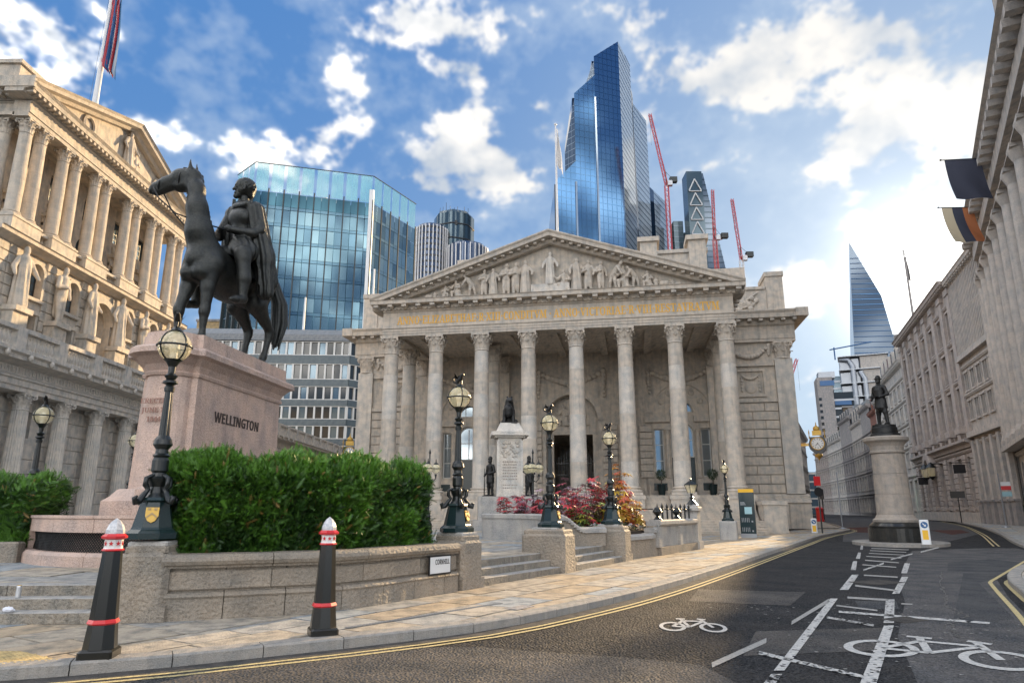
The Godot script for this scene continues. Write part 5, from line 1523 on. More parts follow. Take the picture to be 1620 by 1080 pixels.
func south_side() -> void:
	var th := deg_to_rad(-110.3)
	# near corner building with a giant cornice
	var a := town("corner_bank_building", "dark stone corner building with giant columns under a deep bracketed cornice", V(48.7, 0, -66.3), deg_to_rad(-119.9), 50, 29.0, 8, M.south_stone, 13, [[1.5, 6.0, 0.5, true], [8.5, 12.0, 0.45, false], [14.5, 18.0, 0.42, false], [20.0, 23.0, 0.42, false], [24.6, 26.4, 0.4, false]], M.window_dark, M.window_frame, 1.9)
	for i in 14:
		var x := clampf(50.0 * i / 13, 0.6, 49.4)
		part(a, "giant_column", MB.new().lathe([P2(0.72, 8.0), P2(0.6, 8.5), P2(0.58, 14), P2(0.5, 23.4), P2(0.75, 24.0), P2(0.8, 24.2)], 14, V(x, 0, 0.5)).bb(x - 0.85, x + 0.85, 7.4, 8.0, 0, 1.2).bb(x - 0.8, x + 0.8, 24.2, 24.5, 0, 1.2), M.south_stone)
	part(a, "ledge", MB.new().bb(0, 50, 7.0, 7.4, 0, 1.3), M.south_stone)
	part(a, "entablature", MB.new().bb(0, 50, 26.6, 27.8, 0, 0.9).bb(0, 50, 24.5, 24.6, 0.02, 1.1), M.south_stone)
	var br := MB.new()
	for i in 34: br.bb(0.4 + i * 1.48, 1.0 + i * 1.48, 27.82, 28.35, 0.3, 1.75)
	part(a, "cornice_bracket", br, M.south_stone).set_meta("kind", "stuff")
	part(a, "attic_storey", MB.new().bb(6, 50, 29.0, 33.0, -8, -1.2), M.south_stone)
	part(a, "attic_cornice", MB.new().runx([P2(-8, 33), P2(-0.6, 33), P2(-0.5, 33.5), P2(-8, 33.6)], 5.6, 50), M.south_stone)
	var rl := MB.new()
	for i in 60: rl.bar(V(20 + i * 0.5, 29.0, 1.2), V(20 + i * 0.5, 30.2, 1.2), 0.025, 4)
	rl.bar(V(20, 30.2, 1.2), V(50, 30.2, 1.2), 0.04, 4)
	part(a, "roof_railing", rl, M.iron_black)
	part(a, "corner_turret", MB.new().bb(31.5, 34.5, 29.0, 35.5, -3.5, 0.6).bb(31.2, 34.8, 35.5, 36.3, -3.8, 1.0).bb(31.3, 34.7, 30.5, 31.0, -3.6, 0.9), M.south_stone)
	# arcaded bank
	var LB := (78.0 - 66.3) / 0.938
	var b := town("arcaded_office_building", "tall grey office building with a ground floor arcade on grey pedestals", line_south(78), th, LB, 28.2, 12, M.south_stone, 5, [[2.0, 8.2, 0.62, true], [11.5, 13.6, 0.62, false, 2], [14.8, 16.8, 0.62, false, 2], [20.4, 22.6, 0.5, false, 2]], M.window_dark, M.window_frame, 0.9)
	for i in 6:
		var x := clampf(LB * i / 5, 0.5, LB - 0.5)
		part(b, "arcade_pedestal", MB.new().bb(x - 0.62, x + 0.62, 0.1, 2.4, 0, 0.55).bb(x - 0.7, x + 0.7, 2.4, 2.6, 0, 0.66), M.south_grey)
		part(b, "pier", MB.new().bb(x - 0.4, x + 0.4, 2.6, 9.2, 0, 0.4), M.south_stone)
	part(b, "ledge", MB.new().bb(0, LB, 9.5, 10.1, 0, 0.7).bb(0, LB, 18.2, 18.8, 0, 0.6), M.south_stone)
	for i in 22: part(b, "fin", MB.new().bb(0.15 + i * LB / 22, 0.4 + i * LB / 22, 19.0, 27.2, 0, 0.28), M.south_stone)
	part(b, "roof_slope", MB.new().runx([P2(0.1, 28.2), P2(-12, 28.2), P2(-12, 31), P2(-5, 31)], 0, LB), M.lead_roof)
	# three tall bays over a rusticated ground floor
	var LC := (110.0 - 78.0) / 0.938
	var c := town("rusticated_bank_building", "pinkish stone building with tall window bays over a rusticated ground floor", line_south(110), th, LC, 28.4, 14, M.south_pink, 7, [[1.8, 7.6, 0.42, false], [11.2, 15.6, 0.44, false], [16.8, 20.4, 0.44, false], [21.6, 25.0, 0.44, false]], M.window_dark, M.window_frame, 1.3, 0.0, 1.5)
	for i in 8:
		for k in 10:
			var x := clampf(LC * i / 7, 0.95, LC - 0.95)
			part(c, "stone_block", MB.new().t_box(V(x, 1.7 + k * 0.66, 0.12), V(1.86, 0.6, 0.3), 0.06), M.south_pink)
	part(c, "plinth", MB.new().bb(0, LC, 0.1, 1.3, 0, 0.45), M.south_stone)
	part(c, "ledge", MB.new().runx([P2(0, 8.6), P2(0.4, 8.6), P2(0.5, 9.0), P2(1.0, 9.2), P2(1.0, 9.5), P2(0, 9.7)], 0, LC), M.south_pink)
	var dr := MB.new()
	arch_band(dr, V(LC * 0.36, 7.2, 0.2), 1.3, 2.2, 0.9)
	dr.bb(LC * 0.36 - 2.3, LC * 0.36 + 2.3, 6.6, 7.2, 0.3, 1.2)
	part(c, "door_hood", dr, M.south_pink)
	for i in 7: part(c, "balcony", MB.new().bb(LC * (i + 0.5) / 7 - 1.2, LC * (i + 0.5) / 7 + 1.2, 10.2, 11.0, 0.3, 1.0), M.south_pink)
	part(c, "attic", MB.new().bb(0, LC, 28.42, 29.2, -8, -0.6), M.south_pink)
	# white office, further on
	var LD := (134.0 - 110.0) / 0.938
	var d := town("white_stone_offices", "pale stone office building with five rows of plain paired windows", line_south(134), th, LD, 25.7, 14, M.south_pale, 6, [[1.5, 6.2, 0.5, false], [8.4, 10.8, 0.5, false, 2], [12.2, 14.6, 0.5, false, 2], [16.0, 18.4, 0.5, false, 2], [19.8, 22.2, 0.5, false, 2]], M.window_dark, M.frame_white, 0.9, 4.5)
	for k in 7: part(d, "stone_course", MB.new().bb(0, LD, 6.9 - 0.0 + k * 0.0, 7.1, 0.0, 0.2 + k * 0.03) if k == 0 else MB.new().bb(0, 0.9, 1.0 + k * 0.8, 1.7 + k * 0.8, 0, 0.15), M.south_pale)
	part(thing("stepped_office_tower", "plain grey office tower rising behind the pale offices", "building", line_south(150) + V(16, 0, 0), th), "tower", MB.new().bb(0, 18, 0.1, 44, -14, 0).bb(2, 14, 44, 48, -12, -2), M.south_grey)
	# curved street beyond: a row of narrow Victorian fronts
	var rows := [["narrow_townhouse", "cream narrow townhouse with tall sash windows up the street", 12.0, 24.0, M.south_pale, 4.0], ["narrow_townhouse", "red brick narrow townhouse up the street", 9.0, 22.5, M.brick_red, 4.0], ["narrow_townhouse", "grey stone narrow townhouse with a bracketed cornice up the street", 14.0, 25.0, M.south_grey, 0.0], ["narrow_townhouse", "light stone narrow townhouse with a mansard roof up the street", 16.0, 23.0, M.south_stone, 5.0], ["narrow_townhouse", "dark stone house with a low mansard where the street bends", 18.0, 26.0, M.south_grey, 3.0], ["narrow_townhouse", "pale stone house beyond the bend of the street", 24.0, 22.0, M.south_pale, 3.0], ["narrow_townhouse", "brown stone house at the far end of the street", 24.0, 21.0, M.south_pink, 0.0]]
	var D := 134.0
	var p := line_south(134)
	var turn := deg_to_rad(-111.5)
	for q in rows:
		var dir := V(cos(turn), 0, -sin(turn))
		var far: Vector3 = p - dir * q[2]
		town(q[0], q[1], far, turn, q[2], q[3], 14, q[4], maxi(2, int(q[2] / 3.4)), [[1.0, 4.4, 0.55, false], [6.2, 9.4, 0.5, false], [11.0, 14.0, 0.5, false], [15.4, 18.0, 0.5, false]], M.window_dark, M.frame_white, 0.7, q[5])
		p = far
		turn -= deg_to_rad(-1.2)
	# flags on poles out of the corner building
	var ax := a.transform
	for q in [[V(39.6, 28.2, -48.0), "dark navy flag on a slanting pole beside a tricolour flag", true], [V(44.6, 28.0, -56.6), "faded tricolour flag of cream, dark and orange bands on a slanting pole", false]]:
		var f := thing("wall_flag", q[1], "flag", q[0], deg_to_rad(-119.9))
		part(f, "pole", MB.new().tube([V(0, 0, 0), V(0, 1.1, 5.2)], [0.06, 0.04], 6).ball(V(0, 1.12, 5.25), V(0.09, 0.09, 0.09), 6, 4), M.window_frame)
		var bands := [M.cloth_navy, M.cloth_navy, M.cloth_navy] if q[2] else [M.cloth_cream, M.cloth_navy, M.cloth_orange]
		for i in 3:
			var cl := MB.new()
			for u in 4:
				for v in 8:
					var fn := func(s: int, t: int) -> Vector3:
						var zz := 2.6 + (i + s / 4.0) * 0.8
						var y := 1.1 * zz / 5.2 - t * 0.44
						return V(0.16 * sin(zz * 3.0 + t * 0.5) * t / 8.0, y, zz - 0.02 * t * t * (0.3 if q[2] else 0.5))
					cl.quad(fn.call(u, v + 1), fn.call(u + 1, v + 1), fn.call(u + 1, v), fn.call(u, v))
			part(f, "cloth_band", cl, bands[2 - i])
	# bare poles on the roofs
	for q in [[V(63.5, 28.3, -104.0), 14.0, "bare roof flagpole with a furled pennant"], [V(61.5, 28.3, -100.5), 11.5, "shorter bare roof flagpole beside a taller one"]]:
		var f := thing("roof_flagpole", q[2], "flagpole", q[0])
		part(f, "pole", MB.new().tube([V(0, -0.3, 0), V(0, q[1], 0)], [0.14, 0.08], 6).ball(V(0, q[1], 0), V(0.22, 0.12, 0.22), 6, 4), M.south_grey)
		if q[1] > 12: part(f, "pennant", limp_flag(4.5, 0.4), M.south_grey, V(0.1, q[1] - 0.3, 0))

func cornhill_far() -> void:
	# north side of the street beyond the columned hall
	town("domed_corner_building", "stone corner building with a green dome beyond the columned hall", V(80, 0, -186), deg_to_rad(64.5) - PI + PI, 62, 20, 10, M.south_stone, 16, [[1.5, 5.5, 0.5, false], [7.5, 10.5, 0.45, false], [12.0, 14.6, 0.45, false], [16.0, 18.2, 0.45, false]], M.window_dark, M.frame_white, 0.9).position = V(52.9, 0, -130.5)
	var dm := thing("green_dome", "small green copper dome on the corner building beyond the columned hall", "dome", V(51.5, 20, -133.5))
	part(dm, "drum", MB.new().lathe([P2(2.4, 0), P2(2.4, 1.2), P2(2.7, 1.3), P2(2.6, 1.5)], 14), M.south_stone)
	part(dm, "cupola", MB.new().lathe([P2(2.5, 1.5), P2(2.3, 2.4), P2(1.6, 3.4), P2(0.7, 4.1), P2(0.3, 4.3), P2(0.3, 5.0), P2(0, 5.6)], 14), M.copper_green)
	var far := thing("distant_glass_offices", "pale low glass office block closing the end of the street", "building", V(112, 0, -255), deg_to_rad(-10))
	part(far, "block", MB.new().bb(-16, 10, 0.1, 15, -20, 0), M.window_blue)
	for i in 5: part(far, "floor_band", MB.new().bb(-16.1, 10.1, 2.2 + i * 3, 2.8 + i * 3, -20, 0.15), M.south_pale)
	for i in 11: part(far, "mullion", MB.new().bb(-16 + i * 2.6 - 0.1, -16 + i * 2.6 + 0.1, 0.1, 15, 0.0, 0.12), M.frame_white)
	# slim concrete and glass service tower
	var sv := thing("slim_service_tower", "slim tall grey tower with a flat concrete shaft and blue plant at its top", "building", V(126.5, 0, -262), deg_to_rad(-18))
	part(sv, "shaft", MB.new().bb(-7, -1.5, 0.1, 52, -10, 0), M.south_grey)
	part(sv, "core", MB.new().bb(-1.5, 5.5, 0.1, 46, -11, -1), M.window_dark)
	part(sv, "roof_plant", MB.new().bb(-6, 0, 52, 54.5, -8, -2), M.steel)
	part(sv, "blue_wrap", MB.new().bb(-6.0, -0.8, 48.6, 50.6, 0.0, 0.2).bb(-1.2, 4.6, 41.0, 42.6, -0.98, -0.7), M.sign_blue)
	for i in 13: part(sv, "floor_band", MB.new().bb(-1.45, 5.7, 3 + i * 3.3, 3.7 + i * 3.3, -10.8, -0.6), M.steel)
	for i in 18: part(sv, "warm_window", MB.new().bb(-6.9, -5.9, 2 + i * 2.4, 3.2 + i * 2.4, 0.0, 0.05), M.brick_tan if i < 9 and i % 2 == 0 else M.window_dark)
	# steel pipes-and-pods tower
	var ll := thing("steel_pod_tower", "steel clad tower with outside pipes, stacked white modules and shiny stair pods", "building", V(159, 0, -305), deg_to_rad(-26))
	part(ll, "core", MB.new().bb(-12, 10, 0.1, 62, -20, -4), M.window_blue)
	for i in 18: part(ll, "floor_band", MB.new().bb(-12.2, 10.2, 3 + i * 3.3, 3.8 + i * 3.3, -20, -3.6), M.steel)
	for i in 4:
		part(ll, "module", MB.new().cbox(V(5.5, 66.5 - i * 6.2, -3), V(11, 5.6, 11), 0.3), M.south_stone)
		part(ll, "walkway", MB.new().bb(-9, 11.6, 69.4 - i * 6.2, 69.8 - i * 6.2, -9, 3.4), M.steel)
		part(ll, "service_box", MB.new().cbox(V(-4.5, 66.3 - i * 6.2, -3), V(8.4, 5.2, 8), 0.3), M.steel)
	for i in 6: part(ll, "stair_pod", MB.new().cbox(V(-14.5, 50.0 - i * 6.6, -3), V(6.5, 4.2, 6), 0.8), M.steel)
	for q in [[-3.2, 68.0], [1.2, 62.0], [8.5, 46.0]]:
		part(ll, "duct", MB.new().tube([V(q[0] - 5 if q[1] > 66 else q[0], q[1] + 0.6, 1.2), V(q[0] - 1.5, q[1], 2.0), V(q[0], q[1] - 3, 2.2), V(q[0], 0.1, 2.2)], [1.1, 1.2, 1.2, 1.2], 12), M.steel)
	for s in [-16.5, -12.8]: part(ll, "corner_tube", MB.new().tube([V(s, 0.1, -6), V(s, 58, -6)], [0.8, 0.8], 8), M.steel)
	var xb := MB.new()
	for i in 5: xb.bar(V(-4, 40 - i * 7, 1.5), V(10, 47 - i * 7, 1.5), 0.35).bar(V(-4, 47 - i * 7, 1.5), V(10, 40 - i * 7, 1.5), 0.35)
	part(ll, "bracing", xb, M.steel)
	part(ll, "roof_crane", MB.new().bar(V(-10, 70, -5), V(-10, 76, -5), 0.3).bar(V(-12, 75, -5), V(6, 77, -5), 0.3), M.sign_blue)
	var br := thing("brown_chimney_block", "plain brown brick chimney block above the street roofs", "building", V(104, 0, -203), deg_to_rad(-25))
	part(br, "stack", MB.new().bb(-4.5, 0.8, 0.1, 31.5, -6, 0).bb(1.0, 5.6, 0.1, 30.2, -6, 0.3), M.bark)
	part(br, "stack_cap", MB.new().bb(-4.7, 1.0, 31.5, 31.9, -6.2, 0.2).bb(0.9, 5.8, 30.2, 30.6, -6.2, 0.5), M.south_grey)

func glass_mats() -> void:
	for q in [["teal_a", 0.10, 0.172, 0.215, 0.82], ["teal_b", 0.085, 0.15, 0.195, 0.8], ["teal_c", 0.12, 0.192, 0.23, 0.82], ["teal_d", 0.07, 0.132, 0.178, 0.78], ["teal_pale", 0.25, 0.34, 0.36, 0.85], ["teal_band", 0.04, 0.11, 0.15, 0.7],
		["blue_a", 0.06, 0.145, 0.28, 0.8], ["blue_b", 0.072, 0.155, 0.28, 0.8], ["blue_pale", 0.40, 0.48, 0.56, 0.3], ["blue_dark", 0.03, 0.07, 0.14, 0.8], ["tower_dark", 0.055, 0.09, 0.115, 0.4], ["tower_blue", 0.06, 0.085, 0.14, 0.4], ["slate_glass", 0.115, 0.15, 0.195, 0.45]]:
		mat(q[0], lin(q[1], q[2], q[3]), 0.08, q[4])
# a curtain wall from a to b (x, z), floors and bays as ridges on it
func curtain(b: Node3D, called: String, a: Vector2, c: Vector2, y0: float, ya: float, yb: float, floor_h: float, bay: float, glass: Material, rib: Material, rib_w := 0.25) -> void:
	var m := MB.new()
	var A := V(a.x, 0, a.y); var B := V(c.x, 0, c.y)
	m.quad(A + V(0, y0, 0), B + V(0, y0, 0), B + V(0, yb, 0), A + V(0, ya, 0))
	var o := part(b, called, m, glass)
	var L := (B - A).length()
	var d := (B - A) / L
	var nn := V(-d.z, 0, d.x)
	if nn.z < 0 and absf(d.x) > 0.2: nn = -nn
	var rb := MB.new()
	var y := y0
	while y < maxf(ya, yb):
		var s0 := 0.0; var s1 := L
		if ya < yb and y > ya: s0 = L * (y - ya) / (yb - ya)
		if yb < ya and y > yb: s1 = L * (ya - y) / (ya - yb)
		if s1 - s0 > 1.0:
			var p := A + d * s0 + V(0, y, 0); var q := A + d * s1 + V(0, y, 0)
			var w := V(0, rib_w, 0)
			var f := nn * 0.12
			rb.quad(p + f, q + f, q + w + f, p + w + f); rb.quad(p, q, q + f, p + f); rb.quad(p + w + f, q + w + f, q + w, p + w)
		y += floor_h
	var x := bay
	while x < L - 0.3:
		var top := lerpf(ya, yb, x / L)
		var p := A + d * x
		var e := d * rib_w * 0.3
		var f := nn * 0.16
		rb.quad(p - e + f + V(0, y0, 0), p + e + f + V(0, y0, 0), p + e + f + V(0, top, 0), p - e + f + V(0, top, 0))
		x += bay
	part(o, "floor_and_mullion_lines", rb, rib).set_meta("kind", "stuff")
func lattice(m: MB, a: Vector3, b: Vector3, w: float, step: float, rad: float) -> void:
	var d := (b - a).normalized()
	var s := d.cross(V(0, 0, 1) if absf(d.z) < 0.8 else V(0, 1, 0)).normalized() * w
	var t := d.cross(s).normalized() * w
	var cs := [s + t, s - t, -s - t, -s + t]
	var n := maxi(2, int((b - a).length() / step))
	for i in 4: m.bar(a + cs[i], b + cs[i], rad, 4)
	for k in n:
		var p := a.lerp(b, float(k) / n); var q := a.lerp(b, float(k + 1) / n)
		for i in 4:
			m.bar(p + cs[i], q + cs[(i + 1) % 4], rad * 0.7, 3)
			m.bar(p + cs[i], p + cs[(i + 1) % 4], rad * 0.7, 3)
func crane(label: String, foot: Vector3, mast: float, jib: Vector3, back: Vector3, red := true, sc := 1.0) -> void:
	var c := thing("tower_crane", label, "crane", foot)
	var m := MB.new()
	lattice(m, Z, V(0, mast, 0), 1.0, 3.0, 0.17)
	part(c, "mast", m, M.crane_red if red else M.crane_white)
	var j := MB.new()
	lattice(j, V(0, mast, 0), jib, 0.7, 3.4, 0.15)
	part(c, "jib", j, M.crane_red)
	part(c, "cab", MB.new().cbox(V(1.8, mast + 0.5, 1), V(2.6, 3, 2.4), 0.3), M.crane_white)
	part(c, "counterweight", MB.new().bb(back.x - 2, back.x + 2, back.y - 1.5, back.y + 1.5, -1.4, 1.4), M.window_frame)
	var h := MB.new()
	lattice(h, V(0, mast, 0), back, 0.7, 2.6, 0.15)
	part(c, "counter_jib", h, M.crane_red)
	part(c, "stay", MB.new().bar(back, V(0, mast + 8, 0), 0.12, 3).bar(V(0, mast + 8, 0), jib, 0.10, 3).bar(V(0, mast, 0), V(0, mast + 8, 0), 0.3, 4), M.window_frame)
	c.scale = Vector3.ONE * sc
	part(c, "hoist_rope", MB.new().bar(jib, V(jib.x, jib.y - 20, jib.z), 0.07, 3), M.window_frame)

func skyline() -> void:
	glass_mats()
	teal_tower()
	band_office()
	# cylinder tower group
	var t := thing("ribbed_lobed_tower", "dark tower of rounded lobes with thin white vertical ribs", "building", V(-37, 0, -395))
	for q in [[-12.0, 8.0, 9.8, 168.0, "lobe", M.tower_blue], [0.6, -4.0, 12.6, 181.0, "core", M.tower_dark], [9.8, 9.0, 12.6, 155.0, "lobe", M.tower_blue]]:
		var lo := part(t, q[4], MB.new().lathe([P2(q[2], 0.1), P2(q[2], q[3] - 2), P2(q[2] - 1.4, q[3]), P2(0, q[3])], 8 if q[4] == "core" else 14, V(q[0], 0, q[1])), q[5])
		if q[4] == "lobe":
			var ribs := MB.new()
			for i in 28:
				var an := TAU * i / 28
				ribs.at(V(q[0] + sin(an) * q[2], 0, q[1] + cos(an) * q[2]), an).bb(-0.28, 0.28, 60, q[3] - 1.5, -0.3, 0.45)
			part(lo, "ribs", ribs.home(), M.bollard_white).set_meta("kind", "stuff")
			var bands := MB.new()
			for i in 30: bands.lathe([P2(q[2] + 0.05, 60 + i * 3.6), P2(q[2] + 0.08, 61.2 + i * 3.6)], 14, V(q[0], 0, q[1]))
			if q[3] > 160: part(lo, "floor_bands", bands, M.hall_dark).set_meta("kind", "stuff")
		else:
			for i in 9: part(lo, "plant_band", MB.new().lathe([P2(q[2] + 0.1, 95 + i * 9.5), P2(q[2] + 0.35, 95.4 + i * 9.5), P2(q[2] + 0.1, 96 + i * 9.5)], 8, V(q[0], 0, q[1])), M.hall_dark)
			for i in 8: part(lo, "vent", MB.new().bb(q[0] - 7 + (i * 37 % 11), q[0] - 3 + (i * 37 % 11), 110 + i * 8.6, 113 + i * 8.6, q[1] + q[2] * 0.9, q[1] + q[2] * 0.955), M.hall_dark)
	var ant := MB.new()
	for i in 9: ant.bar(V(-8 + i * 2.2, 180.9, r(-4, 6)), V(-8 + i * 2.2, 184.0 + r(0, 2), r(-4, 6)), 0.15, 3)
	part(t, "aerials", ant, M.window_frame)
	# tall blue tower in steps
	var s := thing("stepped_blue_skyscraper", "tallest blue glass skyscraper rising in sloping steps behind the pediment", "building", V(0, 0, 0))
	var e := func(px: float, D: float) -> Vector2: return P2((px - 810.0) / 1080.0 * D * 1.1, -D)
	var p0: Vector2 = e.call(880, 352); var p1: Vector2 = e.call(911, 356); var p2: Vector2 = e.call(945, 360); var p3: Vector2 = e.call(986, 366); var p4: Vector2 = e.call(1004, 392); var p5: Vector2 = e.call(1006, 400); var p6: Vector2 = e.call(1026, 424); var p7: Vector2 = e.call(1032, 430); var p8: Vector2 = e.call(1050, 452)
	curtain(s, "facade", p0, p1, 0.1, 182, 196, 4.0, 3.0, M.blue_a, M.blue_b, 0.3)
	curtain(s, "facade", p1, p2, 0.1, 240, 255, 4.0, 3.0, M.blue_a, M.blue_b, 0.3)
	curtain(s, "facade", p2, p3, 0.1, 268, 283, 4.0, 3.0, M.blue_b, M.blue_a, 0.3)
	curtain(s, "facade", p3, p4, 0.1, 283, 285, 4.0, 3.0, M.blue_pale, M.blue_b, 0.4)  # right-hand faces: bright sky reflection put into a paler glass colour
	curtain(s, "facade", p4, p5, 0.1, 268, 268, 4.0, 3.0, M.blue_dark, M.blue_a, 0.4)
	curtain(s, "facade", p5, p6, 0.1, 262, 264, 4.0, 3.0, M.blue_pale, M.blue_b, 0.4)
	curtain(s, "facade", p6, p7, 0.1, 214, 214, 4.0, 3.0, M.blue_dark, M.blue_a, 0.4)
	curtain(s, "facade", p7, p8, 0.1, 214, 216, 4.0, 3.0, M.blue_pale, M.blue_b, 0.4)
	# paler setback facets and the solid behind the fronts
	curtain(s, "setback_facet", p1 + P2(-5.5, -8), p1 + P2(0.2, -1.5), 185, 205, 238, 4.0, 3.0, M.slate_glass, M.blue_pale, 0.3)
	curtain(s, "setback_facet", p2 + P2(-7.5, -8), p2 + P2(0.2, -1.5), 240, 246, 266, 4.0, 3.0, M.slate_glass, M.blue_pale, 0.3)
	var back := MB.new()
	for q in [[p0, p1, 181.0], [p1, p2, 239.0], [p2, p3, 267.0], [p3, p4, 282.0], [p5, p6, 261.0], [p7, p8, 213.0]]:
		back.prism(PackedVector2Array([q[0] + P2(-1.0, -3.0), q[1] + P2(-1.5, -1.0), q[1] + P2(-1.5, -60), q[0] + P2(-1.0, -60)]), 0.1, q[2])
	part(s, "core", back, M.blue_dark)
	for q in [p1, p2]: part(s, "edge_strip", MB.new().at(V(q.x, 0, q.y + 0.3)).bb(-0.5, 0.5, 0.1, 240 if q == p2 else 183, -0.3, 0.3), M.blue_pale)
	for i in 7: part(s, "louvre", MB.new().at(V(lerpf(p5.x, p6.x, 0.3 + i * 0.08), 0, lerpf(p5.y, p6.y, 0.3 + i * 0.08) + 0.6)).bb(-0.3, 0.3, 128, 142, 0, 0.3), M.hall_dark)
	# wedge tower with a braced steel spine
	var cg := thing("wedge_glass_tower", "dark wedge shaped tower with white zigzag bracing up its flat side", "building", V(0, 0, -425))
	var wx := [119.0, 129.5]
	part(cg, "spine_wall", MB.new().bb(wx[0], wx[1], 0.1, 226, -12, 0), M.tower_dark)
	var wd := MB.new()
	wd.quad(V(wx[1], 0.1, -1), V(165, 0.1, -1), V(wx[1] + 1.2, 225, -1), V(wx[1], 225, -1))
	wd.quad(V(165, 0.1, -1), V(165, 0.1, -40), V(wx[1] + 1.2, 225, -40), V(wx[1] + 1.2, 225, -1))
	part(cg, "glass_wedge", wd, M.slate_glass)
	var wl := MB.new()
	for i in 56: wl.bb(wx[1], 165 - (i * 4.0) / 225.0 * 34.3, i * 4.0 + 0.1, i * 4.0 + 0.6, -1, -0.7)
	part(cg, "floor_lines", wl, M.tower_dark).set_meta("kind", "stuff")
	for i in 14:
		var y := 226 - 6.0 - i * 10.4
		part(cg, "brace", MB.new().bar(V(wx[0] + 1.2, y - 8.5, 0.5), V(124.2, y, 0.5), 0.5).bar(V(124.2, y, 0.5), V(wx[1] - 1.2, y - 8.5, 0.5), 0.5).bar(V(wx[0] + 1, y - 9, 0.5), V(wx[1] - 1, y - 9, 0.5), 0.45), M.mast_white)
	# low dark block beside it
	var lb := thing("dark_stub_block", "dark low block between the blue skyscraper and the wedge tower", "building", V(116, 0, -440))
	part(lb, "block", MB.new().bb(-4, 2.6, 0.1, 196, -10, 0).bb(2.6, 6.5, 0.1, 187, -10, 1), M.tower_dark)
	for i in 24: part(lb, "floor_line", MB.new().bb(-4, 2.6, 100 + i * 4, 100.6 + i * 4, 0, 0.2), M.slate_glass)
	# leaning triangular tower at the street's end
	var sc := thing("pointed_glass_tower", "slanting pale blue glass tower with a sharp point behind the street", "building", V(0, 0, -330))
	sc.scale = Vector3.ONE * 0.702
	var q0 := V(234, 0.1, 0); var q1 := V(276, 0.1, 4); var ap := V(250.6, 195, -4.8); var sh := V(267.6, 152.5, -1.79)
	var f := MB.new()
	f.quad(q0, q1, V(271.5, 122, -0.42), V(244.4, 122, -3)); f.quad(V(244.4, 122, -3), V(271.5, 122, -0.42), sh, ap)
	part(sc, "south_face", f, M.slate_glass)
	var g := MB.new()
	g.quad(V(245.4, 0.1, -30), q0, V(244.4, 122, -3), V(255.0, 122, -30)); g.tri(V(255.0, 122, -30), V(244.4, 122, -3), ap)
	part(sc, "edge_face", g, M.blue_pale)
	var fl := MB.new()
	for i in 46:
		var y := 4.0 * i + 2
		if y > 184: break
		var xa := lerpf(234, 250.6, y / 195.0); var xb := 276 - y * 0.037 if y < 122 else (lerpf(271.5, 267.6, (y - 122) / 30.5) if y < 152.5 else lerpf(267.6, 250.6, (y - 152.5) / 42.5))
		var za := 0.0952 * (xa - 234) - 0.0327 * y + 0.4; var zb := 0.0952 * (xb - 234) - 0.0327 * y + 0.4
		fl.quad(V(xa, y, za), V(xb, y, zb), V(xb, y + 0.35, zb), V(xa, y + 0.35, za))
	part(sc, "floor_lines", fl, M.blue_a).set_meta("kind", "stuff")
	part(thing("low_ribbed_offices", "ribbed grey office block below the pointed tower", "building", V(228, 0, -400), deg_to_rad(-25)), "block", ribbed(), M.south_grey)
	# cranes
	crane("red and white tower crane with a steep jib beside the blue skyscraper", V(86.5, 60, -350), 118, V(-7.2, 162.6, 0), V(4, 121, 0))
	crane("thin red tower crane in front of the wedge tower", V(120.7, 60, -380), 98, V(1, 130, 0), V(6, 100, -3), true)
	crane("lattice tower crane with a red band right of the wedge tower", V(132.7, 50, -372), 92, V(-2.5, 130, 0), V(5, 95, 0), false)
	crane("small pink tower crane above the domed corner building", V(56.5, 19, -138), 21, V(7.5, 39.0, 0), V(-7.5, 24.0, 0), true, 0.33)
func ribbed() -> MB:
	var m := MB.new().bb(-6, 8, 0.1, 104, -20, 0)
	for i in 7: m.bb(-6 + i * 2, -5.2 + i * 2, 0.1, 104, 0, 0.8)
	return m
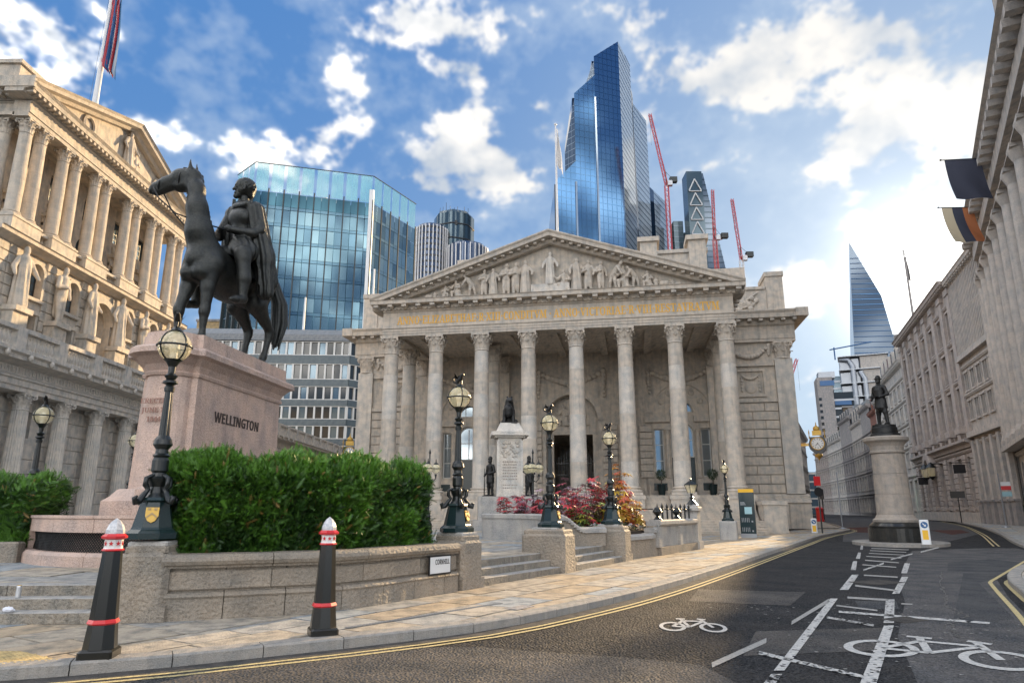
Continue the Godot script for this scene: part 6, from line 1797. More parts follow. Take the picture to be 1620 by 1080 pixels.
func teal_tower() -> void:
	var b := thing("teal_glass_tower", "teal glass office tower with dark vertical fins behind the equestrian statue", "building", V(0, 0, 0))
	var A := V(-53.7, 0, -130); var B := V(-30.2, 0, -136.4); var C := V(-22.9, 0, -150.4); var D := V(-59.8, 0, -135.8)
	var top := 66.0
	var fh := 3.75
	var pm := [M.teal_a, M.teal_b, M.teal_c, M.teal_a, M.teal_d]
	part(b, "core", MB.new().prism(PackedVector2Array([P2(A.x + 0.6, A.z - 1.2), P2(B.x - 0.8, B.z - 1.2), P2(C.x - 1.2, C.z - 0.5), P2(C.x - 8, C.z - 20), P2(D.x + 4, D.z - 20), P2(D.x + 1.2, D.z - 0.5)]), 0.1, top - 0.4), M.teal_band)
	var kind := 0
	for f in [[A, B, 16, 2], [B, C, 10, 2], [D, A, 6, 2]]:
		var p: Vector3 = f[0]; var q: Vector3 = f[1]
		var L := (q - p).length()
		var d := (q - p) / L
		var yaw := atan2(-d.z, d.x)
		var w: float = L / f[2]
		var face := Node3D.new()
		face.name = "curtain_wall"
		b.add_child(face, true)
		face.position = p; face.rotation.y = yaw
		var pane := MB.new().bb(-w / 2 + 0.05, w / 2 - 0.05, 0.75, fh - 0.06, -0.06, 0.0).mesh()
		var sp := MB.new().bb(-w / 2 + 0.05, w / 2 - 0.05, 0.05, 0.7, -0.06, 0.0).mesh()
		var bands := MB.new()
		for k in 11:
			var y := top - fh * (k + 1)
			for i in f[2]:
				var x: float = (i + 0.5) * w
				var mt: Material = (M.teal_pale if rng.randf() < 0.7 else M.teal_c) if kind == 1 else pm[rng.randi() % 5]  # right face panes coloured paler for the white clouds they would reflect
				if kind == 0 and k == 0: mt = M.teal_band
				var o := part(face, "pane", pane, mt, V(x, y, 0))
				o.rotation = V(r(-0.008, 0.008), r(-0.008, 0.008), 0)
				bands.bb(x - w / 2 + 0.05, x + w / 2 - 0.05, y + 0.05, y + 0.7, -0.06, 0.0)
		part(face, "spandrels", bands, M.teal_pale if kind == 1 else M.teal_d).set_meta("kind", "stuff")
		part(face, "lower_glass", MB.new().bb(0, L, 0.1, top - fh * 11, -0.1, 0), M.teal_b)
		for i in int(f[2] / 2) + 1:
			part(face, "fin", MB.new().bb(i * 2 * w - 0.12, i * 2 * w + 0.12, 10, top + 0.6, -0.1, 0.55 if kind != 1 else 0.12), M.window_frame)
			if i < int(f[2] / 2):
				for k in 2:
					part(face, "parapet_pane", MB.new().bb(i * 2 * w + 0.35 + k * (w - 0.3), i * 2 * w + w + 0.02 + k * (w - 0.3), top + 0.1, top + 6.3, 0.0, 0.05), M.clear_teal)
		part(face, "parapet_rail", MB.new().bb(0, L, top + 6.3, top + 6.45, -0.05, 0.1), M.window_frame)
		kind += 1
	part(b, "corner_strip", MB.new().at(V(B.x, 0, B.z)).bb(-0.7, 0.2, 5, top + 3, -0.4, 0.5), M.sign_white)
	part(b, "roof_plant", MB.new().bb(-46, -41, top - 0.4, top + 2.6, -142, -139).bb(-39, -37, top - 0.4, top + 2.0, -142, -139), M.steel)
func band_office() -> void:
	var b := thing("banded_office_block", "dark office block with white mullioned window bands behind the hedge", "building", V(0, 0, 0))
	var pts := [P2(-66, -113), P2(-28.0, -115), P2(-22.6, -121), P2(-19, -140), P2(-66, -140)]
	part(b, "body", MB.new().prism(PackedVector2Array([P2(-66, -113.5), P2(-28.2, -115.5), P2(-23.1, -121.3), P2(-19.6, -140), P2(-66, -140)]), 0.1, 31.0), M.hall_dark)
	var ys := [27.5, 23.3, 19.8, 16.5, 13.2, 9.9, 6.6]
	var hs := [2.2, 2.5, 2.1, 2.0, 2.0, 2.0, 2.0]
	for s in 2:
		var p := V(pts[s].x, 0, pts[s].y); var q := V(pts[s + 1].x, 0, pts[s + 1].y)
		var L := (q - p).length(); var d := (q - p) / L
		var face := Node3D.new()
		face.name = "front"
		b.add_child(face, true)
		face.position = p; face.rotation.y = atan2(-d.z, d.x)
		var n := int(L / 1.32)
		var w := L / n
		for k in 7:
			var glass := MB.new().bb(-w / 2 + 0.16, w / 2 - 0.16, 0.05, hs[k] - 0.05, -0.3, -0.25).mesh()
			for i in n:
				var x := (i + 0.5) * w
				if s == 0 and x < 12: continue
				var roll := rng.randf()
				part(face, "pane", glass, M.window_dark if roll < 0.62 else M.window_blue, V(x, ys[k], 0)).rotation.y = r(-0.02, 0.02)
			var mul := MB.new()
			for i in n + 1: mul.bb(i * w - 0.15, i * w + 0.15, ys[k], ys[k] + hs[k], -0.35, 0.06)
			mul.bb(0, L, ys[k] - 0.12, ys[k], -0.3, 0.1).bb(0, L, ys[k] + hs[k], ys[k] + hs[k] + 0.1, -0.3, 0.08)
			part(face, "mullions", mul, M.frame_white).set_meta("kind", "stuff")
			var lo: float = ys[k + 1] + hs[k + 1] + 0.12 if k < 6 else 0.1
			part(face, "spandrel_band", MB.new().bb(0, L, lo, ys[k] - 0.14, -0.4, 0.14), M.slate_band)
	var rr := MB.new()
	for s in 2:
		var p: Vector2 = pts[s]; var q: Vector2 = pts[s + 1]
		rr.quad(V(p.x, 29.9, p.y + 0.3), V(q.x, 29.9, q.y + 0.3), V(q.x, 31.0, q.y + 0.3), V(p.x, 31.0, p.y + 0.3))
		rr.quad(V(p.x, 31.0, p.y + 0.3), V(q.x, 31.0, q.y + 0.3), V(q.x - 0.6, 32.3, q.y - 1.4), V(p.x, 32.3, p.y - 1.4))
		rr.quad(V(p.x, 32.3, p.y - 1.4), V(q.x - 0.6, 32.3, q.y - 1.4), V(q.x - 2, 32.8, q.y - 5), V(p.x, 32.8, p.y - 5))
	part(b, "curved_roof_edge", rr, M.lead_roof)
	part(b, "roof_house", MB.new().bb(-56, -24, 31, 35.0, -138, -127), M.south_grey)
	for q in [[-38.0, 39.5], [-25.6, 45.0]]: part(b, "vent_pipe", MB.new().tube([V(q[0], 32, -120), V(q[0], q[1], -120)], [0.22, 0.16], 6), M.sign_white)
	var yb := thing("yellow_brick_rear_building", "ochre brick rear wall seen between the horse's legs", "building", V(-60, 0, -142))
	part(yb, "wall", MB.new().bb(-8, 6, 0.1, 41.0, -4, 0), M.brick_tan)
	part(yb, "coping", MB.new().bb(-8.2, 6.2, 41.0, 41.5, -4.2, 0.2), M.south_grey)
	for i in 5: part(yb, "pane", MB.new().bb(-6.5 + i * 2.4, -5.3 + i * 2.4, 37.5, 39.4, 0.0, 0.03), M.window_dark)

# profile of (offset, height) pairs swept along part of a path; offsets below zero lie on the street side
func along(path: PackedVector2Array, i0: int, i1: int, pr: Array, gap := 0.006) -> MB:
	var m := MB.new()
	var rows := []
	for q in pr:
		var o := offset_path(path, q.x)
		var row := []
		for i in range(i0, i1 + 1):
			var p := o[i]
			if i == i0: p = o[i].lerp(o[i + 1], gap / maxf(0.05, (o[i + 1] - o[i]).length()))
			if i == i1: p = o[i].lerp(o[i - 1], gap / maxf(0.05, (o[i - 1] - o[i]).length()))
			row.append(V(p.x, q.y, p.y))
		rows.append(row)
	var k := pr.size()
	var area := 0.0
	for i in k: area += pr[i].x * pr[(i + 1) % k].y - pr[(i + 1) % k].x * pr[i].y
	for a in k:
		var b := (a + 1) % k
		for i in i1 - i0:
			if area > 0: m.quad(rows[a][i], rows[b][i], rows[b][i + 1], rows[a][i + 1])
			else: m.quad(rows[b][i], rows[a][i], rows[a][i + 1], rows[b][i + 1])
	var ix := Geometry2D.triangulate_polygon(PackedVector2Array(pr))
	for i in range(0, ix.size(), 3):
		m.tri(rows[ix[i]][0], rows[ix[i + 1]][0], rows[ix[i + 2]][0])
		m.tri(rows[ix[i]][i1 - i0], rows[ix[i + 1]][i1 - i0], rows[ix[i + 2]][i1 - i0])
	return m
func flight(label: String, a: Vector2, b: Vector2, inward: Vector2, tread: float) -> void:
	var s := thing("terrace_steps", label, "steps", V(a.x, 0.12, a.y))
	var L := (b - a).length()
	var d := (b - a) / L
	for k in 3:
		var n := maxi(1, int(round(L / 1.7)))
		for i in n:
			var p := d * (L * i / n + 0.004) + inward * (tread * k); var q := d * (L * (i + 1) / n - 0.004) + inward * (tread * k)
			var back := inward * (tread * (2 - k) + tread + 0.25)
			var lip := inward * 0.02
			var lo := PackedVector2Array([p, q, q + back, p + back]); var hi := PackedVector2Array([p + lip, q + lip, q + back, p + back])
			var ar := (q - p).cross(back)
			if ar > 0:
				lo.reverse(); hi.reverse()
			var st := part(s, "step_stone", MB.new().loft(lo, 0.15 * k, lo, 0.15 * k + 0.135, Z, false), M.step_granite)
			part(st, "tread", MB.new().loft(lo, 0.15 * k + 0.135, hi, 0.15 * k + 0.15), M.step_tread)
func pier(label: String, c: Vector2, th: float, w: float, d: float, mt: Material) -> Node3D:
	var p := thing("granite_lamp_pier", label, "pier", V(c.x, 0.12, c.y), th)
	part(p, "shaft", MB.new().cbox(V(0, 0.46, 0), V(w, 0.92, d), 0.07), mt)
	part(p, "base_course", MB.new().bb(-w / 2 - 0.015, w / 2 + 0.015, 0, 0.2, -d / 2 - 0.015, d / 2 + 0.015), mt)
	part(p, "cap", MB.new().cbox(V(0, 0.95, 0), V(w - 0.1, 0.10, d - 0.1), 0.03), mt)
	part(p, "lamp_plinth", MB.new().cbox(V(0, 1.02, 0), V(minf(w, 0.8) - 0.14, 0.06, minf(d, 0.8) - 0.14), 0.02), M.pale_granite)
	return p

func terrace() -> void:
	var poly := PackedVector2Array([P2(-16, -10.3), P2(-5.2, -10.45), P2(-4.6, -10.4), P2(-3.9, -10.75), P2(-3.0, -11.15), P2(-2.6, -11.6), P2(-2.0, -12.7), P2(-1.4, -13.8), P2(-1.08, -14.7), P2(0.7, -17.52), P2(1.08, -18.2), P2(2.75, -21.3), P2(3.3, -22.0), P2(4.6, -24.1), P2(6.9, -27.9), P2(6.2, -33), P2(4, -37), P2(-14, -37), P2(-16, -30)])
	var t := struct("terrace", MB.new().prism(poly, 0.06, 0.52), M.joint)
	var tm := [M.york_grey, M.york_pale, M.york_grey, M.york_blue, M.york_buff]
	slabs(t, PackedVector2Array([P2(-15.8, -10.32), P2(-5.25, -10.5), P2(-5.25, -14.5), P2(-15.8, -16)]), 0.06, 0.51, 0.57, tm, "paving_slab", P2(0.7, 1.0), P2(0.9, 1.7), 300)
	slabs(t, PackedVector2Array([P2(-1.1, -14.75), P2(0.68, -17.55), P2(1.06, -18.25), P2(2.7, -21.3), P2(3.0, -24), P2(4.0, -36.8), P2(-6, -36.8), P2(-3.2, -17)]), -1.0, 0.51, 0.57, tm, "paving_slab", P2(0.8, 1.0), P2(1.0, 1.8), 120)
	slabs(t, PackedVector2Array([P2(-14, -16.2), P2(-6, -16.2), P2(-6.2, -36.8), P2(-14, -36.8)]), 0.0, 0.51, 0.57, tm, "paving_slab", P2(1.5, 2.0), P2(1.8, 2.6), 0)
	flight("weathered granite steps with a drinks can on them, beside the shield lamp", P2(-15.5, -9.12), P2(-5.42, -9.76), P2(-0.06, -1), 0.27)
	flight("short granite steps between the street name wall and a lamp pier", P2(-0.57, -14.40), P2(1.16, -17.18), P2(-0.848, -0.53), 0.27)
	flight("short granite steps leading up to the flower bed wall", P2(1.62, -17.95), P2(3.26, -21.02), P2(-0.88, -0.475), 0.27)
	pier("granite pier carrying the lamp with the gold shield, at the wall's end", P2(-5.12, -10.15), deg_to_rad(10), 0.66, 0.66, M.grey_granite)
	pier("granite pier beside the street name plate", P2(-1.08, -14.08), deg_to_rad(56), 0.66, 0.8, M.grey_granite_2)
	pier("granite pier between the two short flights of steps", P2(0.92, -17.85), deg_to_rad(66), 0.85, 1.15, M.grey_granite_2)
	pier("granite pier at the corner of the flower bed", P2(3.0, -21.55), deg_to_rad(62), 0.66, 1.1, M.grey_granite_2)
	# panelled wall below the hedge
	var w := thing("granite_terrace_wall", "curved granite wall with sunk panels and a rounded coping under the hedge", "wall", V(-2.9, 0.12, -10.7))
	var wp := smooth_path(WALL, 0.21)
	var off := -w.position
	var put := func(called: String, pr: Array, i0: int, i1: int, mt: Material) -> void:
		part(w, called, along(wp, i0, i1, pr), mt, off)
	var n := wp.size() - 1
	var i := 0
	var odd := 0
	while i < n:
		var j := mini(n, i + 4)
		if n - j < 2: j = n
		var mt: Material = [M.grey_granite, M.grey_granite_2][(odd * 7 / 3) % 2]
		put.call("plinth_stone", [P2(-0.05, 0.1), P2(-0.05, 0.40), P2(0.4, 0.40), P2(0.4, 0.1)], i, j, mt)
		put.call("moulding_stone", [P2(-0.06, 0.402), P2(-0.075, 0.425), P2(-0.06, 0.45), P2(-0.02, 0.475), P2(0.4, 0.475), P2(0.4, 0.402)], i, j, mt)
		put.call("panel_stone", [P2(0.035, 0.477), P2(0.035, 0.80), P2(0.4, 0.80), P2(0.4, 0.477)], i, j, mt)
		i = j
		odd += 1
	i = 0
	while i < n:
		var j := mini(n, i + 7)
		if n - j < 3: j = n
		put.call("panel_face", [P2(0.0, 0.52), P2(0.02, 0.50), P2(0.034, 0.50), P2(0.034, 0.765), P2(0.02, 0.765), P2(0.0, 0.745)], i, j, M.grey_granite if i % 2 else M.grey_granite_2)
		put.call("coping_stone", [P2(-0.05, 0.802), P2(-0.06, 0.83), P2(-0.10, 0.85), P2(-0.125, 0.90), P2(-0.11, 0.95), P2(-0.05, 0.985), P2(0.42, 0.985), P2(0.46, 0.9), P2(0.42, 0.802)], i, j, M.grey_granite)
		i = j
	# street name plate
	var sg := thing("street_name_plate", "white street name plate with black lettering on the granite wall", "sign", V(-1.305, 0.635, -12.935), deg_to_rad(57))
	part(sg, "frame", MB.new().bb(-0.31, 0.31, -0.165, 0.165, -0.01, 0.012), M.sign_black)
	part(sg, "plate", MB.new().bb(-0.285, 0.285, -0.14, 0.14, 0.012, 0.018), M.sign_white)
	letters(sg, "lettering", "CORNHILL", 0.125, M.sign_black, Transform3D(Basis.IDENTITY, V(0.055, 0.05, 0.0195)), 0.003, "Droid Sans", true, 0.66)
	# walls round the flower bed
	var fb := thing("flower_bed_wall", "pale granite wall with rounded coping round the flower bed", "wall", V(0, 0.57, -23))
	var p1 := smooth_path([P2(-1.0, -27.5), P2(-0.85, -26.0), P2(-0.1, -25.2), P2(0.7, -24.1), P2(1.05, -22.6), P2(1.2, -21.2), P2(1.32, -20.1)], 0.3)
	var fo := -fb.position
	var k := 0
	while k < p1.size() - 1:
		var j := mini(p1.size() - 1, k + 3)
		part(fb, "wall_stone", along(p1, k, j, [P2(-0.16, 0.56), P2(-0.16, 1.30), P2(0.16, 1.30), P2(0.16, 0.56)]), M.pale_granite, fo)
		part(fb, "coping_stone", along(p1, k, j, [P2(-0.2, 1.302), P2(-0.2, 1.42), P2(-0.14, 1.46), P2(0.14, 1.46), P2(0.2, 1.42), P2(0.2, 1.302)]), M.pale_granite, fo)
		k = j
	var p2 := smooth_path([P2(1.30, -20.12), P2(1.75, -20.55), P2(2.3, -21.0), P2(2.72, -21.25)], 0.12)
	for q in p2.size() - 1:
		var dip := 0.36 * (1.0 - smoothstep(0.0, 0.5, float(q) / (p2.size() - 1)))
		var dip2 := 0.36 * (1.0 - smoothstep(0.0, 0.5, float(q + 1) / (p2.size() - 1)))
		part(fb, "wall_stone", along(p2, q, q + 1, [P2(-0.14, 0.56), P2(-0.14, 0.94 + dip), P2(0.14, 0.94 + dip), P2(0.14, 0.56)], 0.0), M.grey_granite_2, fo)
		part(fb, "coping_stone", along(p2, q, q + 1, [P2(-0.2, 0.94 + dip), P2(-0.2, 1.05 + (dip + dip2) / 2), P2(-0.12, 1.1 + (dip + dip2) / 2), P2(0.16, 1.1 + (dip + dip2) / 2), P2(0.16, 0.94 + dip)], 0.0), M.pale_granite, fo)
	var p3 := smooth_path([P2(3.5, -21.95), P2(4.15, -22.9), P2(4.85, -23.95)], 0.2)
	for q in p3.size() - 1:
		var rise := 0.5 * smoothstep(0.72, 1.0, float(q) / (p3.size() - 1))
		part(fb, "wall_stone", along(p3, q, q + 1, [P2(-0.1, 0.1), P2(-0.1, 0.68 + rise), P2(0.2, 0.68 + rise), P2(0.2, 0.1)], 0.0), M.grey_granite_2, fo)
		part(fb, "coping_stone", along(p3, q, q + 1, [P2(-0.18, 0.68 + rise), P2(-0.18, 0.78 + rise), P2(-0.1, 0.83 + rise), P2(0.24, 0.83 + rise), P2(0.24, 0.68 + rise)], 0.0), M.pale_granite, fo)
	# railed wall with panels and its iron railing
	var rw := thing("railed_stone_wall", "weathered stone wall with sunk panels and an iron spiked rail", "wall", V(6.1, 0.12, -25.8))
	var ro := -rw.position
	var pp := [P2(4.87, -23.75), P2(6.04, -25.7), P2(7.1, -27.5)]
	for q in 2:
		var a: Vector2 = pp[q]; var b: Vector2 = pp[q + 1]
		var path := PackedVector2Array([a, a.lerp(b, 0.25), a.lerp(b, 0.5), a.lerp(b, 0.75), b])
		part(rw, "base_stone", along(path, 0, 4, [P2(-0.12, 0.1), P2(-0.12, 0.38), P2(0.2, 0.38), P2(0.2, 0.1)]), M.grey_granite, ro)
		part(rw, "panel_stone", along(path, 0, 4, [P2(0.0, 0.38), P2(0.0, 1.05), P2(0.2, 1.05), P2(0.2, 0.38)]), M.pale_granite, ro)
		part(rw, "coping_stone", along(path, 0, 4, [P2(-0.06, 1.05), P2(-0.16, 1.12), P2(-0.16, 1.22), P2(-0.08, 1.27), P2(0.26, 1.27), P2(0.26, 1.05)]), M.pale_granite, ro)
		var d := (b - a).normalized()
		part(rw, "panel_post", MB.new().at(V(a.x, 0, a.y), atan2(-d.y, d.x)).bb(-0.1, 0.2, 0.38, 1.05, -0.1, 0.1), M.pale_granite, ro)
	var ir := thing("spiked_rail", "low black iron rail with spear and urn finials on the stone wall", "railing", V(6.0, 1.39, -25.6))
	var io := -ir.position
	var rr := MB.new()
	rr.bar(V(2.2, 1.62, -25.5), V(4.8, 1.62, -23.9), 0.018).bar(V(4.87, 1.62, -23.8), V(7.0, 1.6, -27.4), 0.02)
	part(ir, "rail", rr, M.iron_black, io)
	for q in 8:
		var c := P2(4.87, -23.8).lerp(P2(7.0, -27.4), (q + 0.3) / 8.0)
		if q == 0 or q == 4: part(ir, "urn_finial", MB.new().lathe([P2(0.16, 0), P2(0.1, 0.06), P2(0.05, 0.12), P2(0.17, 0.26), P2(0.1, 0.38), P2(0.03, 0.42), P2(0, 0.56)], 10, V(c.x, 1.27, c.y)), M.iron_black, io)
		else: part(ir, "spike", MB.new().lathe([P2(0.035, 0), P2(0.03, 0.3), P2(0.07, 0.34), P2(0.03, 0.38), P2(0.055, 0.44), P2(0, 0.56)], 6, V(c.x, 1.27, c.y)), M.iron_black, io)
	var lp := thing("stone_end_pier", "pale stone end pier with a moulded cap under the square lantern", "pier", V(7.12, 0.12, -27.75), deg_to_rad(60))
	part(lp, "shaft", MB.new().bb(-0.24, 0.24, 0, 1.45, -0.24, 0.24).bb(-0.3, 0.3, 0, 0.3, -0.3, 0.3), M.pale_granite)
	part(lp, "cap", MB.new().cbox(V(0, 1.52, 0), V(0.66, 0.16, 0.66), 0.05).cbox(V(0, 1.63, 0), V(0.46, 0.1, 0.46), 0.04), M.pale_granite)
	var ln := thing("square_lantern", "small square glass lantern on the stone end pier", "lamp", V(7.12, 1.78, -27.75), deg_to_rad(20))
	part(ln, "foot", MB.new().lathe([P2(0.24, 0), P2(0.2, 0.05), P2(0.06, 0.22), P2(0.09, 0.28), P2(0.04, 0.34), P2(0.05, 0.44)], 8), M.iron_black)
	var gl := MB.new()
	gl.loft(PackedVector2Array([P2(-0.09, 0.09), P2(0.09, 0.09), P2(0.09, -0.09), P2(-0.09, -0.09)]), 0.46, PackedVector2Array([P2(-0.18, 0.18), P2(0.18, 0.18), P2(0.18, -0.18), P2(-0.18, -0.18)]), 0.78, Z, false)
	part(ln, "glass", gl, M.lamp_glass)
	part(ln, "bulb", MB.new().ball(V(0, 0.6, 0), V(0.05, 0.08, 0.05), 8, 6), M.lamp_bulb)
	var fr := MB.new()
	for q in [P2(1, 1), P2(1, -1), P2(-1, 1), P2(-1, -1)]: fr.bar(V(q.x * 0.09, 0.45, q.y * 0.09), V(q.x * 0.185, 0.79, q.y * 0.185), 0.013)
	fr.loft(PackedVector2Array([P2(-0.2, 0.2), P2(0.2, 0.2), P2(0.2, -0.2), P2(-0.2, -0.2)]), 0.78, PackedVector2Array([P2(-0.05, 0.05), P2(0.05, 0.05), P2(0.05, -0.05), P2(-0.05, -0.05)]), 0.93, Z, true)
	fr.lathe([P2(0.03, 0.93), P2(0.04, 0.98), P2(0, 1.05)], 6)
	part(ln, "frame", fr, M.iron_black)

func lamp_post(label: String, at: Vector3, turn: float, scale := 1.0, shield := true) -> Node3D:
	var l := thing("globe_street_lamp", label, "street lamp", at, turn)
	if not M.has("lamp_parts"):
		var oct := func(a: float) -> PackedVector2Array:
			var p := PackedVector2Array()
			for i in 8: p.append(P2(sin(TAU * (i - 0.5) / 8), cos(TAU * (i - 0.5) / 8)) * a / cos(PI / 8))
			return p
		var base := MB.new()
		base.loft(oct.call(0.33), 0.0, oct.call(0.33), 0.08, Z, false).loft(oct.call(0.33), 0.08, oct.call(0.27), 0.13, Z, false).loft(oct.call(0.27), 0.13, oct.call(0.255), 0.16, Z, false)
		base.loft(oct.call(0.255), 0.16, oct.call(0.185), 0.5, Z, false).loft(oct.call(0.185), 0.5, oct.call(0.22), 0.53, Z, false).loft(oct.call(0.22), 0.53, oct.call(0.20), 0.57, Z, true)
		var post := MB.new()
		post.lathe([P2(0.17, 0.57), P2(0.12, 0.63), P2(0.10, 0.72), P2(0.14, 0.80), P2(0.15, 0.84), P2(0.10, 0.87), P2(0.095, 0.92), P2(0.115, 0.95), P2(0.115, 1.1), P2(0.095, 1.14), P2(0.12, 1.17), P2(0.09, 1.2), P2(0.085, 1.26), P2(0.135, 1.33), P2(0.12, 1.40), P2(0.08, 1.46)], 14)
		post.lathe([P2(0.075, 1.46), P2(0.055, 2.12)], 24, Z, false, 0.0, TAU, 0.12)
		post.lathe([P2(0.07, 2.12), P2(0.075, 2.18), P2(0.055, 2.22), P2(0.11, 2.25), P2(0.10, 2.28), P2(0.06, 2.30), P2(0.095, 2.36), P2(0.05, 2.40), P2(0.055, 2.5), P2(0.10, 2.58), P2(0.14, 2.61)], 14)
		var scroll := MB.new()
		scroll.tube([V(0, 0.88, 0.11), V(0, 0.84, 0.2), V(0, 0.74, 0.2), V(0, 0.68, 0.15), V(0, 0.62, 0.2), V(0, 0.52, 0.27), V(0, 0.50, 0.33), V(0, 0.56, 0.35), V(0, 0.585, 0.31)], [0.03, 0.035, 0.04, 0.035, 0.04, 0.05, 0.045, 0.035, 0.02], 7)
		var globe := MB.new()
		var pr := []
		for i in 17: pr.append(P2(0.24 * sin(PI * (0.08 + 0.84 * i / 16)), 2.82 - 0.24 * cos(PI * (0.08 + 0.84 * i / 16))))
		globe.lathe(pr, 28, Z, true)
		var frame := MB.new()
		for k in 2:
			var ring := []; var rad := []
			for i in 29:
				var a := TAU * i / 28
				var q := V(sin(a) * 0.245, 2.82 + cos(a) * 0.245, 0)
				ring.append(Basis(Vector3.UP, PI / 4 + k * PI / 2) * q); rad.append(0.013)
			frame.tube(ring, rad, 6, false)
		var eq := []; var er := []
		for i in 33:
			eq.append(V(sin(TAU * i / 32) * 0.247, 2.82, cos(TAU * i / 32) * 0.247)); er.append(0.016)
		frame.tube(eq, er, 6, false)
		for i in 4: frame.ball(Basis(Vector3.UP, PI / 4 + i * PI / 2) * V(0, 2.82, 0.255), V(0.03, 0.03, 0.03), 6, 4)
		frame.lathe([P2(0.09, 3.045), P2(0.1, 3.06), P2(0.07, 3.09), P2(0.05, 3.12)], 12)
		# small winged beast on top
		var fin := MB.new()
		fin.tube([V(0.0, 3.12, -0.06), V(0, 3.2, -0.05), V(0, 3.25, 0.03), V(0, 3.32, 0.05), V(0, 3.33, 0.11)], [0.035, 0.05, 0.05, 0.035, 0.02], 7)
		fin.tube([V(0, 3.12, 0.05), V(0, 3.2, 0.04)], [0.02, 0.025], 5).tube([V(0, 3.15, -0.06), V(0, 3.18, -0.15), V(0, 3.27, -0.16), V(0, 3.3, -0.11)], [0.025, 0.02, 0.016, 0.01], 5)
		for s in [-1, 1]:
			fin.tri(V(s * 0.03, 3.22, 0), V(s * 0.11, 3.36, -0.07), V(s * 0.04, 3.26, -0.11)); fin.tri(V(s * 0.03, 3.22, 0), V(s * 0.04, 3.26, -0.11), V(s * 0.11, 3.36, -0.07))
		var sh := MB.new()
		sh.t = Transform3D(Basis(Vector3.RIGHT, PI / 2 - 0.2), V(0, 0.33, 0.235))
		sh.prism(PackedVector2Array([P2(-0.085, -0.10), P2(0.085, -0.10), P2(0.085, 0.02), P2(0.05, 0.085), P2(0, 0.115), P2(-0.05, 0.085), P2(-0.085, 0.02)]), 0.0, 0.016)
		var ch := MB.new()
		ch.t = Transform3D(Basis(Vector3.RIGHT, PI / 2 - 0.2), V(0, 0.33, 0.235))
		ch.prism(PackedVector2Array([P2(0, -0.03), P2(0.07, 0.03), P2(0.07, 0.055), P2(0, -0.002), P2(-0.07, 0.055), P2(-0.07, 0.03)]), 0.016, 0.022)
		for s in [-1, 1]: ch.prism(PackedVector2Array([P2(s * 0.06, -0.09), P2(s * 0.02, -0.09), P2(s * 0.02, -0.06), P2(s * 0.06, -0.06)]), 0.016, 0.022)
		M["lamp_parts"] = [base.mesh(), post.mesh(), scroll.mesh(), globe.mesh(), frame.mesh(), fin.mesh(), sh.mesh(), MB.new().lathe([P2(0.06, 2.6), P2(0.05, 2.72), P2(0.075, 2.78), P2(0.07, 2.86), P2(0, 2.92)], 12).mesh(), ch.mesh()]
	var q: Array = M["lamp_parts"]
	part(l, "base", q[0], M.iron_green); part(l, "post", q[1], M.iron_black)
	for i in 4: part(l, "scroll", q[2], M.iron_black, Z, TAU * (i + 0.5) / 4)
	part(l, "globe", q[3], M.lamp_glass); part(l, "globe_frame", q[4], M.iron_black); part(l, "finial", q[5], M.bronze_dark)
	part(l, "bulb", q[7], M.lamp_bulb)
	if shield: part(part(l, "shield", q[6], M.gold), "chevron", q[8], M.brick_tan)
	l.scale = Vector3.ONE * scale
	return l
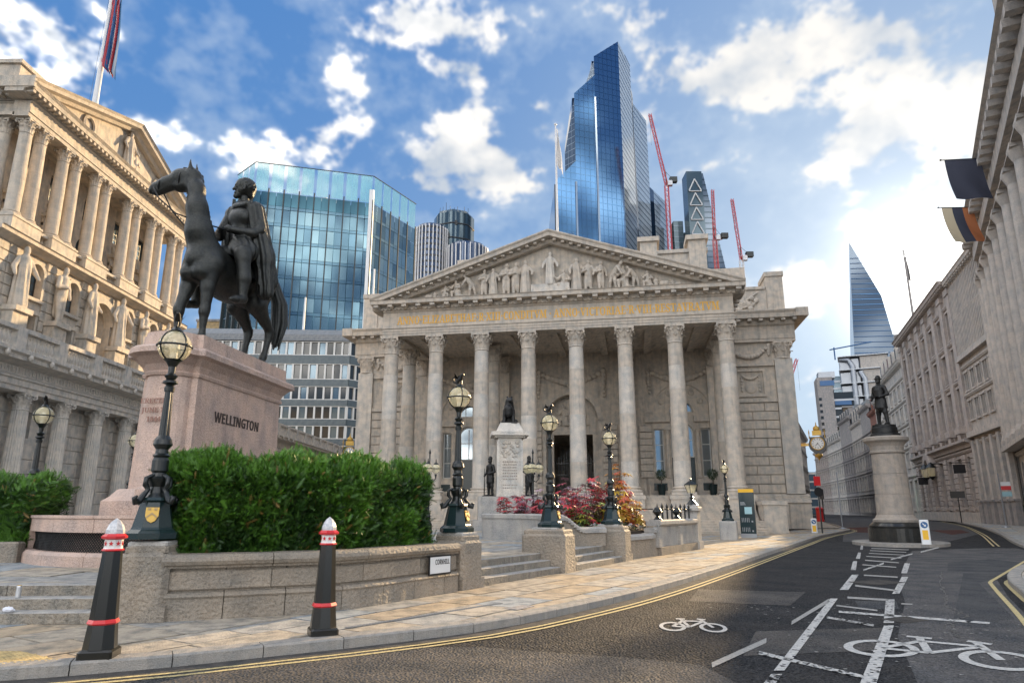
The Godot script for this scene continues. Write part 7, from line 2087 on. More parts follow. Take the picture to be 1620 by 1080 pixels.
func lamps() -> void:
	lamp_post("tall dark globe lamp with a gold shield at its foot", V(-5.16, 1.2, -10.15), deg_to_rad(20), 1.0)
	lamp_post("globe lamp on the pier beside the street name plate", V(-1.1, 1.17, -14.1), deg_to_rad(66), 0.955)
	lamp_post("globe lamp on the pier between the two flights of steps", V(0.98, 1.17, -17.85), deg_to_rad(66), 0.93)
	lamp_post("globe lamp on the pier at the flower bed corner", V(3.05, 1.17, -21.55), deg_to_rad(66), 0.92)
	for q in [[V(-11.3, 1.2, -16.4), "globe lamp rising behind the smaller hedge, before the bank columns"], [V(-12.4, 1.2, -22.6), "globe lamp standing before the bank's arched door"]]:
		lamp_post(q[1], q[0], 0.4, 0.92, false)
		pier("plain granite pier under a lamp %s" % ["behind the smaller hedge" if q[0].z > -20 else "before the bank's arched door"], P2(q[0].x, q[0].z), 0.0, 0.7, 0.7, M.grey_granite)
	var ped := thing("square_lamp_pedestal", "plain pale stone block under the lamp beside the dark information board", "pedestal", V(11.0, 0.12, -35.9), deg_to_rad(-20))
	part(ped, "block", MB.new().cbox(V(0, 0.46, 0), V(0.85, 0.92, 0.85), 0.05), M.pale_granite)
	lamp_post("globe lamp on a plain stone block beside the dark information board", V(11.0, 1.04, -35.9), -0.3, 0.92, false)
	# three-globe standards before the columned hall
	for k in 2:
		var at: Vector3 = [V(-3.75, 0.57, -31.5), V(0.95, 0.57, -31.5)][k]
		var l := thing("cluster_lamp", ["slim three globe lamp standard at the hedge's far end", "slim three globe lamp standard beside the war memorial soldier"][k], "street lamp", at)
		part(l, "post", MB.new().lathe([P2(0.2, 0), P2(0.18, 0.4), P2(0.08, 0.6), P2(0.12, 0.75), P2(0.05, 0.9), P2(0.045, 2.4), P2(0.08, 2.5), P2(0.03, 2.6), P2(0.03, 3.5), P2(0.06, 3.55), P2(0, 3.75)], 10), M.iron_black)
		for i in 3:
			var b := Basis(Vector3.UP, TAU * i / 3 + 0.4)
			part(l, "arm", MB.new().tube([V(0, 2.3, 0), b * V(0.16, 2.25, 0), b * V(0.3, 2.4, 0), b * V(0.3, 2.6, 0)], [0.025, 0.025, 0.025, 0.06], 6), M.iron_black)
			part(l, "globe", MB.new().ball(b * V(0.3, 2.84, 0), V(0.22, 0.22, 0.22), 14, 10), M.lamp_glass)
			part(l, "globe_cap", MB.new().lathe([P2(0.13, 3.02), P2(0.1, 3.08), P2(0.03, 3.12), P2(0.02, 3.25), P2(0, 3.3)], 8, b * V(0.3, 0, 0)), M.iron_black)
			var eq := []; var er := []
			for j in 17:
				eq.append(b * V(0.3, 2.84, 0) + V(sin(TAU * j / 16) * 0.225, 0, cos(TAU * j / 16) * 0.225)); er.append(0.014)
			part(l, "globe_ring", MB.new().tube(eq, er, 5, false), M.iron_black)

func star_mesh(a: float) -> MB:
	var p := PackedVector2Array()
	for i in 10:
		var q := a if i % 2 == 0 else a * 0.42
		p.append(P2(sin(PI * i / 5), -cos(PI * i / 5)) * q)
	var m := MB.new()
	m.t = Transform3D(Basis(Vector3.RIGHT, PI / 2), Z)
	m.prism(p, 0.0, 0.006)
	return m
func bollards() -> void:
	var st := star_mesh(0.026).mesh()
	var oct := func(a: float) -> PackedVector2Array:
		var p := PackedVector2Array()
		for i in 8: p.append(P2(sin(TAU * (i - 0.5) / 8), cos(TAU * (i - 0.5) / 8)) * a / cos(PI / 8))
		return p
	for k in 2:
		var b := thing("street_bollard", ["black eight sided bollard by the tactile paving, red and white collar", "black eight sided bollard on the pavement before the hedge wall, red and white collar"][k], "bollard", [V(-4.27, 0.12, -7.62), V(-2.31, 0.12, -8.93)][k], [0.22, 0.42][k], "bollards along the kerb")
		part(b, "foot", MB.new().cbox(V(0, 0.045, 0), V(0.33, 0.09, 0.33), 0.02), M.bollard_black)
		part(b, "lower_shaft", MB.new().loft(oct.call(0.15), 0.09, oct.call(0.128), 0.325, Z, true), M.bollard_black)
		part(b, "red_band", MB.new().loft(oct.call(0.130), 0.325, oct.call(0.143), 0.34, Z, false).loft(oct.call(0.143), 0.34, oct.call(0.128), 0.375, Z, true), M.bollard_red)
		part(b, "shaft", MB.new().loft(oct.call(0.124), 0.375, oct.call(0.088), 1.06, Z, true), M.bollard_black)
		var c := part(b, "collar", MB.new().loft(oct.call(0.088), 1.075, oct.call(0.083), 1.09, Z, false).loft(oct.call(0.083), 1.09, oct.call(0.083), 1.17, Z, true), M.bollard_white)
		part(c, "rim", MB.new().loft(oct.call(0.09), 1.05, oct.call(0.105), 1.06, Z, false).loft(oct.call(0.105), 1.06, oct.call(0.092), 1.076, Z, true), M.bollard_red)
		part(c, "rim", MB.new().loft(oct.call(0.088), 1.17, oct.call(0.117), 1.185, Z, false, true).loft(oct.call(0.117), 1.185, oct.call(0.117), 1.205, Z, false).loft(oct.call(0.117), 1.205, oct.call(0.088), 1.23, Z, true), M.bollard_red)
		for i in 8:
			var a := TAU * i / 8
			part(c, "star", st, M.bollard_red, V(sin(a) * 0.083, 1.13, cos(a) * 0.083), a)
		var cap := MB.new()
		var ys := [1.23, 1.27, 1.32, 1.36, 1.39]
		var rs := [0.086, 0.084, 0.066, 0.04, 0.004]
		for i in 4: cap.loft(oct.call(rs[i]), ys[i], oct.call(rs[i + 1]), ys[i + 1], Z, i == 3)
		part(b, "cap", cap, M.bollard_silver)

func sprig() -> MB:
	var m := MB.new()
	for i in 8:
		var y := 0.025 + i * 0.02
		var l := 0.042 * (1.0 - absf(i - 3.0) * 0.08)
		for s in [-1, 1]:
			var a := V(0, y, 0); var tip := V(s * l, y + 0.022, 0.006 * (i % 2))
			m.tri(a + V(0, -0.006, 0), tip, a + V(0, 0.009, 0.003))
	m.tri(V(-0.003, 0, 0), V(0.003, 0, 0), V(0, 0.2, 0.012)); m.tri(V(-0.006, 0.17, 0), V(0.006, 0.17, 0), V(0, 0.215, 0.012))
	return m
func hedge_body(label: String, called: String, path: PackedVector2Array, d0: float, d1: float, y0: float, y1: float, count: int, sd: int) -> void:
	var h := thing(called, label, "hedge", V(path[path.size() / 2].x, y0, path[path.size() / 2].y))
	var off := -h.position
	var core := along(path, 0, path.size() - 1, [P2(d0 + 0.16, y0), P2(d0 + 0.16, y1 - 0.32), P2(d0 + 0.34, y1 - 0.16), P2(d1 - 0.34, y1 - 0.16), P2(d1 - 0.16, y1 - 0.3), P2(d1 - 0.16, y0)], 0.16)
	part(h, "light_block_core", core, M.hedge_core, off)  # solid volume added inside the foliage to block light
	var nz := FastNoiseLite.new()
	nz.seed = sd; nz.frequency = 1.1; nz.fractal_octaves = 3
	var lr := RandomNumberGenerator.new()
	lr.seed = sd
	var L := 0.0
	for i in path.size() - 1: L += (path[i + 1] - path[i]).length()
	var hh := y1 - y0; var dd := d1 - d0
	var xs := []; var cs := []
	for i in count:
		var face := lr.randf() * (L * hh + L * dd * 1.15 + 2 * hh * dd)
		var s := lr.randf(); var d := 0.0; var y := 0.0; var out := Vector3.ZERO
		var ei := mini(int(s * (path.size() - 1)), path.size() - 2)
		var tan2 := (path[ei + 1] - path[ei]).normalized()
		var nor := V(tan2.y, 0, -tan2.x)
		if face < L * hh:
			d = d0; y = y0 + hh * lr.randf(); out = -nor
		elif face < L * hh + L * dd * 1.15:
			d = d0 + dd * lr.randf(); y = y1; out = Vector3.UP
		else:
			var e := lr.randi() % 2
			s = 0.004 if e == 0 else 0.996
			ei = 0 if e == 0 else path.size() - 2
			tan2 = (path[ei + 1] - path[ei]).normalized(); nor = V(tan2.y, 0, -tan2.x)
			d = d0 + dd * lr.randf(); y = y0 + hh * lr.randf()
			out = V(tan2.x, 0, tan2.y) * (-1.0 if e == 0 else 1.0)
		var f := s * (path.size() - 1) - ei
		var p2 := path[ei].lerp(path[ei + 1], f)
		var p := V(p2.x, y, p2.y) + nor * d
		# rounded shoulders, waves and stray shoots
		var top := clampf((y - (y1 - 0.4)) / 0.4, 0.0, 1.0)
		var edge := clampf(1.0 - minf(d - d0, d1 - d) / 0.4, 0.0, 1.0)
		p.y -= 0.20 * top * edge * edge
		p -= -nor * 0.16 * top * top * (1.0 if out == -nor else 0.0)
		var wave := nz.get_noise_3dv(p * 1.0)
		p += out * (wave * 0.24 + lr.randfn() * 0.035 - 0.02)
		if lr.randf() < 0.035: p += out * lr.randf_range(0.04, 0.15)
		var dir := (out * 0.9 + V(lr.randfn(), lr.randfn() + 0.75, lr.randfn()) * 0.62).normalized()
		var side := dir.cross(V(lr.randfn(), lr.randfn(), lr.randfn())).normalized()
		var sc := lr.randf_range(0.45, 1.15)
		xs.append(Transform3D(Basis(side, dir, side.cross(dir)) * sc, p - dir * 0.06 * sc + off))
		var fresh_lit := clampf(0.25 + wave * 0.9 + lr.randfn() * 0.3 + (0.45 if out == Vector3.UP else 0.0), 0.0, 1.0)  # new growth by clump, with the sunlit top painted a brighter green
		var c := Color(0.014, 0.046, 0.007).lerp(Color(0.085, 0.215, 0.016), fresh_lit)
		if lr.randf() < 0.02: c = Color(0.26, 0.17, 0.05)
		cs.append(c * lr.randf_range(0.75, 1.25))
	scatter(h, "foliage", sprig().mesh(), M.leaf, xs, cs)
func hedges() -> void:
	hedge_body("large clipped yew hedge with feathery tips above the granite wall", "yew_hedge", smooth_path([P2(-5.30, -10.12), P2(-4.7, -10.14), P2(-4.12, -10.25), P2(-3.3, -10.65), P2(-2.68, -11.05), P2(-2.2, -11.65), P2(-1.75, -12.5), P2(-1.25, -13.45)], 0.25), 0.42, 2.5, 0.62, 2.34, 72000, 11)
	hedge_body("smaller clipped yew hedge before the bank columns", "yew_hedge", smooth_path([P2(-16.0, -14.2), P2(-10.05, -14.6)], 0.4), 0.0, 1.6, 0.57, 2.2, 15000, 12)
	var lw := thing("low_planter_wall", "low grey planter wall under the smaller hedge", "wall", V(-12.5, 0.57, -14.15), deg_to_rad(4))
	for i in 5: part(lw, "wall_stone", MB.new().cbox(V(-2.4 + i * 1.12, 0.2, 0), V(1.1, 0.4, 0.3), 0.03), M.grey_granite)

func leaf_shape(points: int, size: float) -> MB:
	# a lobed hand-shaped leaf, folded a little along each lobe
	var m := MB.new()
	for i in points:
		var a := lerpf(-2.3, 2.3, float(i) / (points - 1))
		var l := size * (1.0 - 0.25 * absf(a) / 2.3)
		var d := V(sin(a), cos(a), 0); var s := V(cos(a), -sin(a), 0)
		var tip := d * l + V(0, 0, -0.18 * l)
		var w := size * 0.13
		var mid := d * l * 0.5 + V(0, 0, 0.03 * size)
		m.tri(Z, mid + s * w + V(0, 0, -0.04 * size), mid); m.tri(mid, mid + s * w + V(0, 0, -0.04 * size), tip)
		m.tri(Z, mid, mid - s * w + V(0, 0, -0.04 * size)); m.tri(mid, tip, mid - s * w + V(0, 0, -0.04 * size))
	return m
func flower_bed() -> void:
	var bed := PackedVector2Array([P2(-0.7, -26.6), P2(0.0, -25.3), P2(0.9, -24.0), P2(1.25, -22.6), P2(1.5, -20.7), P2(2.5, -21.3), P2(3.4, -22.4), P2(4.6, -24.2), P2(5.6, -26.4), P2(2.5, -28.5), P2(-0.6, -28)])
	struct("bed_soil", MB.new().prism(bed, 0.58, 0.92), M.soil)
	var leaf := leaf_shape(7, 0.24).mesh()
	var kinds := [["crimson castor plant", [Color(0.42, 0.015, 0.03), Color(0.28, 0.02, 0.035), Color(0.50, 0.04, 0.05)]], ["dusky purple castor plant", [Color(0.22, 0.12, 0.16), Color(0.30, 0.20, 0.24), Color(0.36, 0.05, 0.08)]], ["orange and yellow castor plant", [Color(0.52, 0.22, 0.02), Color(0.50, 0.08, 0.02), Color(0.55, 0.38, 0.04)]], ["yellow green castor plant", [Color(0.14, 0.20, 0.03), Color(0.40, 0.36, 0.04), Color(0.08, 0.12, 0.03)]]]
	var spots := [[-0.2, -25.7, 1.2, 0], [0.35, -25.0, 1.15, 1], [0.3, -26.2, 1.25, 0], [0.95, -24.6, 1.1, 0], [1.0, -25.6, 1.4, 1], [1.3, -23.9, 1.2, 0], [1.6, -24.8, 1.5, 0], [1.55, -23.0, 1.2, 1], [1.9, -22.3, 1.15, 0], [2.0, -23.6, 1.7, 1], [2.3, -24.6, 1.7, 0], [2.4, -22.7, 1.3, 0], [2.6, -23.4, 1.6, 1], [2.9, -24.2, 1.8, 0], [2.95, -23.1, 1.0, 3], [3.3, -23.0, 1.15, 2], [3.2, -24.6, 1.6, 0], [3.55, -23.6, 2.45, 2], [3.9, -24.0, 1.2, 2], [4.3, -24.6, 1.1, 2], [4.1, -25.0, 1.35, 0], [2.15, -21.9, 0.85, 3]]
	for s in spots:
		var k: Array = kinds[s[3]]
		var where: String = "beside the lamp pier at the steps" if s[0] < 1.4 and s[1] > -24.3 else ("near the war memorial end of the bed" if s[0] < 1.2 else ("by the flower bed corner pier" if s[1] > -23.2 else ("next to the spiked rail" if s[0] > 3.7 else "in the middle of the bed")))
		var t := thing("castor_plant", ("tall " if s[2] > 1.45 else "") + k[0] + " " + where, "plant", V(s[0], 0.90, s[1]), r(0, TAU), "plants in the walled flower bed")
		var H: float = s[2]
		var stems := MB.new()
		var xs := []; var cs := []
		for b in 3 + int(H * 2):
			var base := V(r(-0.05, 0.05), 0, r(-0.05, 0.05))
			var an := r(0, TAU)
			var lean := V(cos(an), 0, sin(an)) * r(0.08, 0.3)
			var hh := H * r(0.55, 1.0)
			stems.tube([base, base + lean * 0.4 + V(0, hh * 0.5, 0), base + lean + V(0, hh, 0)], [0.022, 0.016, 0.008], 5)
			for q in 8:
				var tt := 0.25 + 0.75 * q / 7.0
				var p := base + lean * tt * tt + V(0, hh * tt, 0)
				var ya := r(0, TAU)
				var o := V(cos(ya), r(-0.1, 0.35), sin(ya))
				var tip := p + o * r(0.1, 0.26)
				stems.tube([p, tip], [0.006, 0.004], 3)
				var down := (V(o.x, -0.25 + r(-0.4, 0.4), o.z)).normalized()
				var nrm := (V(0, 1, 0) + V(o.x, 0, o.z) * r(0.0, 1.2) + V(r(-0.4, 0.4), 0, r(-0.4, 0.4))).normalized()
				var sx := down.cross(nrm).normalized()
				nrm = sx.cross(down).normalized()
				xs.append(Transform3D(Basis(sx, down, nrm) * r(0.65, 1.3), tip))
				cs.append(k[1][rng.randi() % 3] * r(0.7, 1.25))
		part(t, "stems", stems, M.bark)
		scatter(t, "leaves", leaf, M.leaf, xs, cs)
	# low bedding: dark leaves, white and purple flowers
	var xs := []; var cs := []
	for i in 5200:
		var p := P2(r(-0.8, 5.6), r(-28, -20.7))
		if not Geometry2D.is_point_in_polygon(p, bed): continue
		var n := V(r(-0.7, 0.7), 1, r(-0.7, 0.7)).normalized()
		var sx := n.cross(V(r(-1, 1), 0, r(-1, 1))).normalized()
		xs.append(Transform3D(Basis(sx, n.cross(sx), n) * r(0.18, 0.36), V(p.x, 0.92 + r(0.02, 0.26), p.y)))
		var q := rng.randf()
		cs.append(Color(0.62, 0.60, 0.62) if q < 0.2 else (Color(0.09, 0.03, 0.12) if q < 0.3 else (Color(0.20, 0.24, 0.04) if q < 0.4 else Color(0.035, 0.075, 0.02) * r(0.6, 1.6))))
	var bd := scatter(self, "bedding_flowers", leaf_shape(6, 0.3).mesh(), M.leaf, xs, cs)
	tag(bd, "low white and purple bedding flowers among green leaves", "flowers")
	bd.set_meta("kind", "stuff")

func rot(v: Vector3, a: float) -> Vector3: return v
func wellington() -> void:
	var th := deg_to_rad(-6.8)
	var p := thing("pink_granite_pedestal", "tall pink granite statue pedestal with a rounded front and dark lettering on its side", "pedestal", V(-7.42, 0.57, -17.1), th)
	var plan := func(g: float) -> PackedVector2Array:
		var a := PackedVector2Array()
		var hw := 0.62 + g
		var z1 := 2.02 + g
		a.append(P2(-hw, z1 - 0.02)); a.append(P2(-hw + 0.1, z1))
		for i in 11:
			var an := PI - PI * i / 10
			a.append(P2(cos(an) * (hw - 0.14), z1 + sin(an) * (hw - 0.14) * 0.75))
		a.append(P2(hw - 0.1, z1)); a.append(P2(hw, z1 - 0.02)); a.append(P2(hw, -z1)); a.append(P2(-hw, -z1))
		return a
	var add := func(called: String, steps: Array, mt: Material) -> void:
		var m := MB.new()
		for i in steps.size() - 1: m.loft(plan.call(steps[i][0]), steps[i][1], plan.call(steps[i + 1][0]), steps[i + 1][1], Z, i == steps.size() - 2, i == 0)
		part(p, called, m, mt)
	add.call("base_step", [[0.75, 0.0], [0.75, 0.45], [0.7, 0.5]], M.pink_granite)
	add.call("base_block", [[0.4, 0.5], [0.4, 1.2], [0.3, 1.3], [0.2, 1.45]], M.pink_granite)
	add.call("die", [[0.06, 1.45], [0.02, 3.9]], M.pink_granite)
	add.call("necking", [[0.05, 3.9], [0.07, 3.96], [0.05, 4.0]], M.pink_granite)
	add.call("cornice", [[0.03, 4.0], [0.08, 4.14], [0.2, 4.28], [0.3, 4.33], [0.3, 4.44], [0.26, 4.5]], M.pink_granite)
	add.call("top_block", [[0.12, 4.5], [0.10, 4.86]], M.pink_granite)
	letters(p, "lettering", "WELLINGTON", 0.33, M.letter_dark, Transform3D(Basis(Vector3.UP, PI / 2), V(0.658, 3.12, 0.15)), 0.016, "Droid Sans", true)
	var y := 3.32
	for s in ["ERECTED", "JUNE 16", "1844"]:
		letters(p, "lettering", s, 0.15, M.letter_pink, Transform3D(Basis(Vector3.UP, 0.0), V(0.0, y, 2.475)), 0.012, "Droid Serif", true)
		y -= 0.2
	# horse and rider
	var h := thing("equestrian_statue", "dark bronze statue of a cloaked rider on a standing horse atop the pink pedestal", "statue", V(-7.45, 5.40, -16.95), deg_to_rad(-17))
	var b := Body.new(V(-1.4, -0.05, -1.95), V(0.8, 4.3, 1.7), 0.036, 0.12)
	b.bone(V(0, 1.74, 0.5), 0.41, V(0, 1.68, 0.0), 0.44); b.bone(V(0, 1.68, 0.0), 0.44, V(0, 1.84, -0.62), 0.38); b.bone(V(0, 1.86, -0.55), 0.38, V(0, 1.88, -0.95), 0.37)
	b.bone(V(0, 1.76, 0.70), 0.36, V(0, 1.84, 0.92), 0.26); b.bone(V(-0.21, 1.76, 0.74), 0.28, V(-0.15, 1.56, 0.93), 0.2, 0.07); b.bone(V(0.21, 1.76, 0.74), 0.28, V(0.15, 1.56, 0.93), 0.2, 0.07)
	b.bone(V(0, 2.05, 0.30), 0.24, V(0, 2.12, 0.6), 0.24)
	# neck rising almost upright, head turned to the horse's right
	b.chain([V(0, 1.98, 0.72), V(-0.02, 2.45, 0.95), V(-0.06, 2.95, 1.04), V(-0.16, 3.4, 1.02), V(-0.30, 3.66, 1.02)], [0.36, 0.27, 0.205, 0.165, 0.155])
	b.chain([V(-0.30, 3.70, 1.02), V(-0.55, 3.68, 1.08), V(-0.86, 3.56, 1.16), V(-1.10, 3.46, 1.22)], [0.19, 0.19, 0.135, 0.115], 0.07)
	b.bone(V(-0.36, 3.52, 1.05), 0.17, V(-0.55, 3.50, 1.09), 0.145, 0.06)
	b.bone(V(-0.70, 3.50, 1.13), 0.10, V(-1.05, 3.36, 1.21), 0.085, 0.05); b.bone(V(-1.14, 3.44, 1.23), 0.09, V(-1.16, 3.40, 1.23), 0.085, 0.04)
	for s in [-1, 1]:
		b.bone(V(-0.30 + 0.02 * s, 3.84, 1.02 + 0.11 * s), 0.055, V(-0.33 + 0.03 * s, 4.08, 1.02 + 0.13 * s), 0.012, 0.04)
		b.bone(V(-0.58, 3.74, 1.08 + 0.14 * s), 0.045, V(-0.62, 3.73, 1.09 + 0.14 * s), 0.04, 0.03)
		b.bone(V(-1.16, 3.49, 1.23 + 0.07 * s), 0.035, V(-1.19, 3.48, 1.23 + 0.07 * s), 0.025, 0.0001, 0.0, 9.0, true)
	# forelegs: the right one a little forward
	for s in [-1, 1]:
		var fz := 0.16 if s < 0 else -0.05
		b.chain([V(s * 0.22, 1.62, 0.78), V(s * 0.24, 1.25, 0.82 + fz * 0.3), V(s * 0.235, 0.80, 0.86 + fz), V(s * 0.23, 0.72, 0.87 + fz), V(s * 0.23, 0.30, 0.86 + fz), V(s * 0.23, 0.20, 0.88 + fz), V(s * 0.23, 0.09, 0.95 + fz)], [0.22, 0.145, 0.10, 0.10, 0.058, 0.078, 0.072], 0.05)
		b.bone(V(s * 0.23, 0.05, 0.95 + fz), 0.10, V(s * 0.23, 0.0, 0.98 + fz), 0.115, 0.04)
		b.bone(V(s * 0.235, 0.76, 0.92 + fz), 0.07, V(s * 0.235, 0.70, 0.92 + fz), 0.06, 0.04)
		# hind legs: thigh, stifle, hock set back, upright shank
		var hz := 0.0 if s < 0 else -0.16
		b.chain([V(s * 0.22, 1.78, -0.85), V(s * 0.26, 1.32, -0.72), V(s * 0.25, 1.02, -0.98 + hz * 0.5), V(s * 0.24, 0.84, -1.12 + hz), V(s * 0.235, 0.74, -1.12 + hz), V(s * 0.23, 0.30, -1.02 + hz), V(s * 0.23, 0.2, -0.99 + hz), V(s * 0.23, 0.09, -0.92 + hz)], [0.33, 0.24, 0.125, 0.10, 0.09, 0.062, 0.08, 0.072], 0.05)
		b.bone(V(s * 0.24, 0.88, -1.19 + hz), 0.06, V(s * 0.24, 0.8, -1.15 + hz), 0.06, 0.04)
		b.bone(V(s * 0.23, 0.05, -0.92 + hz), 0.10, V(s * 0.23, 0.0, -0.89 + hz), 0.115, 0.04)
	b.bone(V(0, 1.36, -0.5), 0.14, V(0, 1.42, -0.2), 0.2)
	var hm := MB.new()
	b.into(hm)
	part(h, "horse", hm, M.bronze)
	var tail := MB.new()
	for i in 16:
		var o := V(r(-0.09, 0.09), 0, r(-0.10, 0.10))
		tail.tube([V(0.02, 2.12, -1.22) + o * 0.3, V(0.08, 2.08, -1.48) + o * 0.6, V(0.16, 1.6, -1.66) + o, V(0.2, 1.1, -1.66) + o * 1.2, V(0.22, 0.55 + r(-0.1, 0.25), -1.55) + o * 0.7], [0.06, 0.075, 0.085, 0.07, 0.015], 6)
	part(h, "tail", tail, M.bronze)
	var mane := MB.new()
	for i in 22:
		var t := i / 21.0
		var a := V(-0.16 - 0.14 * t, 3.0 + 0.82 * t, 0.86 - 0.02 * t) if t > 0.35 else V(-0.02, 2.3 + 2.0 * t, 0.62 + 0.62 * t)
		for s in [-1, 1]: mane.tube([a + V(0, 0.02, 0.06), a + V(0.07 * s * r(0.7, 1.2), -0.04, 0.0), a + V(0.14 * s, -0.22, 0.07 + r(-0.03, 0.03)), a + V(0.17 * s, -0.34 - r(0, 0.18), 0.12 + r(-0.03, 0.03))], [0.04, 0.05, 0.04, 0.008], 6)
	for i in 5: mane.tube([V(-0.32, 3.86, 1.02), V(-0.45, 3.87, 1.05 + r(-0.08, 0.08)), V(-0.6, 3.78, 1.08 + r(-0.1, 0.1))], [0.04, 0.035, 0.008], 5)
	part(h, "mane", mane, M.bronze)
	part(h, "rein", MB.new().tube([V(-1.02, 3.42, 1.34), V(-0.75, 3.1, 1.42), V(-0.35, 2.75, 1.3), V(0.1, 2.62, 0.9), V(0.16, 2.7, 0.42)], [0.016, 0.016, 0.016, 0.016, 0.016], 5), M.bronze_dark)
	part(h, "rein", MB.new().tube([V(-1.0, 3.40, 1.08), V(-0.8, 3.0, 0.98), V(-0.5, 2.65, 0.85), V(-0.2, 2.6, 0.5)], [0.016, 0.016, 0.016, 0.016], 5), M.bronze_dark)
	for q in [[V(-0.92, 3.5, 1.17), 0.15], [V(-0.44, 3.62, 1.05), 0.215]]:
		var pts := []; var rd := []
		for i in 17:
			var a := TAU * i / 16
			pts.append(q[0] + V(0.16 * cos(a) * q[1], cos(a) * q[1], sin(a) * q[1])); rd.append(0.018)
		part(h, "bridle_strap", MB.new().tube(pts, rd, 5, false), M.bronze_dark)
	part(h, "saddle_cloth", saddle(), M.bronze)
	# rider, one skin; then cloak
	var s := Body.new(V(-0.85, 1.0, -0.75), V(0.85, 4.35, 0.95), 0.030, 0.07)
	s.bone(V(0, 2.36, -0.08), 0.27, V(0, 2.62, -0.1), 0.235); s.bone(V(0, 2.6, -0.1), 0.24, V(0, 3.1, -0.06), 0.235)
	s.bone(V(-0.24, 3.22, -0.06), 0.16, V(0.24, 3.22, -0.06), 0.16); s.bone(V(-0.1, 3.08, 0.03), 0.17, V(0.1, 3.08, 0.03), 0.17)
	s.bone(V(0, 3.3, -0.05), 0.105, V(-0.02, 3.55, -0.02), 0.095, 0.05)
	for k in [-1, 1]:
		s.chain([V(k * 0.2, 2.34, 0.0), V(k * 0.48, 2.12, 0.42), V(k * 0.56, 1.62, 0.42), V(k * 0.56, 1.28, 0.42)], [0.21, 0.145, 0.125, 0.085], 0.06)
		s.chain([V(k * 0.56, 1.22, 0.38), V(k * 0.57, 1.16, 0.6), V(k * 0.57, 1.13, 0.72)], [0.085, 0.075, 0.05], 0.04)
		s.bone(V(k * 0.46, 2.14, 0.40), 0.16, V(k * 0.50, 2.02, 0.43), 0.15, 0.04)
	s.bone(V(0.12, 2.5, 0.05), 0.24, V(0.40, 2.25, 0.22), 0.2, 0.06, 0.02, 8)
	# left arm bent across the waist, right hand forward with the reins
	s.chain([V(0.33, 3.2, -0.05), V(0.47, 2.78, -0.02), V(0.40, 2.68, 0.1), V(0.08, 2.70, 0.34)], [0.125, 0.105, 0.10, 0.065], 0.05)
	s.chain([V(-0.33, 3.2, -0.05), V(-0.46, 2.80, 0.05), V(-0.40, 2.70, 0.16), V(-0.14, 2.68, 0.42)], [0.125, 0.105, 0.10, 0.065], 0.05)
	for k in [[V(0.08, 2.70, 0.34), -1.0], [V(-0.14, 2.68, 0.42), 1.0]]:
		s.bone(k[0], 0.06, k[0] + V(-0.07 * k[1] * -1.0, 0.01, 0.07), 0.055, 0.03)
		for i in 4: s.bone(k[0] + V(0.05 * k[1], 0.045 - i * 0.03, 0.08), 0.022, k[0] + V(0.075 * k[1], 0.04 - i * 0.03, 0.02), 0.020, 0.012)
		s.bone(k[0] + V(0.0, 0.06, 0.03), 0.024, k[0] + V(0.06 * k[1], 0.085, 0.07), 0.020, 0.015)
	var rm := MB.new()
	s.into(rm)
	# head on its own finer grid, turned to look past the horse's right shoulder
	var hd := Body.new(V(-0.3, -0.3, -0.3), V(0.3, 0.34, 0.34), 0.018, 0.04)
	hd.bone(V(0, 0.05, -0.03), 0.175, V(0, 0.09, 0.02), 0.165); hd.bone(V(0, -0.06, 0.05), 0.12, V(0, -0.13, 0.08), 0.075)
	hd.bone(V(0, 0.02, 0.165), 0.025, V(0, -0.045, 0.195), 0.028, 0.025); hd.bone(V(-0.05, 0.05, 0.155), 0.03, V(0.05, 0.05, 0.155), 0.03, 0.03)
	hd.bone(V(-0.04, -0.115, 0.15), 0.022, V(0.04, -0.115, 0.15), 0.022, 0.02); hd.bone(V(0, -0.185, 0.12), 0.05, V(0, -0.18, 0.13), 0.045, 0.03)
	for k in [-1, 1]:
		hd.bone(V(k * 0.065, 0.01, 0.165), 0.03, V(k * 0.07, 0.008, 0.17), 0.026, 0.0001, 0.0, 9.0, true)
		hd.bone(V(k * 0.068, 0.008, 0.145), 0.026, V(k * 0.07, 0.006, 0.147), 0.024, 0.008)
		hd.bone(V(k * 0.175, 0.03, 0.0), 0.03, V(k * 0.178, -0.05, 0.01), 0.026, 0.015)
	hd.bone(V(0, 0.09, -0.05), 0.175, V(0, 0.10, -0.02), 0.17, 0.02); hd.bone(V(0, -0.06, -0.12), 0.10, V(0, 0.02, -0.1), 0.13, 0.03)
	for i in 70:
		var a := TAU * i / 70.0 * 13.0
		var e := lerpf(-0.25, 1.35, i / 69.0)
		var d := V(sin(a) * cos(e), sin(e), -cos(a) * cos(e))
		if d.z > 0.2 and d.y < 0.68: continue
		var q := V(0, 0.08, -0.035) + d * 0.168
		hd.bone(q, 0.032, q + V(sin(a * 3) * 0.03, -0.025, cos(a * 5) * 0.03), 0.024, 0.02)
	var hmb := MB.new()
	hd.into(hmb)
	rm.add(hmb, Transform3D(Basis(Vector3.UP, -0.75) * Basis(Vector3.RIGHT, -0.12) * Basis.from_scale(V(1.02, 1.0, 1.02)), V(-0.03, 3.72, 0.0)))
	var rider := part(h, "rider", rm, M.bronze, V(0.06, -0.24, -0.2))
	rider.scale = Vector3.ONE * 1.12
	var ck := Body.new(V(-0.7, 1.3, -0.9), V(0.85, 3.6, 0.6), 0.036, 0.07)
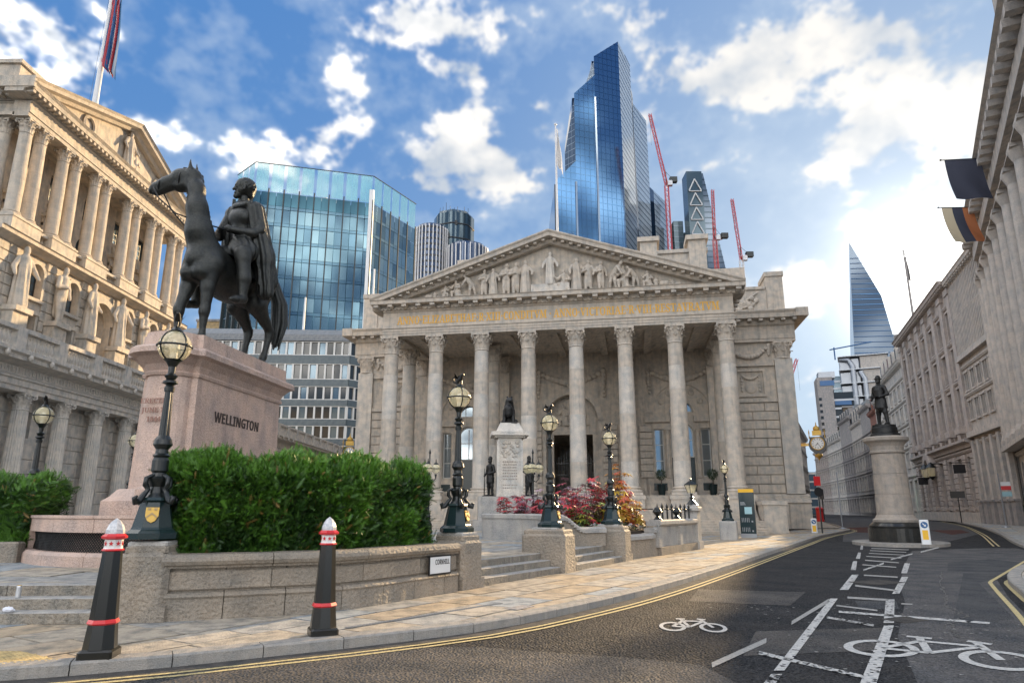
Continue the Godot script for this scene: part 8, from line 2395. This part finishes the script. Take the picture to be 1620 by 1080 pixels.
	ck.bone(V(0.0, 3.3, -0.16), 0.20, V(0.12, 2.4, -0.36), 0.36, 0.1, 0.035, 11); ck.bone(V(0.28, 3.24, -0.05), 0.19, V(0.50, 2.2, -0.16), 0.21, 0.08, 0.03, 9); ck.bone(V(0.5, 2.3, -0.16), 0.2, V(0.60, 1.52, -0.18), 0.15, 0.08, 0.03, 9)
	ck.bone(V(-0.28, 3.24, -0.08), 0.18, V(-0.42, 2.3, -0.26), 0.2, 0.08, 0.03, 9); ck.bone(V(0.2, 2.4, -0.45), 0.26, V(0.3, 1.9, -0.55), 0.22, 0.1, 0.03, 9)
	ck.bone(V(-0.16, 3.36, 0.02), 0.085, V(0.2, 3.34, 0.1), 0.085, 0.05)
	var cm := MB.new()
	ck.into(cm)
	part(rider, "cloak", cm, M.bronze)
	h.scale = V(1.14, 1.195, 1.2)
	# granite parapet with bronze lattice in front of the pedestal
	var gp := thing("pink_granite_parapet", "low pink granite parapet with a dark lattice grille, below the pedestal", "parapet", V(-8.5, 0.57, -13.6))
	var o := -gp.position
	var path := smooth_path([P2(-10.5, -15.3), P2(-9.6, -14.25), P2(-8.6, -13.5), P2(-7.5, -13.12), P2(-6.3, -12.95)], 0.4)
	var n := path.size() - 1
	for i in range(0, n, 3):
		var j := mini(n, i + 3)
		part(gp, "base_stone", along(path, i, j, [P2(-0.12, 0.57), P2(-0.12, 0.76), P2(-0.06, 0.82), P2(0.35, 0.82), P2(0.35, 0.57)]), M.pink_granite, o)
		part(gp, "top_stone", along(path, i, j, [P2(0.0, 1.18), P2(0.0, 1.42), P2(-0.03, 1.44), P2(-0.03, 1.49), P2(0.4, 1.49), P2(0.4, 1.18)]), M.pink_granite, o)
	part(gp, "end_stone", along(path, 0, 2, [P2(0.0, 0.821), P2(0.0, 1.179), P2(0.35, 1.179), P2(0.35, 0.821)]), M.pink_granite, o)
	part(gp, "dark_recess", along(path, 2, n, [P2(0.28, 0.821), P2(0.28, 1.179), P2(0.35, 1.179), P2(0.35, 0.821)]), M.pink_granite, o)
	var lat := MB.new()
	var op := offset_path(path, 0.1)
	for i in range(2, n):
		for k in 6:
			var a := op[i].lerp(op[i + 1], k / 6.0)
			var e := op[mini(i + 1, n)].lerp(op[mini(i + 2, n)], k / 6.0)
			lat.bar(V(a.x, 0.825, a.y), V(e.x, 1.175, e.y), 0.011, 4).bar(V(e.x, 0.825, e.y), V(a.x, 1.175, a.y), 0.011, 4)
	part(gp, "lattice_grille", lat, M.bronze_dark, o)
	var bs := thing("pink_granite_block", "rounded pink granite block beside the lamp's scroll foot", "block", V(-7.0, 0.57, -14.1), 0.0)
	part(bs, "block", MB.new().cbox(V(0, 0.75, 0), V(0.9, 1.5, 0.8), 0.08), M.pink_granite)
	part(bs, "rounded_top", MB.new().lathe([P2(0.40, 1.5), P2(0.38, 1.6), P2(0.28, 1.68), P2(0, 1.7)], 16), M.pink_granite)
func saddle() -> MB:
	var m := MB.new()
	for s in [-1, 1]:
		for i in 5:
			for j in 4:
				var f := func(a: int, b: int) -> Vector3:
					var t := a / 5.0; var z := lerpf(-0.55, 0.32, b / 4.0)
					var an := t * 1.45
					return V(s * sin(an) * 0.545, 1.68 + cos(an) * 0.56, z - 0.15 * t)
				var q := [f.call(i, j), f.call(i, j + 1), f.call(i + 1, j + 1), f.call(i + 1, j)]
				if s > 0: m.quad(q[0], q[1], q[2], q[3])
				else: m.quad(q[3], q[2], q[1], q[0])
	return m
# a standing man in heavy clothing, facing +z, 1.85 high
func man(rifle: bool, hat: int, stance: float) -> MB:
	var s := Body.new(V(-0.5, -0.03, -0.35), V(0.5, 2.0, 0.5), 0.026, 0.05)
	for k in [-1, 1]:
		s.chain([V(k * 0.10, 0.92, 0), V(k * (0.12 + stance * 0.4), 0.5, 0.03 * k * stance * 4), V(k * (0.13 + stance), 0.08, -0.02 + 0.1 * k * stance)], [0.125, 0.085, 0.06])
		s.bone(V(k * (0.13 + stance), 0.045, -0.03 + 0.1 * k * stance), 0.055, V(k * (0.15 + stance), 0.035, 0.16 + 0.1 * k * stance), 0.042, 0.03)
	s.bone(V(0, 0.86, 0), 0.17, V(0, 1.1, 0), 0.155); s.bone(V(0, 1.1, 0), 0.155, V(0, 1.4, 0), 0.17); s.bone(V(-0.16, 1.46, 0), 0.09, V(0.16, 1.46, 0), 0.09)
	s.bone(V(0, 0.7, 0), 0.20, V(0, 1.05, 0), 0.165, 0.04, 0.012, 9)
	s.bone(V(0, 1.5, 0), 0.06, V(0, 1.62, 0.01), 0.055); s.bone(V(0, 1.70, 0.01), 0.095, V(0, 1.76, 0.01), 0.09); s.bone(V(0, 1.66, 0.09), 0.04, V(0, 1.64, 0.1), 0.035, 0.03); s.bone(V(0, 1.70, 0.10), 0.016, V(0, 1.675, 0.12), 0.018, 0.01)
	s.chain([V(-0.22, 1.44, 0), V(-0.31, 1.17, -0.02), V(-0.24, 0.98, 0.17)], [0.075, 0.06, 0.042]); s.chain([V(0.22, 1.44, 0), V(0.31, 1.17, -0.02), V(0.18, 1.08, 0.2)], [0.075, 0.06, 0.042])
	for k in [[V(-0.24, 0.98, 0.17), -1.0], [V(0.18, 1.08, 0.2), 1.0]]:
		s.bone(k[0], 0.04, k[0] + V(-0.03 * k[1], -0.02, 0.05), 0.036, 0.02)
		for i in 4: s.bone(k[0] + V(-0.02 * k[1], 0.025 - i * 0.02, 0.06), 0.015, k[0] + V(-0.06 * k[1], 0.015 - i * 0.02, 0.055), 0.013, 0.008)
		s.bone(k[0] + V(0, 0.035, 0.03), 0.015, k[0] + V(-0.03 * k[1], 0.055, 0.06), 0.013, 0.01)
	if hat == 1:
		s.bone(V(0, 1.83, 0), 0.10, V(0, 1.85, 0), 0.095, 0.02); s.bone(V(0, 1.80, 0.10), 0.05, V(0, 1.79, 0.13), 0.03, 0.03)
	else:
		s.bone(V(0, 1.82, 0.0), 0.10, V(0, 1.86, -0.01), 0.09, 0.02)
		for i in 10:
			var a := TAU * i / 10; var c := TAU * (i + 1) / 10
			s.bone(V(sin(a) * 0.13, 1.795, cos(a) * 0.15), 0.016, V(sin(c) * 0.13, 1.795, cos(c) * 0.15), 0.016, 0.02)
	var m := MB.new()
	s.into(m)
	if rifle: m.tube([V(-0.20, 0.02, 0.22), V(-0.22, 0.9, 0.20), V(-0.24, 1.35, 0.18)], [0.035, 0.022, 0.012], 6)
	return m
func memorial() -> void:
	var w := thing("war_memorial_pillar", "pale stone memorial pillar with a carved panel, inscription and moulded cap", "memorial", V(-0.15, 0.57, -37.0), deg_to_rad(4))
	part(w, "base", MB.new().bb(-1.9, 1.9, 0, 0.5, -1.3, 1.3).bb(-1.65, 1.65, 0.5, 1.7, -0.9, 0.95), M.pale_granite)
	part(w, "shaft", MB.new().loft(PackedVector2Array([P2(-0.72, 0.62), P2(0.72, 0.62), P2(0.72, -0.62), P2(-0.72, -0.62)]), 1.0, PackedVector2Array([P2(-0.62, 0.55), P2(0.62, 0.55), P2(0.62, -0.55), P2(-0.62, -0.55)]), 4.75, Z, true), M.portland_pale)
	var fr := MB.new()
	for s in [-1, 1]: fr.bb(s * 0.62 - 0.07, s * 0.62 + 0.07, 1.2, 4.6, 0.54, 0.66)
	part(w, "edge_strip", fr, M.portland_pale)
	part(w, "cap", MB.new().bb(-0.8, 0.8, 4.75, 4.85, -0.72, 0.72).bb(-1.0, 1.0, 4.85, 5.05, -0.9, 0.9).loft(PackedVector2Array([P2(-0.75, 0.65), P2(0.75, 0.65), P2(0.75, -0.65), P2(-0.75, -0.65)]), 5.05, PackedVector2Array([P2(-0.5, 0.42), P2(0.5, 0.42), P2(0.5, -0.42), P2(-0.5, -0.42)]), 5.55, Z, true), M.portland_pale)
	var cv := MB.new()
	for i in 34: cv.ball(V(r(-0.42, 0.42), r(3.75, 4.55), 0.575), V(0.09, 0.08, 0.05), 6, 4)
	part(w, "carved_arms", cv, M.portland)
	for i in 11:
		var ln := MB.new()
		var y := 3.45 - i * 0.15 - (0.15 if i > 6 else 0.0)
		var x := -0.38
		while x < 0.36:
			var l := r(0.03, 0.10)
			ln.bb(x, minf(x + l, 0.38), y, y + 0.06, 0.58, 0.60)
			x += l + 0.03
		part(w, "inscription_line", ln, M.dark_stone)
	var li := thing("bronze_lion", "dark bronze seated lion holding a shield on top of the memorial pillar", "statue", V(-0.15, 6.12, -37.0), deg_to_rad(-8))
	var s := Body.new(V(-0.6, -0.05, -0.6), V(0.6, 1.6, 0.6), 0.04, 0.08)
	s.bone(V(0, 0.25, -0.2), 0.3, V(0, 0.8, 0), 0.27); s.bone(V(-0.25, 0.05, 0.2), 0.1, V(-0.2, 0.7, 0.1), 0.13); s.bone(V(0.25, 0.05, 0.2), 0.1, V(0.2, 0.7, 0.1), 0.13)
	s.bone(V(0, 0.95, 0.05), 0.26, V(0.02, 1.2, 0.1), 0.22); s.bone(V(0.1, 1.22, 0.25), 0.11, V(0.14, 1.2, 0.36), 0.08); s.bone(V(-0.1, 1.42, 0.05), 0.05, V(-0.12, 1.47, 0.05), 0.04); s.bone(V(0.14, 1.42, 0.05), 0.05, V(0.16, 1.47, 0.05), 0.04)
	s.bone(V(-0.3, 0.1, -0.1), 0.16, V(0.3, 0.1, -0.1), 0.16); s.bone(V(0, 0.5, 0.3), 0.22, V(0, 0.75, 0.3), 0.24, 0.04)
	var lm := MB.new()
	s.into(lm)
	part(li, "body", lm, M.bronze_dark)
	part(li, "plinth", MB.new().bb(-0.48, 0.48, -0.02, 0.05, -0.4, 0.4), M.bronze_dark)
	var sm := man(true, 1, 0.03).mesh()
	for k in 2:
		var so := thing("bronze_soldier", ["bronze soldier in a peaked cap holding a rifle, clear of any lamp", "bronze soldier in a peaked cap beside the three globe lamp standard"][k], "statue", V([-1.15, 0.9][k], 2.28, -36.9 + 0.3 * k), [-0.9, 0.7][k])
		part(so, "figure", sm, M.bronze_dark).scale = Vector3.ONE * 1.08
		part(so, "plinth", MB.new().bb(-0.3, 0.3, -0.02, 0.04, -0.25, 0.3), M.bronze_dark)

func greathead() -> void:
	struct("traffic_island", MB.new().prism(ellipse(P2(18.35, -33.6), 2.05, 3.1), 0.0, 0.13), M.kerb_granite)
	var c := thing("round_stone_plinth", "drum shaped stone statue plinth on a polished black base in the road", "plinth", V(18.3, 0.13, -33.6))
	var lobes := PackedVector2Array()
	for i in 48:
		var a := TAU * i / 48
		lobes.append(P2(sin(a), cos(a)) * (1.18 + 0.1 * absf(cos(a * 2))))
	part(c, "black_base", MB.new().prism(lobes, 0.0, 0.62), M.dark_granite)
	part(c, "black_moulding", MB.new().lathe([P2(1.15, 0.62), P2(1.18, 0.72), P2(1.05, 0.85), P2(0.98, 0.9)], 32), M.dark_granite)
	part(c, "drum_base", MB.new().lathe([P2(0.98, 0.9), P2(1.0, 1.0), P2(0.88, 1.08), P2(0.82, 1.2), P2(0.79, 1.24)], 32), M.dark_stone)
	for k in 3: part(c, "drum_stone", MB.new().lathe([P2(0.785 - k * 0.025, 1.25 + k * 0.95), P2(0.765 - k * 0.025, 2.19 + k * 0.95)], 32), M.dark_stone)
	part(c, "capital_ring", MB.new().lathe([P2(0.72, 4.1), P2(0.78, 4.14), P2(0.78, 4.22), P2(0.73, 4.26), P2(0.75, 4.45), P2(0.84, 4.6), P2(1.0, 4.72), P2(1.02, 4.85), P2(0.9, 4.92), P2(0, 4.95)], 32), M.dark_stone)
	part(c, "top_block", MB.new().lathe([P2(0.70, 4.93), P2(0.68, 5.05), P2(0.6, 5.1), P2(0.6, 5.35), P2(0.55, 5.4), P2(0.55, 5.5), P2(0, 5.5)], 8), M.bronze_dark)
	var s := thing("bronze_engineer_statue", "bronze statue of a hatted man with plans on the drum plinth", "statue", V(18.3, 5.62, -33.6), deg_to_rad(-65))
	part(s, "figure", man(false, 2, 0.06), M.bronze_dark).scale = Vector3.ONE * 1.29
	part(s, "coat", MB.new().lathe([P2(0.30, 0.85), P2(0.27, 1.1), P2(0.24, 1.4), P2(0.26, 1.75), P2(0.15, 1.95)], 14), M.bronze_dark)
	part(s, "plans", MB.new().bb(-0.25, 0.2, 1.36, 1.39, 0.2, 0.55), M.bronze_dark)
	for k in 2:
		var at: Vector3 = [V(18.15, 0.13, -31.1), V(19.9, 0.0, -46.5)][k]
		var b := thing("keep_left_bollard", ["white traffic bollard with a blue arrow disc and yellow panel before the drum plinth", "distant traffic bollard with a blue disc and yellow panel beyond the drum plinth"][k], "traffic bollard", at, deg_to_rad(-28))
		part(b, "body", MB.new().cbox(V(0, 0.52, 0), V(0.36, 1.04, 0.22), 0.03), M.sign_white)
		part(b, "blue_disc", disc(0.14, V(0, 0.82, 0.112)), M.sign_blue)
		var ar := MB.new()
		ar.t = Transform3D(Basis(Vector3.BACK, 0.78), V(0, 0.82, 0.121))
		ar.bb(-0.018, 0.018, -0.02, 0.09, 0, 0.004)
		ar.tri(V(-0.06, -0.02, 0.004), V(0, -0.09, 0.004), V(0.06, -0.02, 0.004))
		ar.t = Transform3D(Basis(Vector3.BACK, -0.78), V(0, 0.82, 0.121))
		part(b, "arrow", ar, M.sign_white)
		part(b, "yellow_panel", MB.new().bb(-0.11, 0.11, 0.2, 0.6, 0.11, 0.118), M.sign_yellow)
func disc(rad: float, at: Vector3) -> MB:
	var m := MB.new()
	m.t = Transform3D(Basis(Vector3.RIGHT, PI / 2), at)
	m.lathe([P2(rad, -0.004), P2(rad, 0.004), P2(0, 0.004)], 24)
	return m
func ellipse(c: Vector2, a: float, b: float) -> PackedVector2Array:
	var p := PackedVector2Array()
	var d := Vector2(0.47, -0.88)
	var e := Vector2(0.88, 0.47)
	for i in 40: p.append(c + e * cos(TAU * i / 40) * a + d * sin(TAU * i / 40) * b)
	return p

func clock(label: String, at: Vector3, turn: float, arm: float) -> void:
	var c := thing("bracket_clock", label, "clock", at, turn)
	var ca := MB.new()
	var p := PackedVector2Array()
	for q in [P2(-0.55, -0.62), P2(-0.62, -0.3), P2(-0.72, 0.0), P2(-0.62, 0.4), P2(-0.3, 0.72), P2(0.0, 0.98), P2(0.3, 0.72), P2(0.62, 0.4), P2(0.72, 0.0), P2(0.62, -0.3), P2(0.55, -0.62)]: p.append(q)
	ca.t = Transform3D(Basis(Vector3.RIGHT, PI / 2), V(0, 0, -0.2))
	ca.prism(p, 0.0, 0.4, true)
	part(c, "case", ca, M.sign_black)
	var face := part(c, "dial", disc(0.48, V(0, 0.06, 0.21)), M.sign_white)
	var rim := []; var rr := []
	for i in 33:
		rim.append(V(sin(TAU * i / 32) * 0.52, 0.06 + cos(TAU * i / 32) * 0.52, 0.22)); rr.append(0.045)
	part(c, "gilt_rim", MB.new().tube(rim, rr, 6, false), M.gold)
	var mk := MB.new()
	for i in 12:
		mk.t = Transform3D(Basis(Vector3.BACK, TAU * i / 12), V(0, 0.06, 0.222))
		mk.bb(-0.018, 0.018, 0.31, 0.44, 0, 0.005)
	part(face, "hour_marks", mk.home(), M.sign_black)
	var hm := MB.new()
	hm.t = Transform3D(Basis(Vector3.BACK, 2.35), V(0, 0.06, 0.23)); hm.bb(-0.022, 0.022, -0.06, 0.26, 0, 0.005)
	hm.t = Transform3D(Basis(Vector3.BACK, -2.55), V(0, 0.06, 0.236)); hm.bb(-0.014, 0.014, -0.08, 0.4, 0, 0.005)
	part(face, "hands", hm.home(), M.sign_black)
	part(c, "pendant", MB.new().lathe([P2(0, -1.35), P2(0.06, -1.25), P2(0.1, -1.15), P2(0.3, -1.0), P2(0.34, -0.9), P2(0.2, -0.75)], 10), M.gold)
	var cr := MB.new()
	cr.bb(-0.35, 0.35, 0.75, 1.15, -0.12, 0.12).ball(V(0, 1.3, 0), V(0.28, 0.25, 0.14), 10, 6).lathe([P2(0.1, 1.5), P2(0.05, 1.6), P2(0.03, 1.8), P2(0, 1.9)], 8)
	for s in [-1, 1]: cr.lathe([P2(0.06, 0.5), P2(0.03, 0.8), P2(0.06, 1.0), P2(0, 1.3)], 6, V(s * 0.6, 0, 0))
	part(c, "crest", cr, M.gold)
	part(c, "bracket", MB.new().bb(minf(0, arm), maxf(0, arm), -0.1, 0.06, -0.08, 0.08).bb(minf(0, arm), maxf(0, arm), 0.1, 0.14, -0.05, 0.05), M.gold)
func street_furniture() -> void:
	clock("gilt bracket clock jutting from the columned hall's street corner", V(25.6, 6.9, -57.5), deg_to_rad(-25), -2.6)
	clock("gilt bracket clock before the banded office block", V(-15.0, 6.6, -63.5), deg_to_rad(10), 2.4)
	# dark information board
	var b := thing("information_board", "tall dark information board with a yellow top and a small map", "sign", V(12.85, 0.12, -38.4), deg_to_rad(-26))
	part(b, "panel", MB.new().bb(-0.40, 0.40, 0.22, 2.4, -0.09, 0.09), M.sign_navy)
	part(b, "yellow_top", MB.new().bb(-0.40, 0.40, 2.4, 2.58, -0.09, 0.09), M.sign_yellow)
	part(b, "steel_foot", MB.new().bb(-0.41, 0.41, 0, 0.22, -0.1, 0.1), M.steel)
	part(b, "map", MB.new().bb(-0.12, 0.26, 1.25, 1.62, 0.09, 0.095), M.sign_map)
	for k in 2:
		var pic := MB.new()
		for i in 5: pic.bb(-0.3 + i * 0.09, -0.27 + i * 0.09, 0.82 - k * 0.5, 1.05 - k * 0.5, 0.09, 0.094)
		pic.bb(0.2, 0.28, 0.82 - k * 0.5, 0.9 - k * 0.5, 0.09, 0.094)
		part(b, "pictograms", pic, M.steel)
	var tx := MB.new()
	for i in 3: tx.bb(-0.32, -0.1 + 0.03 * i, 1.85 - i * 0.06, 1.88 - i * 0.06, 0.09, 0.094)
	part(b, "text_lines", tx, M.steel)
	# sign posts, signals, post box along the far street
	var p := thing("round_sign_post", "slim post with a round sign at the pavement corner by the columned hall", "sign", V(20.0, 0.12, -45.6))
	part(p, "post", MB.new().tube([Z, V(0, 2.9, 0)], [0.05, 0.05], 8), M.window_frame)
	part(p, "disc", disc(0.3, V(0, 2.6, 0.07)), M.sign_black)
	part(p, "red_plate", MB.new().bb(-0.2, 0.2, 3.0, 3.6, -0.04, 0.04), M.bollard_red)
	var p2 := thing("bus_stop_post", "tall slim post farther along the pavement corner", "post", V(26.2, 0.12, -56.0))
	part(p2, "post", MB.new().tube([Z, V(0, 4.4, 0)], [0.06, 0.05], 8).lathe([P2(0.3, 0), P2(0.28, 0.06), P2(0.06, 0.12)], 10), M.steel)
	for q in [[V(41.0, 0.12, -92.5), "traffic signal on the far pavement by the red post box", 1], [V(64.3, 0.12, -114.0), "traffic signal showing green on the south pavement", 2]]:
		var t := thing("traffic_signal", q[1], "traffic light", q[0], deg_to_rad(-25))
		part(t, "post", MB.new().tube([Z, V(0, 3.2, 0)], [0.07, 0.07], 8), M.sign_black)
		part(t, "head", MB.new().cbox(V(0, 3.5, 0), V(0.5, 1.3, 0.4), 0.05), M.sign_black)
		var lens := mat("signal_green_light" if q[2] == 2 else "signal_red_light", Color(0.1, 0.9, 0.5) if q[2] == 2 else Color(0.9, 0.1, 0.06), 0.4)
		lens.emission_enabled = true
		lens.emission = lens.albedo_color
		lens.emission_energy_multiplier = 1.5
		part(t, "signal_light", disc(0.16, V(0, 3.15 if q[2] == 2 else 3.85, 0.21)), lens)
		var om := OmniLight3D.new()
		om.name = "signal_glow"
		om.light_color = lens.albedo_color; om.light_energy = 0.25; om.light_size = 0.15; om.omni_range = 8; om.shadow_enabled = true
		t.add_child(om)
		om.position = V(0, 3.15 if q[2] == 2 else 3.85, 0.45)
	var pb := thing("red_post_box", "red cylindrical post box on the far pavement", "post box", V(39.6, 0.12, -90.5))
	part(pb, "body", MB.new().lathe([P2(0.5, 0), P2(0.5, 0.2), P2(0.44, 0.25), P2(0.44, 1.5), P2(0.52, 1.55), P2(0.5, 1.66), P2(0.3, 1.8), P2(0, 1.86)], 18), M.bollard_red)
	part(pb, "slot", MB.new().bb(-0.15, 0.15, 1.25, 1.32, 0.42, 0.455), M.sign_black)
	# right-hand pavement: stop flag, hanging signs, lanterns
	var bs := thing("bus_stop_sign", "bus stop post with a red and white flag before the arcaded building", "sign", V(42.9, 0.12, -61.3), deg_to_rad(-30))
	part(bs, "post", MB.new().tube([Z, V(0, 4.6, 0)], [0.07, 0.06], 8).lathe([P2(0.4, 0), P2(0.36, 0.08), P2(0.1, 0.14)], 10), M.steel)
	part(bs, "white_plate", MB.new().bb(0.08, 0.8, 3.5, 3.85, -0.03, 0.03), M.sign_white)
	part(bs, "red_plate", MB.new().bb(0.08, 0.8, 3.15, 3.5, -0.03, 0.03), M.bollard_red)
	part(bs, "lower_plate", MB.new().bb(0.08, 0.8, 2.6, 3.0, -0.03, 0.03), M.sign_map)
	var sl := thing("black_lantern_post", "black post with a large caged lantern at the right hand kerb", "street lamp", V(27.3, 0.12, -36.2), 0.3)
	part(sl, "post", MB.new().lathe([P2(0.3, 0), P2(0.26, 0.8), P2(0.12, 1.1), P2(0.1, 6.0), P2(0.14, 6.1), P2(0.06, 6.3)], 10), M.iron_black)
	part(sl, "lantern_cage", MB.new().lathe([P2(0.3, 5.6), P2(0.55, 5.9), P2(0.6, 6.2)], 8, V(0.3, 0, 0)).lathe([P2(0.7, 7.4), P2(0.4, 7.8), P2(0.1, 8.0), P2(0, 8.3)], 8, V(0.3, 0, 0)).lathe([P2(0.68, 7.35), P2(0.72, 7.45)], 8, V(0.3, 0, 0)), M.iron_black)
	part(sl, "lantern_glass", MB.new().lathe([P2(0.55, 6.2), P2(0.62, 7.35)], 8, V(0.3, 0, 0)), M.lamp_glass)
	for i in 8: part(sl, "lantern_bar", MB.new().bar(V(0.3 + sin(TAU * (i + 0.5) / 8) * 0.57, 6.2, cos(TAU * (i + 0.5) / 8) * 0.57), V(0.3 + sin(TAU * (i + 0.5) / 8) * 0.65, 7.35, cos(TAU * (i + 0.5) / 8) * 0.65), 0.03), M.iron_black)
	sl.scale = Vector3.ONE * 0.44
	for q in [[80.0, 6.2, "dark hanging sign nearest the bus stop", 2.2], [100.0, 5.6, "small dark hanging sign beside the doorway lanterns", 2.0]]:
		var at := line_south(q[0])
		var h := thing("hanging_sign", q[2], "sign", V(at.x, q[1], at.z), deg_to_rad(-110.3))
		part(h, "bracket", MB.new().bar(V(0, 0.7, 0), V(0, 0.7, 2.2), 0.05), M.iron_black)
		part(h, "board", MB.new().at(V(0, 0, 1.4)).bb(-0.06, 0.06, -0.5, 0.5, -0.6, 0.6), M.sign_black)
	var hs := thing("hanging_sign", "large dark hanging board on the corner building", "sign", V(43.5, 8.5, -50.3), deg_to_rad(-119.9))
	part(hs, "bracket", MB.new().bar(V(0, 1.1, -5), V(0, 1.1, 4.4), 0.06), M.iron_black)
	part(hs, "board", MB.new().at(V(0, 0, 3.1)).bb(-0.08, 0.08, -0.9, 0.8, -1.2, 1.2), M.sign_black)
	for D in [93.0, 96.5]:
		var at := line_south(D)
		var dn := thing("doorway_lantern", "large bracketed lantern by the rusticated building's doorway, %s the door hood" % ["left of" if D > 95 else "right of"], "lamp", V(at.x, 6.6, at.z), deg_to_rad(-110.3), "doorway lanterns")
		part(dn, "bracket", MB.new().bar(V(0, 1.0, 0), V(0, 1.0, 1.8), 0.07), M.iron_black)
		part(dn, "glass", MB.new().at(V(0, 0, 1.6)).lathe([P2(0.45, -0.7), P2(0.62, 0.5)], 6), M.lamp_glass)
		part(dn, "cage", MB.new().at(V(0, 0, 1.6)).lathe([P2(0.1, -1.1), P2(0.45, -0.7), P2(0.47, -0.65)], 6).lathe([P2(0.7, 0.5), P2(0.4, 0.9), P2(0.1, 1.2)], 6), M.iron_black)
	var bp := thing("black_notice_board", "black notice board on a slim post before the rusticated building", "sign", V(52.6, 0.12, -82.5), deg_to_rad(-40))
	part(bp, "post", MB.new().tube([Z, V(0, 2.8, 0)], [0.06, 0.06], 8), M.sign_black)
	part(bp, "board", MB.new().bb(-0.75, 0.75, 2.8, 3.6, -0.06, 0.06), M.sign_black)
	for q in [[V(57.5, 0.12, -92.0), 0.0], [V(66.0, 0.12, -112.0), 1.0]]:
		var bo := thing("black_pavement_post", ["short black post before the rusticated building", "short black post before the pale offices"][int(q[1])], "post", q[0])
		part(bo, "post", MB.new().lathe([P2(0.2, 0), P2(0.16, 0.2), P2(0.12, 0.3), P2(0.1, 1.3), P2(0.14, 1.35), P2(0, 1.5)], 10), M.iron_black)
	var rb := thing("red_banded_bollard", "small black bollard with a red band by the bank's door", "bollard", V(-17.5, 0.12, -26.0))
	part(rb, "post", MB.new().lathe([P2(0.12, 0), P2(0.12, 1.5), P2(0.16, 1.55), P2(0.06, 1.75), P2(0, 1.8)], 8), M.bollard_black)
	part(rb, "red_band", MB.new().lathe([P2(0.13, 0.6), P2(0.13, 1.3)], 8), M.bollard_red)
func litter() -> void:
	var c := thing("drinks_can", "white and gold drinks can standing on the granite steps", "can", V(-6.82, 0.42, -9.98))
	part(c, "body", MB.new().lathe([P2(0.0, 0), P2(0.027, 0.0), P2(0.033, 0.008), P2(0.033, 0.145), P2(0.028, 0.16)], 20), M.can)
	part(c, "rim", MB.new().lathe([P2(0.029, 0.158), P2(0.029, 0.165), P2(0.026, 0.162), P2(0, 0.16)], 20), M.gold)
	var p := thing("crumpled_paper", "crumpled white paper lying on the granite steps", "litter", V(-6.72, 0.27, -9.70))
	var lr := RandomNumberGenerator.new()
	lr.seed = 4
	var m := MB.new()
	var pts := []
	for i in 7:
		for j in 10:
			var e := PI * i / 6 - PI / 2; var a := TAU * j / 10
			pts.append(V(cos(e) * sin(a) * 0.085, 0.035 + sin(e) * 0.035, cos(e) * cos(a) * 0.05) * (1.0 if i in [0, 6] else lr.randf_range(0.75, 1.2)))
	for i in 6:
		for j in 10:
			m.quad(pts[i * 10 + j], pts[i * 10 + (j + 1) % 10], pts[(i + 1) * 10 + (j + 1) % 10], pts[(i + 1) * 10 + j])
	part(p, "sheet", m, M.paper)
